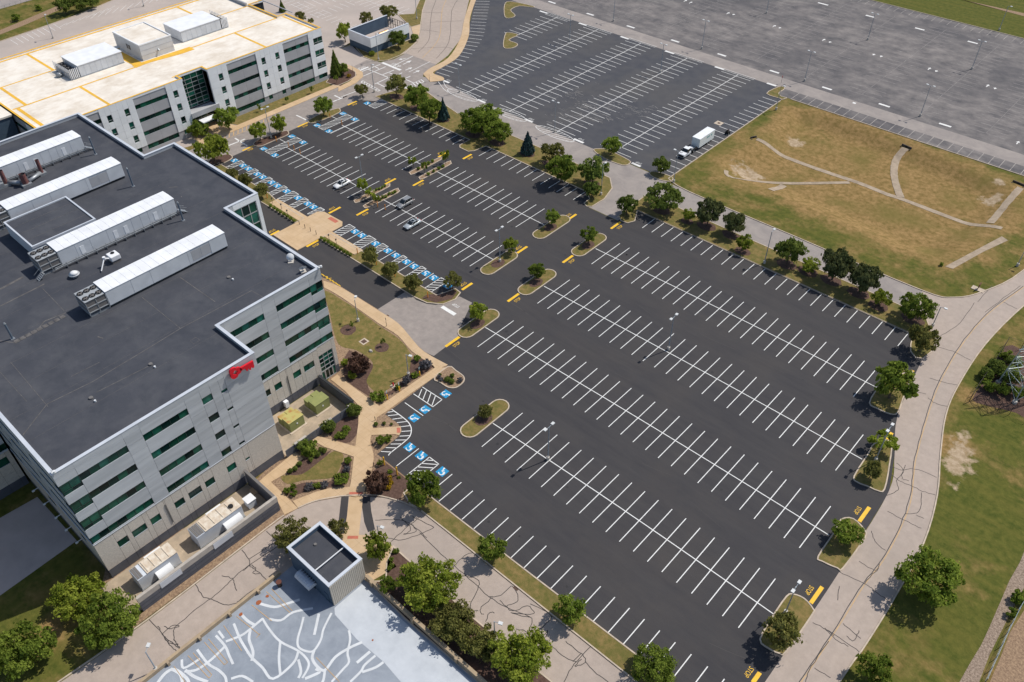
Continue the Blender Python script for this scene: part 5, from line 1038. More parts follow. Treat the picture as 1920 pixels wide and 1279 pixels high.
# ---------------- service yards by the office
yw = empty('service_yard_wall', (-86.6, 23.5, 0), 'dark block yard wall with pale cap around two generators', 'wall'); yo = (-86.6, 23.5, 0)
for i in range(8):
    a, b = 10.9+25.4*i/8, 10.9+25.4*(i+1)/8; MB().box(-86.85, -86.4, a+.01, b-.01, 0, 2.5).build('wall_panel', 'base_dark', yw, yo)
MB().box(-86.88, -86.36, 10.88, 36.32, 2.505, 3.62).build('cap_course', 'wall_cap', yw, yo); MB().box(-95.25, -86.9, 35.9, 36.3, 0, 3.0).build('side_wall', 'base_dark', yw, yo); MB().box(-95.25, -86.9, 35.86, 36.34, 3.005, 3.6).build('side_cap', 'louvre', yw, yo)
for a, b in ((14.6, 18.2), (24.0, 27.5)): MB().box(-86.35, -86.3, a, b, 2.2, 3.5).build('louvre_panel', 'coping', yw, yo)
for z in (0.8, 1.65): MB().box(-86.395, -86.38, 11, 36.2, z, z+0.03).build('wall_joint', 'core_dark', yw, yo)
struct('yard_slab', [(-95.3, 8.5), (-95.3, 35.8), (-87.0, 35.8), (-87.0, 8.5)], 0.06, 'yard_floor')
def generator(y0, y1, lab, hole):
    t = empty('generator', (-91, (y0+y1)/2, 0.06), lab, 'generator', 'white generators in the yard'); o_ = (-91, (y0+y1)/2, 0.06)
    MB().box(-92.4, -89.7, y0, y1, 0.35, 3.0).build('enclosure', 'gen_side', t, o_, bevel=0.04); MB().box(-92.45, -89.65, y0+1.6, y1, 3.01, 3.14).build('roof', 'gen_roof', t, o_, bevel=0.04)
    for i in range(3 if hole else 2):
        yy = y0+0.1+i*0.48; MB().box(-92.3, -89.8, yy, yy+0.42, 3.01, 3.06).build('louvre', 'louvre', t, o_)
    for i in range(4): yy = y0+1.9+i*(y1-y0-2)/4; MB().box(-92.2, -89.9, yy, yy+0.1, 3.14, 3.24).build('roof_rib', 'gen_roof', t, o_)
    tk = MB(); ty0, ty1 = (y0+4.6, y0+7.8) if hole else (y0+2.6, y0+5.2); n = 10
    pr = [(-89.65+1.15*math.sin(a), 0.9+1.25*math.cos(a)*1.0) for a in np.linspace(0, math.pi*0.62, n)]
    tk.add([(p[0], yv, p[1]) for yv in (ty0, ty1) for p in pr]+[(-89.65, ty0, 0.5), (-89.65, ty1, 0.5)], [(i+1, i, n+i, n+i+1) for i in range(n-1)]+[tuple(range(n))+(2*n,), tuple(range(2*n-1, n-1, -1))+(2*n+1,)])
    tk.build('air_scoop', 'unit_white', t, o_); MB().box(-93.1, -92.4, (y0+y1)/2-0.6, (y0+y1)/2+2.2, 1.6, 2.7).build('side_duct', 'unit_white', t, o_)
    MB().box(-92.5, -89.6, y0-0.05, y1+0.05, 0, 0.33).build('skid', 'galv', t, o_)
    if hole: MB().cyl(-90.8, y1-1.3, 3.15, 3.4, 0.42, 12).build('exhaust', 'fan_black', t, o_)
generator(23.0, 31.5, 'longer white generator with stained roof and round exhaust in the walled yard', True); generator(12.7, 19.5, 'shorter white generator with stained roof in the walled yard', False)
t = empty('utility_cabinet', (-91.0, 33.6, 0.06), 'small white equipment cabinet in the corner of the generator yard', 'cabinet'); MB().box(-.75, .75, -.75, .75, .15, 1.7).build('body', 'gen_side', t); MB().box(-.85, .85, -.85, .85, 1.71, 1.8).build('lid', 'unit_white', t); MB().box(-.7, .7, -.7, .7, 0, .14).build('plinth', 'pole_base', t)
tw = empty('transformer_yard_wall', (-99, 52, 0), 'dark wall and gates around two green transformers', 'wall'); to_ = (-99, 52, 0)
MB().box(-105.2, -95.0, 59.45, 59.85, 0, 2.5).build('side_wall', 'base_dark', tw, to_); MB().box(-105.2, -94.9, 59.4, 59.9, 2.505, 2.65).build('side_cap', 'core_dark', tw, to_)
for a, b, kind in [(43.95, 46.0, 'g'), (46.0, 48.6, 'w'), (48.6, 50.8, 'g'), (50.8, 53.0, 'g'), (53.0, 54.4, 'w'), (54.4, 58.4, 'g'), (58.4, 59.42, 'w')]:
    if kind == 'g':
        for k_ in range(2): aa = a+(b-a)*k_/2; MB().box(-94.96, -94.86, aa+.03, aa+(b-a)/2-.03, 0.12, 1.95).build('gate_leaf', 'base_dark', tw, to_)
    else: MB().box(-95.1, -94.75, a+.01, b-.01, 0, 2.0).build('pier', 'base_dark', tw, to_); MB().box(-95.15, -94.7, a, b, 2.005, 2.15).build('pier_cap', 'wall_cap', tw, to_)
struct('yard_slab', [(-105.3, 44.1), (-105.3, 59.3), (-95.2, 59.3), (-95.2, 44.1)], 0.065, 'yard_floor')
def transformer(y0, lab, top):
    t = empty('transformer', (-100.4, y0+1.5, 0.065), lab, 'transformer', 'green transformers behind the gates'); 
    MB().box(-1.0, 1.2, -1.6, 1.6, 0.1, 2.35).build('cabinet', 'trans_green', t, bevel=0.03); MB().box(-1.05, 1.25, -1.65, 1.65, 2.36, 2.44).build('lid', top, t)
    for q in range(2): MB().box(-2.5, -1.05, -1.65+q*1.6, -0.15+q*1.6, 0.1, 1.75+0.1*q).build('tank', 'trans_green', t, bevel=0.03); MB().box(-2.52, -1.03, -1.67+q*1.6, -0.13+q*1.6, 1.86+0.1*q-0.1, 1.92+0.1*q-0.1).build('tank_lid', top, t)
    MB().box(1.2, 1.26, -0.1, 0.15, 1.2, 1.5).build('handle', 'dish_white', t); MB().box(-2.7, 1.6, -1.9, 1.9, -0.01, 0.1).build('pad', 'kerb', t)
transformer(48.2, 'green transformer with rust stained orange lid behind the yard gates', 'trans_rust'); transformer(54.2, 'green transformer with clean olive lid beside the yard side wall', 'trans_green')
t = empty('wall_meter_box', (-105.0, 51.5, 0), 'small white meter box against the dark base inside the transformer yard', 'meter box'); MB().box(-.35, .4, -.4, .4, .5, 1.9).build('box', 'unit_white', t); MB().box(-.2, .2, -.2, .2, 0, .5).build('post', 'galv', t)

# ---------------- parking deck and stair tower
deck = struct('parking_deck', [(-76.1, -40), (-76.1, 37.2), (-5, 37.2), (-5, -40)], 0.03, 'deck')
struct('pale_deck_coating', Wp(TD([(1392, 722), (1600, 545), (1764, 690), (2000, 900), (2440, 1290), (1900, 1290), (1764, 1130), (1700, 1075), (1560, 958), (1500, 890), (1395, 772)])), 0.036, 'deck_pale', deck)
dw = empty('deck_parapet', (-76.2, 10, 0), 'low tan wall along the service road side of the painted deck', 'wall'); do = (-76.2, 10, 0)
MB().box(-76.6, -76.12, -40, 28.9, 0, 0.75).build('wall', 'deck_wall', dw, do)
for y in np.arange(-38, 28, 5.2): MB().box(-76.12, -75.75, y, y+0.35, 0, 0.8).build('buttress', 'deck_wall', dw, do)
dw = empty('deck_parapet', (-40, 37.4, 0), 'tan wall between the deck and the row of large trees', 'wall'); do = (-40, 37.4, 0)
MB().box(-65.3, -5, 37.2, 37.6, 0, 1.15).build('wall', 'deck_wall', dw, do); MB().box(-65.3, -5, 37.14, 37.66, 1.155, 1.25).build('cap', 'deck_wall', dw, do)
for x in np.arange(-64, -8, 9.3): MB().box(x, x+0.5, 36.95, 37.19, 0, 1.3).build('pilaster', 'deck_wall', dw, do)
db = MB(); zq = 0.04
for ln in [[(830, 690), (940, 715), (1020, 695), (1130, 660)], [(900, 805), (990, 815), (1080, 755), (1230, 725)], [(850, 800), (900, 880), (985, 975), (1120, 1045), (1190, 1115), (1195, 1170), (1150, 1250)], [(985, 975), (975, 1100), (985, 1220)], [(690, 770), (740, 820), (790, 850)], [(855, 800), (760, 880), (690, 930), (575, 975)], [(635, 840), (680, 950), (720, 1020), (770, 1095), (850, 1170), (930, 1255), (1080, 1140), (1120, 1050)], [(760, 890), (750, 960), (780, 1050), (770, 1120)], [(1160, 790), (1140, 870), (1115, 960), (1125, 1020), (1190, 1050), (1240, 1040), (1290, 960), (1310, 880), (1370, 760)], [(1275, 765), (1240, 925)], [(1240, 1040), (1225, 1100), (1260, 1160), (1320, 1190), (1400, 1090), (1510, 1020), (1600, 980)], [(1500, 890), (1510, 960), (1490, 1060), (1500, 1130), (1450, 1190), (1370, 1279)], [(1320, 1190), (1310, 1260), (1290, 1300)], [(1660, 1050), (1560, 1135)], [(1700, 1080), (1620, 1150), (1590, 1200), (1510, 1279)], [(1760, 1130), (1700, 1170), (1600, 1205)], [(500, 930), (570, 1010), (600, 1080), (630, 1145)], [(570, 1010), (500, 1080), (430, 1140), (350, 1190), (265, 1200)], [(360, 1035), (440, 1140), (520, 1190), (570, 1240), (580, 1290)], [(245, 1110), (260, 1175), (380, 1105)], [(270, 1190), (340, 1240), (440, 1279)], [(160, 1180), (230, 1220), (250, 1290)], [(60, 1290), (120, 1215), (190, 1185), (280, 1250), (300, 1300)], [(520, 895), (560, 950)], [(1120, 1110), (1140, 1200), (1120, 1250)], [(615, 1255), (700, 1235), (780, 1280)], [(1170, 1255), (1280, 1205), (1250, 1180)]]:
    db.ribbon(smooth(Wp(TD(ln)), n=4), random.uniform(0.32, 0.46), zq); zq += 0.0006
db.build('crack_repair', 'deck_seal', deck)
dl = MB()
for a, b in [((655, 785), (830, 925)), ((560, 855), (695, 1045)), ((415, 980), (565, 1150)), ((290, 1080), (450, 1250)), ((445, 955), (590, 1130)), ((330, 1060), (470, 1225)), ((185, 1160), (270, 1279)), ((880, 600), (1060, 760)), ((920, 580), (1075, 745)), ((1255, 1095), (1430, 1279)), ((770, 700), (920, 820)), ((565, 1150), (590, 1130)), ((450, 1250), (470, 1225)), ((805, 945), (835, 915))]: dl.ribbon(Wp(TD([a, b])), 0.1, 0.06)
dl.build('stall_lines', 'line_tan', deck)
for p, r in [((823, 682), .4), ((887, 635), .25), ((688, 770), .3), ((1680, 965), .15)]:
    X, Y = W(*TD([p])[0]); MB().sheet([(X+r*math.cos(t)*random.uniform(.8, 1.2), Y+r*math.sin(t)*random.uniform(.8, 1.2)) for t in np.linspace(0, 5.8, 11)], 0.065).build('rust_stain', 'rust', deck)
stb = empty('stair_tower', (-70.7, 34.3, 0), 'small flat roofed stair tower with cream ribbed wall at the deck corner', 'building'); so_ = (-70.7, 34.3, 0)
MB().box(-75.7, -65.8, 31.2, 37.3, 0, 4.0).build('core', 'slate_blue', stb, so_); MB().box(-75.5, -66.0, 31.4, 37.1, 4.0, 4.4).build('roof', 'roof_dark', stb, so_)
MB().strip([(-75.7, 31.2), (-65.8, 31.2), (-65.8, 37.3), (-75.7, 37.3)], 0.35, 3.6, 5.2, True).build('parapet', 'slate_blue', stb, so_); MB().strip([(-75.7, 31.2), (-65.8, 31.2), (-65.8, 37.3), (-75.7, 37.3)], 0.5, 5.205, 5.4, True).build('coping', 'coping', stb, so_)
for i in range(20): a = 31.05+6.4*i/20; MB().box(-65.62, -65.5, a+.03, a+.29, 0.05, 5.15).build('wall_rib', 'ribbed_cream', stb, so_)
MB().box(-65.64, -65.58, 31.02, 37.48, 0.02, 5.18).build('wall_sheet', 'ribbed_cream', stb, so_); MB().box(-75.7, -65.7, 30.98, 31.02, 0.02, 5.15).build('side_sheet', 'slate_blue', stb, so_)
MB().box(-69.6, -69.45, 31.4, 37.1, 4.9, 5.05).build('cross_beam', 'dish_white', stb, so_); MB().cyl(-73.6, 34.6, 4.4, 4.6, 0.25, 12).build('roof_drain', 'louvre', stb, so_)
cv = MB(); n = 9; pr = [(29.4+1.55*(0.5-0.5*math.cos(a)), 2.3+0.75*math.sin(a)) for a in np.linspace(0, math.pi, n)]
cv.add([(x, p[0], p[1]) for x in (-72.7, -69.1) for p in pr], [(i, i+1, n+i+1, n+i) for i in range(n-1)]+[tuple(range(n)), tuple(range(2*n-1, n-1, -1))]); cv.build('barrel_canopy', 'coping', stb, so_)
for x in np.linspace(-72.5, -69.3, 7): MB().box(x-0.03, x+0.03, 29.5, 30.9, 3.02, 3.07).build('canopy_rib', 'coping', stb, so_)
MB().box(-71.8, -70.0, 30.9, 30.97, 0.05, 2.2).build('door', 'core_dark', stb, so_); MB().box(-67.4, -66.5, 30.9, 30.97, 0.05, 2.2).build('door', 'slate_blue', stb, so_)
t = empty('litter_bin', (*W(*TD([(982, 555)])[0]), 0.03), 'small dark litter bin on the deck by the stair tower', 'bin'); MB().tube((0, 0, 0), (0, 0, 1.0), .35, .42, 12).build('body', 'post_dark', t); MB().cyl(0, 0, 1.0, 1.1, .45, 12).build('lid', 'wood_brown', t)

# ---------------- roofless plant enclosure
en = empty('plant_enclosure', (-223, 178, 0), 'roofless white walled enclosure with slate base by the entrance road', 'building'); eo = (-223, 178, 0)
def ewall(x0, x1, y0, y1): MB().box(x0, x1, y0, y1, 0, 5.45).build('wall', 'slate_blue', en, eo)
ewall(-217.6, -217.3, 169.8, 186.8); ewall(-228.6, -228.3, 169.8, 186.8); ewall(-228.6, -217.3, 169.5, 169.79)
for i in range(4): a, b = 169.5+17.3*i/4, 169.5+17.3*(i+1)/4; MB().box(-217.29, -217.2, a+.02, b-.02, 2.3, 5.4).build('panel', 'panel_white', en, eo)
for i in range(3): a, b = -228.6+11.4*i/3, -228.6+11.4*(i+1)/3; MB().box(a+.02, b-.02, 169.4, 169.49, 2.3, 5.4).build('panel', 'panel_white', en, eo)
MB().box(-217.75, -217.15, 169.35, 186.85, 5.455, 5.55).box(-228.75, -228.2, 169.35, 186.85, 5.455, 5.55).box(-228.2, -217.75, 169.35, 169.9, 5.455, 5.55).build('coping', 'coping', en, eo)
for x in np.linspace(-228, -218, 9): MB().box(x, x+0.12, 186.6, 186.75, 0, 5.3).build('fence_post', 'fan_black', en, eo)
for z in (1.5, 3.2, 5.2): MB().box(-228.3, -217.7, 186.62, 186.72, z, z+.1).build('fence_rail', 'fan_black', en, eo)
MB().box(-228.2, -217.7, 169.9, 186.5, 0.0, 1.6).build('platform', 'dock_concrete', en, eo)
t = empty('storage_tank', (-222.5, 179.5, 1.6), 'horizontal copper coloured tank inside the roofless enclosure', 'tank'); MB().tube((0, -1.9, 1.1), (0, 1.9, 1.1), 0.85, n=16).build('shell', 'tank_copper', t, None, False); MB().tube((0, 1.9, 1.1), (0, 2.6, 1.1), 0.8, .5, n=14).build('end_cap', 'unit_white', t)
for y in (-1.3, 1.2): MB().box(-.8, .8, y, y+.3, 0, .7).build('saddle', 'louvre', t)
# ================================================================== vegetation
def leaf_cloud(name, pts, nrm, size, m, jitter=0.8):
    n = len(pts); rd = RN.normal(size=(n, 3)); nn = nrm+rd*jitter; nn /= np.linalg.norm(nn, axis=1)[:, None]+1e-9
    u = np.cross(nn, RN.normal(size=(n, 3))); u /= np.linalg.norm(u, axis=1)[:, None]+1e-9; v = np.cross(nn, u)
    s = size*(0.65+0.7*RN.random(n))[:, None]; a = 0.55+0.25*RN.random(n)[:, None]
    V = np.concatenate([pts-u*s, pts+v*s*a, pts+u*s, pts-v*s*a], 1).reshape(-1, 3); F = np.arange(4*n).reshape(-1, 4)
    me = bpy.data.meshes.new(name); me.from_pydata(V.tolist(), [], F.tolist()); at = me.attributes.new('tone', 'FLOAT', 'FACE'); at.data.foreach_set('value', np.asarray(TONE[0], np.float32)); me.materials.append(MATS[m]); return me
TONE = [None]
def unit(n):
    d = RN.normal(size=(n, 3)); return d/np.linalg.norm(d, axis=1)[:, None]
def crown(kind, n, fr, leaf, m, lobes=34, lr=(0.13, 0.28), fill=0.08):
    """unit tree: radius 1, height 1 (z scaled later), crown from z=fr to 1; leaf sizes in unit radius"""
    zc = (1+fr)/2; zh = (1-fr)/2; P = []; Q = []; TONE[0] = RN.random(n)
    if kind == 'cone':
        t = RN.random(n)**0.6; z = 1-t*(1-fr); ang = RN.random(n)*2*math.pi; tier = 0.78+0.22*np.abs(np.sin(z*26)); lob = 0.85+0.15*np.cos(ang*7+z*9)
        r = t*tier*lob*(0.55+0.45*RN.random(n)**0.4)
        P = np.stack([r*np.cos(ang), r*np.sin(ang), z], 1); Q = np.stack([np.cos(ang), np.sin(ang), np.full(n, 0.5)], 1)
    else:
        c = unit(lobes)*(RN.random(lobes)**0.35)[:, None]; rr = RN.uniform(lr[0], lr[1], lobes)
        if kind == 'oval': c[:, 2] = c[:, 2]*0.9
        lim = np.maximum(1e-3, np.linalg.norm(c, axis=1)); c *= np.minimum(1, (1-rr*0.75)/lim)[:, None]
        k = RN.integers(0, lobes, n); d = unit(n); d[:, 2] = np.where(RN.random(n) < 0.65, np.abs(d[:, 2]), d[:, 2])
        rad = rr[k]*(0.5+0.5*RN.random(n)**0.5)*np.where(RN.random(n) < 0.25, 1.0+0.55*RN.random(n), 1.0)
        TONE[0] = 0.6*RN.random(lobes)[k]+0.4*RN.random(n)
        P = c[k]+d*rad[:, None]; Q = d+0.4*P
        i = int(n*fill); P[:i] = unit(i)*(RN.random(i)**0.33)[:, None]*0.8
        if kind == 'flat': P[:, 2] = np.where(P[:, 2] < -0.55, -0.55, P[:, 2])
        P = np.stack([P[:, 0], P[:, 1], zc+P[:, 2]*zh], 1)
    return P, Q
def trunk_mesh(fr, r, kind, limbs=5):
    b = MB(); top = fr+(1-fr)*(0.9 if kind == 'cone' else 0.5); b.tube((0, 0, -0.01), (0.015, 0.01, fr), r*1.15, r*0.85, 7, False); b.tube((0.015, 0.01, fr), (0, 0, top), r*0.85, r*0.25, 7)
    if kind != 'cone':
        for k in range(limbs):
            a = k*2*math.pi/limbs+0.5; z0 = fr*0.9+0.05*k*(1-fr); b.tube((0.01, 0.01, z0), (0.55*math.cos(a), 0.55*math.sin(a), z0+0.34*(1-fr)), r*0.5, r*0.15, 5)
    me = bpy.data.meshes.new('trunk'); me.from_pydata(b.v, [], b.f); me.materials.append(MATS['bark']); return me
PROT = {}
def proto(key, kind, n, fr, leaf, m, variants=2, tr=0.05, **kw):
    out = []
    for _ in range(variants):
        P, Q = crown(kind, n, fr, leaf, m, **kw); out.append((leaf_cloud('crown', P*np.array([1, 1, 1.0]), Q, leaf, m), trunk_mesh(fr, tr, kind)))
    PROT[key] = (out, fr)
proto('mid', 'oval', 2300, 0.2, 0.072, 'leaf_mid', 3); proto('dark', 'oval', 2300, 0.18, 0.072, 'leaf_dark', 2); proto('light', 'oval', 2000, 0.16, 0.072, 'leaf_light', 3)
proto('olive', 'oval', 1800, 0.2, 0.072, 'leaf_olive', 2); proto('bigl', 'oval', 7500, 0.14, 0.042, 'leaf_light', 2, lobes=85, lr=(0.09, 0.21)); proto('bigm', 'oval', 7500, 0.14, 0.042, 'leaf_mid', 3, lobes=85, lr=(0.09, 0.21))
proto('bigo', 'oval', 7000, 0.1, 0.042, 'leaf_olive', 2, lobes=85, lr=(0.09, 0.21)); proto('pine', 'oval', 3600, 0.2, 0.070, 'leaf_pine', 3, lobes=26, lr=(0.18, 0.32), fill=0.1); proto('pineo', 'oval', 6500, 0.1, 0.05, 'leaf_olive', 2, lobes=36, lr=(0.16, 0.28))
proto('spruce', 'cone', 2600, 0.08, 0.085, 'leaf_blue', 2); proto('fir', 'cone', 2600, 0.06, 0.085, 'leaf_dark', 1); proto('ball', 'oval', 1700, 0.25, 0.11, 'leaf_olive', 2, lobes=24, lr=(0.3, 0.42)); proto('young', 'oval', 480, 0.3, 0.12, 'leaf_mid', 2, tr=0.05, lobes=9)
proto('sparse', 'oval', 700, 0.25, 0.12, 'leaf_light', 2, lobes=9)
proto('bush', 'flat', 1300, 0.0, 0.12, 'leaf_mid', 2, lobes=18); proto('bushd', 'flat', 2400, 0.0, 0.10, 'leaf_dark', 2, lobes=24, lr=(0.34, 0.44)); proto('burg', 'flat', 2600, 0.03, 0.08, 'leaf_burgundy', 1, lobes=22); proto('yel', 'flat', 700, 0.0, 0.13, 'leaf_yellow', 1); proto('lav', 'flat', 900, 0.0, 0.12, 'leaf_lavender', 1); proto('small', 'flat', 260, 0.0, 0.24, 'leaf_mid', 2, lobes=8, lr=(.4, .6)); proto('bushl', 'flat', 1300, 0.0, 0.11, 'leaf_light', 1)
PC = {}; AM = dict(bigl=0.55, bigm=0.66, bigo=0.7, pineo=0.55, light=1.0, young=1.3, sparse=1.2, ball=0.95, pine=0.9)
def plant(name, key, bb, label, cat, group=None, z0=0.1):
    cx, cy, wpx, hpx = bb; vs, fr = PROT[key]; z = 2.0; R = H = 1
    for _ in range(4):
        s, p = scale_at(cx, cy, z); R = wpx/2/s; q = (hpx/2/s)**2-(R*math.sin(p))**2
        a = math.sqrt(q)/math.cos(p) if q > 0 else 0.0; cone = key in ('spruce', 'fir')
        if cone: H = hpx/s/math.cos(p)*0.92; zc = H*0.5
        else: a = min(max(a, 0.55*R), AM.get(key, 0.85)*R); H = 2*a/(1-fr); zc = H-a
        z = z0+zc
    if not key.startswith('big') and key != 'pineo': R *= 1.1
    X, Y = W(cx, cy, z); Y += 0.9*(key in ('bigl', 'pineo') and X > -72); i = PC.get(key, 0); PC[key] = i+1; cm, tm = vs[i % len(vs)]
    t = empty(name, (X, Y, z0), label, cat, group, random.random()*6.28); t.scale = (R, R, H)
    for nm, me in (('trunk', tm), ('crown', cm)):
        if nm == 'trunk' and fr < 0.02: continue
        o = bpy.data.objects.new(nm if fr >= 0.02 else 'foliage', me); col.objects.link(o); o.parent = t
    return t
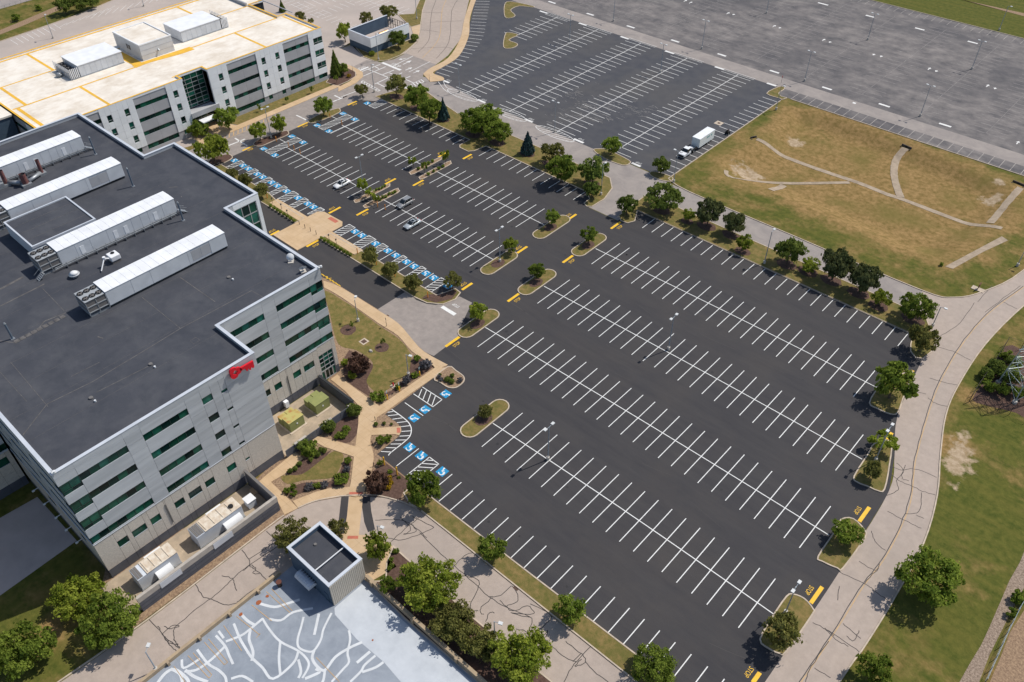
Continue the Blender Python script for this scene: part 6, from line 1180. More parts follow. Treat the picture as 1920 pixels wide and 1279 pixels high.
TREES = [
 ('light', (895.7, 582.7, 35, 47), 'upright bright green tree on the kerbed island beside the grey apron'),
 ('mid', (1006.7, 506, 31, 38), 'round green tree on the second kerbed island from the grey apron'), ('mid', (1105, 439, 31, 39), 'round green tree on the third kerbed island from the grey apron'),
 ('light', (958, 459, 28, 27), 'small green tree sharing a kerbed island with a double lamp post'), ('olive', (847.5, 525, 33, 33), 'thin olive tree in the mulched tip of the shrub strip'),
 ('ball', (909, 771, 25, 22), 'small ball shaped tree on the island nearest the curved striped walkway'),
 ('ball', (695, 478, 30, 29), 'ball shaped tree in the shrub strip nearest the tan crossing plaza'), ('ball', (731, 503, 28, 27), 'ball shaped tree in the middle of three along the front drive'), ('ball', (774.5, 528.5, 31, 28), 'ball shaped tree in the shrub strip nearest the grey apron'),
 ('ball', (435, 324, 20, 17), 'ball shaped tree at the far end of the front drive shrub strip'), ('ball', (460, 337, 23, 22), 'ball shaped tree between two others behind the entrance bay roof'), ('ball', (488, 355, 24, 23), 'ball shaped tree right beside the corner of the entrance bay roof'),
 ('mid', (1034.7, 405.5, 30, 30), 'round green tree on the island by the yellow bar near the connector road'), ('mid', (1147, 270.5, 35, 37), 'round green tree on a kerbed island in the upper lot'), ('dark', (1240, 308, 31, 31), 'dark round tree on the corner island near the parked truck'),
 ('olive', (742, 158, 38, 38), 'spreading olive tree at the crossroads end of the median'), ('olive', (678, 167, 24, 28), 'small olive tree at the lot corner beside the crossroads'),
 ('mid', (781, 178, 46, 38), 'broad low tree next to the olive tree on the median'), ('mid', (803, 203, 48, 47), 'broad bushy tree beside a small blue spruce'), ('spruce', (831, 205, 25, 40), 'small blue spruce leaning on the largest tree clump'),
 ('bigm', (887, 227, 62, 60), 'large spreading tree in the clump on the median, spruce side'), ('bigm', (912, 218, 62, 56), 'large spreading tree in the clump on the median, road side'), ('bigm', (933, 245, 56, 62), 'large spreading tree in the clump over the mulched bulb'),
 ('spruce', (989.5, 267.5, 30, 42), 'blue spruce standing alone on the grass median'), ('olive', (1035, 285, 43, 36), 'open bushy tree between the blue spruce and a denser tree'), ('mid', (1053, 312.5, 54, 48), 'dense bushy tree on the median past the blue spruce'),
 ('dark', (1113, 316, 52, 50), 'tall dark tree near the end of the median by a lamp post'), ('dark', (1111, 354, 32, 35), 'dark tree in the rounded mulch tip of the median'),
 ('dark', (1244, 368, 68, 50), 'broad dark tree at the start of the tree lined median'), ('dark', (1177, 383, 38, 41), 'dark tree in the bulb of the median by the connector road'),
 ('pine', (1331, 396, 48, 55), 'dark pine nearest the broad tree on the lined median'), ('pine', (1378, 416, 42, 49), 'smaller dark pine beside a little light tree'), ('light', (1397, 454, 29, 32), 'little light green tree beside a dark pine and the lamp post'), ('light', (1292, 402, 24, 22), 'low light green bushy tree between broad tree and first pine'),
 ('dark', (1483, 468, 54, 57), 'dense dark tree just past the median lamp post'), ('light', (1519.5, 496, 37, 28), 'small light green tree between a dense dark tree and a pine'), ('pine', (1570, 492.7, 60, 58), 'large open dark pine beside the connector road'), ('pine', (1621, 519, 56, 55), 'large dark pine with deep mulch bed shadow'), ('light', (1654, 558, 36, 31), 'small light tree between large pine and road end tree'),
 ('bigm', (1722, 574, 70, 64), 'large dense tree where the connector road meets the ring road'), ('olive', (1735, 633, 54, 54), 'olive tree in the mulched tip beside the ring road'),
 ('mid', (1680, 715, 78, 68), 'wide green tree covering a ring road island'), ('sparse', (1657, 827, 50, 30), 'thin tree under a lamp post on a ring road island'), ('ball', (1637.5, 879.5, 33, 33), 'ball shaped shrub tree on a ring road island below a lamp post'),
 ('mid', (1590, 996.7, 58, 50), 'compact green tree on a grass island beside the ring road'), ('olive', (1469, 1183, 70, 72), 'olive green tree on the island with a bare mulch circle'), ('bigm', (1742, 1080, 120, 118), 'large dark tree on the lawn leaning over the ring road kerb'), ('mid', (1640, 1252, 64, 64), 'green tree on the lawn kerb with a smaller crown'),
 ('mid', (791, 915.6, 68, 66), 'green tree at the garden end of the grass verge'), ('mid', (923.5, 1027, 55, 60), 'green tree second along the grass verge from the garden'), ('mid', (1068.5, 1140, 57, 56), 'green tree third along the grass verge from the garden'), ('bigm', (1225, 1249, 90, 76), 'larger green tree fourth along the grass verge from the garden'),
 ('light', (706.8, 1023.5, 52, 58), 'bright green tree by the lamp and the road crossing'), ('bigl', (795, 1097, 124, 124), 'large bright green tree against the deck wall next to olive pines'), ('pineo', (843.6, 1175, 93, 86), 'dense olive pine between two large bright trees'), ('pineo', (893, 1212, 80, 90), 'dense olive pine closer to the road lamp post'), ('bigl', (966, 1238, 126, 108), 'large bright green tree beyond the olive pines along the deck wall'), ('mid', (725, 1096, 32, 32), 'small shrub like tree at the deck wall corner by the stair tower'),
 ('bigl', (141.7, 1115, 103, 113), 'bright green tree nearest the shaded office wall'), ('bigm', (200, 1161, 118, 120), 'darker green tree touching the bright one by the service road'), ('bigm', (42, 1219, 115, 130), 'large tree on the dry lawn away from the office wall'),
 ('bigo', (551, 1003, 78, 78), 'reddish olive tree behind the stair tower, service road side'), ('olive', (634, 990, 36, 40), 'small reddish olive tree behind the stair tower by the crossing'),
 ('mid', (423.5, 218, 45, 38), 'dense round tree beside the white building entrance'), ('light', (397, 278, 60, 52), 'bright green tree at the end of the front drive'), ('bush', (370, 243, 36, 34), 'green bush with red blooms by the entrance steps'),
 ('light', (484, 243.6, 32, 34), 'light open tree on the mulch island sharing a lamp post, drive side'), ('light', (522, 231, 31, 36), 'light open tree on the mulch island sharing a lamp post, far side'), ('mid', (604, 197, 35, 33), 'green tree on the grass island by the accessible bays'), ('fir', (628, 118, 26, 48), 'dark conical fir at the corner of the white building'),
 ('dark', (746, 71.5, 32, 41), 'dark tree in front of the roofless enclosure wall'), ('olive', (686.5, 33, 25, 26), 'olive tree behind the slate blue back corner of the roofless enclosure'), ('olive', (729.5, 21, 32, 24), 'olive tree behind the roofless enclosure fence'), ('light', (645, 58, 31, 32), 'pale tree beside the white building and enclosure'),
 ('fir', (528, 11, 14, 22), 'small dark fir in the rear lot'), ('olive', (563, 31, 20, 18), 'small olive tree in the rear lot'), ('olive', (583, 39, 11, 11), 'tiny olive tree in the rear lot'),
 ('mid', (643, 128, 20, 26), 'green bushy tree on the planted corner at the crossroads'),
 ('dark', (118, 8, 32, 26), 'dark tree at the far side of the rear lot, end of the clump'), ('dark', (145, 5, 32, 24), 'dark tree in the middle of the clump beyond the rear lot'), ('dark', (170, 0, 30, 22), 'dark tree in the clump beyond the rear lot, away from the highway'), ('bush', (72, 13, 13, 13), 'lone round bush on the grass slope by the highway'), ('bush', (30, 33, 17, 12), 'low bush beside the dirt track'),
 ('young', (659, 608, 9, 12), 'staked sapling in the larger mulch circle on the lawn'), ('young', (716.7, 640, 10, 12), 'staked sapling in the mulch circle by the burgundy shrub'),
 ('young', (486, 200, 8, 13), 'sapling in a mulch circle closest to the white building entrance'), ('young', (537, 185, 8, 13), 'sapling in the second mulch circle along the white building'), ('young', (583.6, 166, 8, 13), 'sapling in the third mulch circle along the white building'), ('young', (630, 146, 9, 14), 'yellowing sapling below the dark fir'),
 ('sparse', (774, 301, 18, 17), 'thin young tree at the lower end of a gravel planter'), ('sparse', (795, 312, 13, 15), 'thin young tree in the parallel gravel planter'), ('sparse', (835, 291, 18, 27), 'thin young tree over a yellow stop bar'), ('sparse', (680, 347, 21, 26), 'thin yellow green tree under the double lamp post'), ('sparse', (694, 361, 21, 17), 'thin yellow green tree on the gravel planter by the lamp'), ('sparse', (704, 371, 15, 14), 'thin yellow green tree on the outer gravel planter'),
]
MUL = []
for key, bb, lab in TREES:
    t_ = plant('tree' if key != 'bush' else 'shrub', key, bb, lab, 'tree' if key != 'bush' else 'shrub', 'trees around the lots')
    x_, y_ = t_.location.x, t_.location.y
    if (-100 < x_ < -25 and 151.9 < y_ < 158.6) or (-190 < x_ < -106 and 150.5 < y_ < 158.5): MUL.append((x_, y_, t_.scale.x))
for x_, y_, r_ in MUL:
    r_ = min(max(0.75*r_, 0.9), 1.9); struct('mulch_ring', [(x_+1.3*r_*math.cos(q)*(0.88+0.24*random.random()), min(max(y_-0.3+r_*math.sin(q), 151.7 if x_ > -100 else 150.1), 158.6)) for q in np.linspace(0, 5.9, 14)], 0.127+0.0008*(len(MUL) % 7)+0.0006*random.random(), 'mulch')
SH = [('bushd', (663, 767.5, 27, 31), 'round clipped dark shrub by the transformer yard side wall'), ('bushd', (615, 799, 26, 32), 'round clipped dark shrub in front of the middle yard gates'), ('bushd', (565, 834, 25, 28), 'round clipped dark shrub against the yard pier'), ('bush', (581.7, 841, 33, 33), 'larger pale green round shrub beside the yard pier'),
 ('burg', (671.7, 680, 44, 46), 'burgundy shrub on the lawn side by the office doors'), ('bushl', (646, 679, 15, 18), 'small bright shrub between the office doors and the burgundy shrub'), ('bushl', (661, 702, 18, 18), 'bright green shrub in front of the burgundy shrub'), ('burg', (705, 901.6, 47, 52), 'burgundy shrub beside yellow shrubs at the road crossing'), ('yel', (728, 914, 11, 12), 'yellow shrub beside the burgundy one, road side'), ('yel', (732, 905, 12, 12), 'yellow shrub in the middle of three'), ('yel', (731, 896, 11, 11), 'yellow shrub nearest the accessible bays'),
 ('bush', (708, 743, 28, 20), 'low wide hedge shrub at the walk junction'), ('bush', (777.5, 703, 16, 11), 'low shrub beside the garden lamp post'), ('bush', (782, 672, 14, 14), 'green shrub in the mulch near the lavender'), ('lav', (798, 683, 22, 22), 'grey purple lavender clump by the sidewalk corner'), ('lav', (761.7, 713, 17, 18), 'grey purple lavender clump near the garden lamp'), ('bush', (746, 725, 12, 12), 'low green shrub between sign posts'),
 ('bush', (538, 920, 14, 13), 'shrub at the tip of the curved garden bed'), ('bush', (549, 912, 13, 13), 'taller shrub at the tip of the curved garden bed'), ('bush', (551, 925, 13, 12), 'shrub nearest the curved walk end'), ('lav', (580, 912, 18, 15), 'greyish shrub in the curved garden bed'), ('bush', (594, 909, 16, 14), 'green shrub in the middle of the curved bed'), ('lav', (608, 908, 16, 10), 'low purple plants in the curved bed'), ('bush', (640, 899, 28, 22), 'large green shrub in the curved bed by the main walk'), ('bush', (632, 894, 14, 12), 'green shrub adjoining the large one by the main walk'), ('lav', (650, 880, 14, 14), 'grey green plants along the main walk'), ('bush', (652, 864, 15, 16), 'upright shrub along the main walk, gate end'),
 ('bush', (643, 815, 16, 20), 'tall loose shrub in the mulch by the main walk'), ('bush', (650, 805, 16, 18), 'loose shrub near the main walk by the yard'), ('bush', (633, 816, 16, 14), 'low shrub beside the middle gates'), ('bush', (714, 826, 20, 22), 'dark green grass clump by the curved striped walkway'), ('bush', (727, 822, 16, 16), 'second green clump by the curved striped walkway'), ('bush', (712, 868, 12, 18), 'shrub by the first yellow sign post'), ('bush', (731, 884, 11, 9), 'small grey shrub between yellow sign posts'), ('bush', (748, 895, 7, 6), 'tiny shrub in the mulch near the verge'),
 ('bushd', (839, 711, 12, 10), 'shrub in the middle of the gravel island'), ('bushd', (848, 704, 8, 9), 'upright shrub on the gravel island'), ('bushd', (847, 715, 10, 10), 'round shrub on the kerb side of the gravel island'), ('lav', (862.5, 712, 11, 10), 'grey round shrub at the tip of the gravel island'), ('lav', (826.7, 711, 10, 8), 'grey shrub near the walk on the gravel island'), ('lav', (823, 706, 8, 8), 'grey shrub touching the walk on the gravel island'), ('bushd', (825, 702, 6, 6), 'tiny shrub on the gravel island by the walk'),
 ('bushd', (705, 795, 8, 9), 'small shrub by the walk in the triangular gravel bed'), ('bushd', (720, 794, 7, 8), 'small shrub in the middle of the triangular gravel bed'), ('bushd', (734, 795, 5, 6), 'tiny shrub at the kerb of the triangular gravel bed'),
 ('bushd', (776, 71, 15, 13), 'round bush by the enclosure walk'), ('bushl', (697, 100, 12, 9), 'yellow green round bush at the enclosure corner'), ('yel', (654, 142, 8, 7), 'yellow flowers on the planted crossroads corner'),
 ('bushd', (1868, 690, 32, 36), 'dark scrub under the lattice tower, road side'), ('bushd', (1895, 705, 34, 36), 'dark scrub in the middle of the tower base'), ('bush', (1856, 722, 26, 24), 'scrub by the tower foot'), ('bush', (1908, 735, 24, 26), 'scrub beside the far tower foot'), ('bush', (1885, 665, 26, 24), 'scrub at the upper end of the tower enclosure'), ('bushd', (1850, 700, 24, 22), 'dark scrub against the tower fence on the road side'), ('bush', (1880, 730, 28, 24), 'weedy scrub between the tower legs'), ('bushd', (1905, 680, 28, 28), 'dark scrub at the upper side of the tower legs'), ('bush', (1912, 1120, 30, 40), 'green scrub on the gravel track edge'), ('bush', (1898, 1150, 20, 26), 'low scrub along the track fence'), ('bush', (1766, 495, 8, 8), 'small weed at the spillway end')]
for key, bb, lab in SH: plant('shrub', key, bb, lab, 'shrub', 'garden shrubs', 0.08)
def srow(pts, wpx, lab, grp, key='small', z0=0.13):
    for p in pts: plant('shrub', key, (p[0], p[1], wpx, wpx*0.95), lab, 'shrub', grp, z0)
ip = lambda a, b, n: [(a[0]+(b[0]-a[0])*i/(n-1), a[1]+(b[1]-a[1])*i/(n-1)) for i in range(n)]
srow(TX(ip((238, 290), (520, 472), 8)), 6.5, 'small clipped shrub in the row between drive and walk, plaza far side', 'shrub row on the far side of the plaza')
srow(TX(ip((850, 680), (1195, 882), 10)), 6.8, 'small clipped shrub in the row between drive and walk, apron side', 'shrub row on the apron side of the plaza')
srow(TQ([(845, 555), (880, 545), (910, 530), (938, 513)]), 5.5, 'small green shrub on the gravel planter below the double lamp', 'planter shrubs inner')
srow(TQ([(850, 662), (885, 662), (915, 635), (950, 630), (985, 600), (1025, 590), (1052, 578)]), 6, 'small green shrub on the outer gravel planter near the parked van', 'planter shrubs outer')
srow(TQ([(1305, 325), (1415, 265), (1460, 240)]), 6.2, 'round shrub on the far gravel planter', 'planter shrubs far'); srow(TQ([(1412, 385), (1470, 352), (1527, 323), (1572, 298)]), 6.2, 'round shrub on the far outer gravel planter', 'planter shrubs far outer')
srow(T50([(215, 408), (265, 382), (300, 342), (405, 305)]), 9.5, 'small clipped shrub along the mulch edge of the inner lawn', 'clipped shrubs by inner lawn', 'bushd'); srow(T50([(500, 212), (535, 222), (470, 255)]), 10, 'small clipped shrub beside the pale green round shrub', 'clipped shrubs by gate', 'bushd')
srow(B2([(270, 640), (285, 620), (280, 590), (300, 545), (310, 540)]), 10, 'low shrub in the mulch strip by the deck walk', 'deck walk shrubs', 'bush')

# ================================================================== street furniture
def lamp(bx_, by_, ty, heads, rot, lab, grp='lamp posts in the lots', z0=0.02):
    X, Y = W(bx_, by_); H = 9.0
    best = 1e9
    for h in np.arange(3, 12, 0.1):
        v = Vector((X, Y, h-CH)); py = 639.5+CF*v.dot(DD)/v.dot(FF)
        if abs(py-ty) < best: best = abs(py-ty); H = h
    H = min(max(H, 4.0), 9.6)
    t = empty('lamp_post', (X, Y, z0), lab, 'lamp post', grp, rot)
    MB().tube((0, 0, 0), (0, 0, 0.75), 0.3, n=12).build('base', 'pole_base', t); MB().tube((0, 0, 0.75), (0, 0, H-0.1), 0.11, 0.075, 8).build('pole', 'pole_grey', t)
    for s in ((1, -1) if heads == 2 else (1,)):
        MB().tube((0, 0, H-0.15), (s*0.75, 0, H-0.02), 0.045, n=6).build('arm', 'pole_grey', t); h_ = MB().box(min(s*0.65, s*1.3), max(s*0.65, s*1.3), -0.24, 0.24, H-0.08, H+0.1).build('lamp_head', 'lamp_white', t)
        MB().box(min(s*0.75, s*1.2), max(s*0.75, s*1.2), -0.17, 0.17, H-0.1, H-0.081).build('lens', 'headlamp', h_)
PI2 = math.pi/2
for a in [(937.3, 491, 429, 2, PI2, 'double lamp post on the island with a small green tree'), (1253.3, 656, 594, 2, PI2, 'double lamp post on the row nearest the wide aisle, second from the verge'), (1432.7, 494.3, 434, 1, PI2, 'single lamp post on the median beside the dense dark tree'), (1027.3, 862, 800, 2, PI2, 'double lamp post standing in the bays of the row by the ball tree island'), (1641, 864, 802, 2, PI2, 'double lamp post on a ring road island above the ball shaped shrub'), (681, 346, 293, 2, PI2, 'double lamp post behind thin yellow green trees'),
          (1040, 248.3, 191, 2, 0, 'lamp post at an oval striped island in the upper lot, spruce end'), (1238.3, 136.7, 83, 2, 0, 'lamp post on a bay row in the middle of the upper lot'), (1315.7, 91.7, 38, 2, 0, 'lamp post by the lane facing the third upper lot row'), (1508.3, 152.3, 96, 2, 0, 'lamp post by the lane near the grass corner'), (1725, 218.3, 160, 2, 0, 'lamp post in the old lot above the dry basin'), (1821.7, 130, 77, 2, 0, 'lamp post deep in the old lot toward the green field'), (1068, 78, 28, 2, 0, 'lamp post at the small striped island in the upper lot'), (861.7, 173.3, 121, 2, 0, 'lamp post at the oval striped island by the crossroads'),
          (710, 113, 62, 1, 0, 'lamp post before the roofless enclosure'), (702, 173, 120, 1, 0, 'lamp post on the corner of the crossroads'), (1126.7, 366, 308, 1, PI2, 'single lamp post in the median tip by the connector road'), (1263, 342, 283, 2, 0, 'lamp post at the corner of the upper lot beside the truck'), (1455, 206, 160, 1, 0, 'lamp post on the grass edge of the upper lot'), (1436.7, 25, -20, 2, 0, 'lamp post far back in the old lot'), (1626.7, 75, 26, 2, 0, 'lamp post with a concrete foot in the old lot'), (1873, 57, 11, 1, 0, 'lamp post on the green field edge'), (1150, 40, -5, 2, 0, 'lamp post at the far lane of the old lot'), (781.7, 36, -12, 1, 0, 'lamp post on the verge of the entrance road'), (100, 72, 26, 1, 0, 'lamp post in the rear lot near the dark trees'), (270, 12, -30, 1, 0, 'lamp post behind the cream roof'),
          (508.8, 259, 203, 2, PI2, 'lamp post between two light trees on the mulch island'), (1748, 612, 575, 1, 0, 'lamp post by the large tree at the ring road junction'), (1907, 499, 473, 1, 0, 'lamp post on the lawn beside the ring road bend'), (1472, 1150, 1100, 2, PI2, 'double lamp post on the island with a bare mulch circle'), (671.7, 602.7, 562, 1, 2.2, 'short lamp post on the lawn by the office sidewalk'), (766, 704, 665, 1, 0.3, 'short garden lamp post near the lavender'), (712, 1012, 985, 1, 0.3, 'short lamp post in front of the bright tree at the crossing'), (928, 1206, 1165, 1, 0.4, 'short lamp post on the deck strip beside the olive pine'), (294, 1257, 1222, 1, 2.2, 'short lamp post on the service road beside the deck wall')]:
    lamp(*a)
def pole_thing(name, px, h, label, cat, grp, m='bollard_yellow', sign=None, r=0.1, rz=0.0, z0=0.13, sh=0.5):
    X, Y = W(*px); t = empty(name, (X, Y, z0), label, cat, grp, rz); MB().tube((0, 0, 0), (0, 0, h*0.55 if sign else h), r, n=8).build('post', m, t)
    if sign: MB().tube((0, 0, h*0.55), (0, 0, h), 0.035, n=6).build('upright', 'galv', t); MB().box(-0.02, 0.02, -0.2, 0.2, h-sh, h).build('sign_plate', sign, t)
    else: MB().tube((0, 0, h), (0, 0, h+0.06), r, r*0.6, n=8).build('cap', m, t)
for p, l in [((884, 390), 'nearest the lavender'), ((655, 565), 'in the middle of the garden edge'), ((520, 655), 'by the walk junction')]: pole_thing('accessible_sign', T64([p])[0], 2.3, 'yellow based accessible parking sign post '+l, 'sign', 'sign posts', 'bollard_yellow', 'sign_blue', 0.12, 0.6, 0.06)
for p, l in [((243, 62), 'by the burgundy shrub bed'), ((315, 118), 'next along the bay kerb')]: pole_thing('accessible_sign', B2([p])[0], 2.1, 'yellow sign post '+l, 'sign', 'sign posts', 'bollard_yellow', None, 0.13, 0.6)
for p in [(585, 1110), (200, 210)]: pass
for P, p, l in [(TP, (590, 1118), 'at the plaza walk end'), (T5, (92, 150), 'at the walk end near the first ball tree'), (T5, (198, 215), 'beside the first ball tree'), (T5, (303, 280), 'beside the middle ball tree'), (T5, (487, 398), 'near the mulched strip tip'), (T5, (390, 345), 'beside the third ball tree'), (TP, (690, 500), 'on the mulch island kerb'), (TP, (825, 565), 'at the striped aisle by the mulch island'), (TP, (1275, 245), 'on the grass island kerb'), (TP, (1403, 318), 'at the striped aisle by the grass island'), (TP, (885, 598), 'on the bay row spine, first'), (TP, (950, 637), 'on the bay row spine, second'), (TQ, (862, 750), 'beside the outer gravel planter'), (TQ, (945, 780), 'between the planter and the van')]:
    pole_thing('bollard', P([p])[0], 1.5, 'orange yellow bollard post '+l, 'bollard', 'bollards', 'bollard_orange', None, 0.11)
for p in TX([(588, 525), (655, 570), (722, 607), (790, 645)]): pole_thing('plaza_bollard', p, 1.15, 'thin dark bollard on the tan plaza', 'bollard', 'plaza bollards', 'post_dark', None, 0.07)
for p, l in zip(TX([(375, 340), (447, 415), (945, 710), (1033, 765), (265, 270)]), ['on the far walk, plaza end', 'on the far walk, second from the plaza', 'on the apron side walk, plaza end', 'on the apron side walk, second from the plaza', 'at the far walk tip']): pole_thing('walk_sign', p, 1.7, 'dark sign post '+l, 'sign', 'walk signs', 'post_dark', 'post_dark', 0.05)
for P, p, l in [(T64, (383, 895), 'dark path light by the triangular gravel bed'), (T46, (1790, 925), 'pale path light by the main walk'), (T50, (920, 600), 'white path light by the crossing'), (T50, (990, 370), 'path light along the main walk')]: pole_thing('path_light', P([p])[0], 1.0, l, 'path light', 'path lights', 'post_dark', None, 0.07)
pole_thing('stop_sign', T5([(255, 560)])[0], 2.3, 'small sign post by the drive drain grate', 'sign', 'sign posts', 'post_dark', 'post_dark', 0.05, 1.2); pole_thing('stop_sign', T3([(553, 470)])[0], 2.4, 'red sign on the grass corner of the upper lot', 'sign', 'sign posts', 'post_dark', 'sign_red', 0.05, 0.8, sh=0.7); pole_thing('stop_sign', TE([(1175, 1085)])[0], 2.3, 'dark sign post on the tan corner of the crossroads', 'sign', 'sign posts', 'post_dark', 'post_dark', 0.05, 0.8); pole_thing('stop_sign', TE([(155, 965)])[0], 2.3, 'dark sign post at the rounded walk of the crossroads', 'sign', 'sign posts', 'post_dark', 'post_dark', 0.05, 0.8)
X, Y = W(*T64([(585, 505)])[0]); t = empty('fire_hydrant', (X, Y, 0.08), 'red hydrant on the lawn near the sign posts', 'hydrant'); MB().tube((0, 0, 0), (0, 0, .7), .14, n=10).build('barrel', 'sign_red', t); MB().tube((0, 0, .7), (0, 0, .9), .17, .06, 10).build('bonnet', 'sign_red', t); MB().tube((-.25, 0, .5), (.25, 0, .5), .07, n=8).build('outlet', 'sign_red', t); MB().box(-.5, .5, -.5, .5, -.02, .03).build('pad', 'kerb', t)
X, Y = W(*T6([(1660, 350)])[0]); t = empty('utility_rack', (X, Y, 0), 'small brown framed utility rack on a pad by the ring road bend', 'rack'); MB().box(-1.3, 1.3, -.7, .7, 0, .15).build('pad', 'kerb', t)
for y in (-.5, .5): MB().tube((0, y, 0), (0, y, 1.6), .07, n=6).build('leg', 'wood_brown', t)
MB().box(-.08, .08, -.6, .6, 1.3, 1.65).build('crossbar', 'wood_brown', t); MB().box(-.06, .06, -.45, .45, .6, .9).build('box', 'wood_brown', t)
X, Y = W(*T64([(330, 115)])[0]); t = MB(); t.add(*[[(X+.5*math.cos(a)*s, Y+.4*math.sin(a)*s, z) for s, z in ((1, .05), (.7, .4)) for a in np.linspace(0, 5.2, 6)]+[(X, Y, .5)], [(i, (i+1) % 6, 6+(i+1) % 6, 6+i) for i in range(6)]+[(6+i, 6+(i+1) % 6, 12) for i in range(6)]]); tag(t.build('boulder', 'boulder'), 'pale boulder on the lawn beside the mulch circle', 'boulder')

# ================================================================== vehicles
def loft(secs):
    """secs: list of (y, [(x,z)...]) half profile mirrored -> closed skin"""
    b = MB(); rings = []
    for y, h in secs:
        full = [(x, y, z) for x, z in h]+[(-x, y, z) for x, z in reversed(h)]; rings.append(full)
    m = len(rings[0]); v = [p for r in rings for p in r]; f = []
    for i in range(len(rings)-1):
        for k in range(m): f.append((i*m+k, i*m+(k+1) % m, (i+1)*m+(k+1) % m, (i+1)*m+k))
    f += [tuple(range(m-1, -1, -1)), tuple(range((len(rings)-1)*m, len(rings)*m))]
    return b.add(v, f)
def wheel_of(t, x, y, r=0.33):
    s = 1 if x > 0 else -1; w_ = MB().tube((x-0.11*s, y, r), (x+0.10*s, y, r), r, n=18).build('tyre', 'tyre', t); MB().tube((x+0.08*s, y, r), (x+0.125*s, y, r), r*0.64, n=14).build('rim', 'rim', w_)
def car(X, Y, paint, lab, suv=False, name='parked_car'):
    t = empty(name, (X, Y, 0.025), lab, 'car', None, 0.03*random.uniform(-1, 1)); hw = 0.92 if not suv else 0.97; top = 1.44 if not suv else 1.74; L = 2.4
    bl = 0.92 if not suv else 1.05
    S = lambda y, w_, zt, zb=0.24: (y, [(w_*0.86, zb), (w_, zb+0.16), (w_, zt*0.72), (w_*0.93, zt)])
    body = loft([S(-L, hw*0.78, 0.62, 0.34), S(-L+0.12, hw*0.9, 0.72), S(-L+0.6, hw, 0.84), S(-0.9, hw, bl), S(0.4, hw, bl+0.02), S(1.5, hw, bl+0.03), S(L-0.5, hw, bl if not suv else bl+.05), S(L-0.1, hw*0.9, bl-0.08), S(L, hw*0.8, 0.75, 0.36)])
    body.build('body', paint, t, None, True, 0)
    yb = (1.75 if not suv else 2.25); ya = -1.05
    cab = loft([(ya, [(hw*0.86, bl-0.02), (hw*0.85, bl)]), (ya+0.75, [(hw*0.9, bl-0.02), (hw*0.7, top-0.06)]), (ya+1.2, [(hw*0.9, bl-0.02), (hw*0.69, top)]), (yb-1.0 if not suv else yb-0.5, [(hw*0.9, bl-0.02), (hw*0.68, top-0.02)]), (yb-0.05, [(hw*0.86, bl-0.02), (hw*0.8, bl+0.03)])])
    cab.build('glasshouse', 'car_glass', t)
    r0, r1 = ya+0.72, (yb-0.95 if not suv else yb-0.42)
    MB().add([(-hw*.7, r0, top-.075), (hw*.7, r0, top-.075), (hw*.71, ya+1.2, top+.015), (hw*.70, r1, top-.005), (-hw*.70, r1, top-.005), (-hw*.71, ya+1.2, top+.015)], [(0, 1, 2, 5), (5, 2, 3, 4)]).build('roof', paint, t)
    for s in (-1, 1):
        pl = MB()
        for y0, y1 in ((ya+0.02, ya+0.76), (0.45, 0.42), (yb-0.08, r1)): pl.tube((s*hw*0.875, y0, bl), (s*hw*0.70, y1, top-0.05), 0.05, n=5)
        if suv: pl.tube((s*hw*0.885, 1.3, bl), (s*hw*0.70, 1.3, top-0.05), 0.06, n=5)
        pl.build('pillar', paint, t)
        MB().box(min(s*hw*0.95, s*(hw+.16)), max(s*hw*0.95, s*(hw+.16)), ya+0.55, ya+0.7, bl+0.02, bl+0.16).build('mirror', paint, t)
        MB().box(min(s*hw*.5, s*hw*.86), max(s*hw*.5, s*hw*.86), -L+0.06, -L+0.34, 0.60, 0.74).build('headlight', 'headlamp', t); MB().box(min(s*hw*.5, s*hw*.84), max(s*hw*.5, s*hw*.84), L-0.2, L+0.01, 0.68, bl-0.06).build('taillight', 'taillamp', t)
        for y in (-1.45, 1.4): wheel_of(t, s*(hw-0.08), y, 0.33 if not suv else 0.37)
    MB().box(-0.42, 0.42, -0.05 if not suv else 0.0, 0.55, top+0.012, top+0.022).build('sunroof', 'car_glass', t) if not suv else MB().box(-.7, -.66, -.1, 1.5, top+.02, top+.06).box(.66, .7, -.1, 1.5, top+.02, top+.06).build('roof_rail', 'rim', t)
    MB().box(-0.55, 0.55, -L-0.01, -L+0.06, 0.36, 0.52).build('grille', 'black_plastic', t)
    return t
car(-159.7, 109.6, 'car_white', 'white sedan with dark sunroof parked by the double lamp post'); car(-140.45, 114.2, 'car_grey', 'dark grey van like SUV with roof rails parked in a bay', True); car(-132.2, 109.2, 'car_silver', 'silver sedan with dark sunroof parked two bays past the SUV')
t = empty('flatbed_truck', (-101.25, 183.4, 0.025), 'white flatbed pickup truck parked in front of the box trailer', 'truck')
S = lambda y, w_, zt, zb=0.5: (y, [(w_*0.9, zb), (w_, zb+.15), (w_, zt*.75), (w_*.94, zt)])
loft([S(-3.2, .85, 1.15, .6), S(-3.05, .98, 1.28), S(-2.0, 1.02, 1.38), S(-1.7, 1.02, 1.42), S(0.25, 1.02, 1.42), S(0.3, 1.0, 1.42)]).build('body', 'car_white', t)
loft([(-1.75, [(.9, 1.4), (.88, 1.43)]), (-1.1, [(.94, 1.4), (.78, 2.05)]), (-.7, [(.94, 1.4), (.78, 2.1)]), (.25, [(.94, 1.4), (.78, 2.08)])]).build('glasshouse', 'car_glass', t); MB().box(-.8, .8, -1.08, .27, 2.09, 2.15).build('cab_roof', 'car_white', t, bevel=.03)
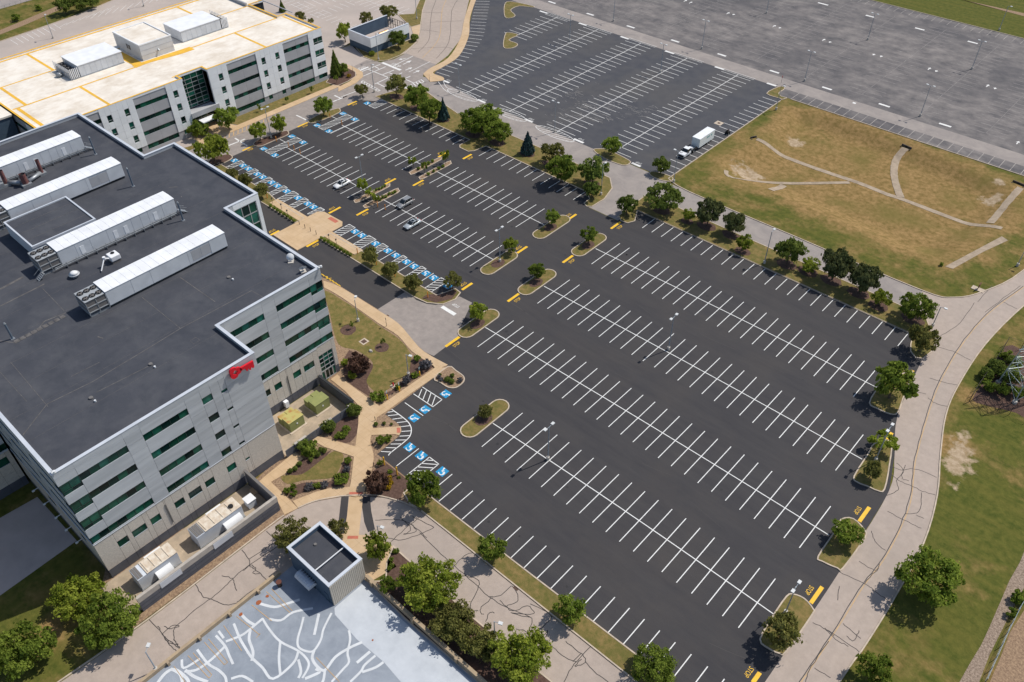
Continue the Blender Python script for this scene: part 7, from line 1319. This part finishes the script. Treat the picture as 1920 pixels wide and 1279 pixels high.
MB().box(-.95, .95, .18, .3, 1.4, 2.1).build('cab_rear', 'car_white', t); MB().box(-.8, .8, -3.24, -3.16, .65, 1.1).build('grille', 'black_plastic', t); MB().box(-1.05, 1.05, .4, 3.0, 1.0, 1.12).build('bed', 'galv', t)
for s in (-1, 1): MB().box(min(s*1.0, s*1.08), max(s*1.0, s*1.08), .4, 3.0, 1.12, 1.5).build('bed_side', 'black_plastic', t); MB().box(min(s*1.0, s*1.25), max(s*1.0, s*1.25), -1.5, -1.3, 1.4, 1.7).build('mirror', 'black_plastic', t); MB().box(min(s*.55, s*.9), max(s*.55, s*.9), -3.2, -3.0, .9, 1.1).build('headlight', 'headlamp', t); [wheel_of(t, s*.9, y, .42) for y in (-2.2, 1.7)]
MB().box(-1.05, 1.05, .34, .42, 1.12, 2.05).build('headboard', 'galv', t); MB().box(-.5, .6, .9, 1.7, 1.13, 1.55).build('load_crate', 'dish_white', t)
t = empty('box_trailer', (-101.2, 191.3, 0.025), 'white box trailer with teal lettering hitched behind the flatbed truck', 'trailer')
MB().box(-1.25, 1.25, -4.1, 3.6, .7, 3.3).build('box', 'truck_box', t, bevel=.05); MB().box(-1.27, 1.27, -4.12, 3.62, 3.31, 3.37).build('roof', 'unit_white', t); MB().box(-.9, .9, -5.3, 3.4, .5, .68).build('chassis', 'black_plastic', t)
lb = MB()
for i, (y, w_) in enumerate(((-.5, .25), (-.1, .3), (.35, .2), (.7, .3), (1.6, .28), (2.0, .25))): lb.box(1.252, 1.262, y, y+w_, 2.2, 2.75)
lb.build('lettering', 'teal_print', t)
for s in (-1, 1):
    for y in (.6, 1.5): wheel_of(t, s*1.12, y, .4)
MB().box(-1.1, 1.1, 3.62, 3.68, .8, 3.2).build('rear_door', 'truck_box', t); MB().box(-1.0, 1.0, 3.6, 3.75, .5, .65).build('rear_bumper', 'black_plastic', t)
X, Y = W(*tl(1240, 210, 9.6, [(1190, 395)])[0]); t = empty('striping_machine', (X, Y, 0.025), 'small black wheeled machine with a pale tank on a bay line near the grass', 'machine')
MB().box(-.45, .45, -.6, .6, .35, .95).build('body', 'black_plastic', t, bevel=.06); MB().cyl(.1, .75, .3, .9, .25, 12).build('tank', 'dish_white', t); MB().tube((-.3, -.6, .9), (-.3, -1.1, 1.25), .04, n=6).tube((.3, -.6, .9), (.3, -1.1, 1.25), .04, n=6).tube((-.35, -1.1, 1.25), (.35, -1.1, 1.25), .04, n=6).build('handle', 'black_plastic', t); MB().box(-.3, .3, -.3, .3, .95, 1.25).build('engine', 'post_dark', t)
for x in (-.5, .5):
    for y in (-.4, .45): wheel_of(t, x, y, .28)

# ================================================================== lattice tower and fences
tb = Vector((*W(1901.6, 755.6), 0))
P2 = Vector((*W(1870, 718), 0)); tw_ = empty('lattice_tower', ((tb.x+P2.x)/2+2.0, (tb.y+P2.y)/2+2.6, 0), 'steel lattice tower base with cross braced legs inside a mesh fence', 'pylon')
e1 = (P2-tb); e2 = Vector((-e1.y, e1.x, 0)); e2 = e2 if e2.y > 0 else -e2
base = [tb, P2, P2+e2, tb+e2]; cen = sum(base, Vector())/4; oT = (cen.x, cen.y, 0); tw_.location = oT; HT = 13.0
def tp(i, h): f = 1-0.30*h/HT; return cen+(base[i % 4]-cen)*f+Vector((0, 0, h))
for i in range(4): MB().tube(tp(i, 0.2), tp(i, HT), .13, .08, 6).build('leg', 'tower_steel', tw_, oT); MB().cyl(tp(i, 0).x, tp(i, 0).y, 0, .5, .45, 10).build('footing', 'pole_base', tw_, oT)
lv = [0.4, 4.0, 7.2, 10.2, HT]
for i in range(4):
    b = MB()
    for a, c in zip(lv[:-1], lv[1:]): b.tube(tp(i, a), tp(i+1, c), .05, n=5); b.tube(tp(i+1, a), tp(i, c), .05, n=5); b.tube(tp(i, c), tp(i+1, c), .06, n=5); m_ = (tp(i, a)+tp(i+1, c))/2; b.tube(tp(i, (a+c)/2), m_, .035, n=4)
    b.build('bracing', 'tower_steel', tw_, oT)
for h in (HT-1.4,):
    b = MB()
    for s in (-1, 1): d = e2.normalized()*s; b.tube(cen+Vector((0, 0, h+1.2)), cen+d*5+Vector((0, 0, h)), .07, n=5); b.tube(cen+Vector((0, 0, h-.3)), cen+d*5+Vector((0, 0, h)), .07, n=5)
    b.build('cross_arm', 'tower_steel', tw_, oT)
def fence(pts, h, lab, m='galv', sp=2.6, wires=4, name='wire_fence'):
    P = [Vector(p) for p in pts]; t = empty(name, (P[0].x, P[0].y, 0), lab, 'fence'); o_ = (P[0].x, P[0].y, 0); rl = MB(); 
    for a, b in zip(P[:-1], P[1:]):
        n = max(1, round((b-a).length/sp))
        for i in range(n+1 if b is P[-1] else n): q = a+(b-a)*i/n; MB().tube((q.x, q.y, 0), (q.x, q.y, h), .05, n=6).build('post', m, t, o_)
        for k in range(wires): z = h*(k+1)/wires-.04; rl.tube((a.x, a.y, z), (b.x, b.y, z), .025 if k == wires-1 else .012, n=4)
        nv = int((b-a).length/0.28)
        for i in range(nv): q = a+(b-a)*i/nv; rl.tube((q.x, q.y, .05), (q.x, q.y, h-.05), .006, n=3, caps=False)
    rl.build('wire_mesh', m, t, o_)
fence(Wp(TR([(560, 1010), (640, 880), (800, 650), (960, 390), (1120, 440)])), 2.2, 'tall mesh fence around the lattice tower', 'post_dark')
fence(Wp(TR([(562, 1012), (720, 1060), (870, 1110), (1000, 1150), (1200, 1230)])), 2.2, 'tall mesh fence on the lawn side of the lattice tower', 'post_dark')
fence(Wp(TG([(660, 1290), (740, 1110), (820, 930), (900, 770), (980, 620)])), 1.6, 'low green wire fence along the gravel track', 'steel_blue', 2.8)
fence(Wp(tl(0, 0, 3, [(0, 58), (60, 40), (150, 10), (200, -10)])), 1.3, 'guard rail fence along the highway verge', 'galv', 2.5, 2, 'guard_rail')
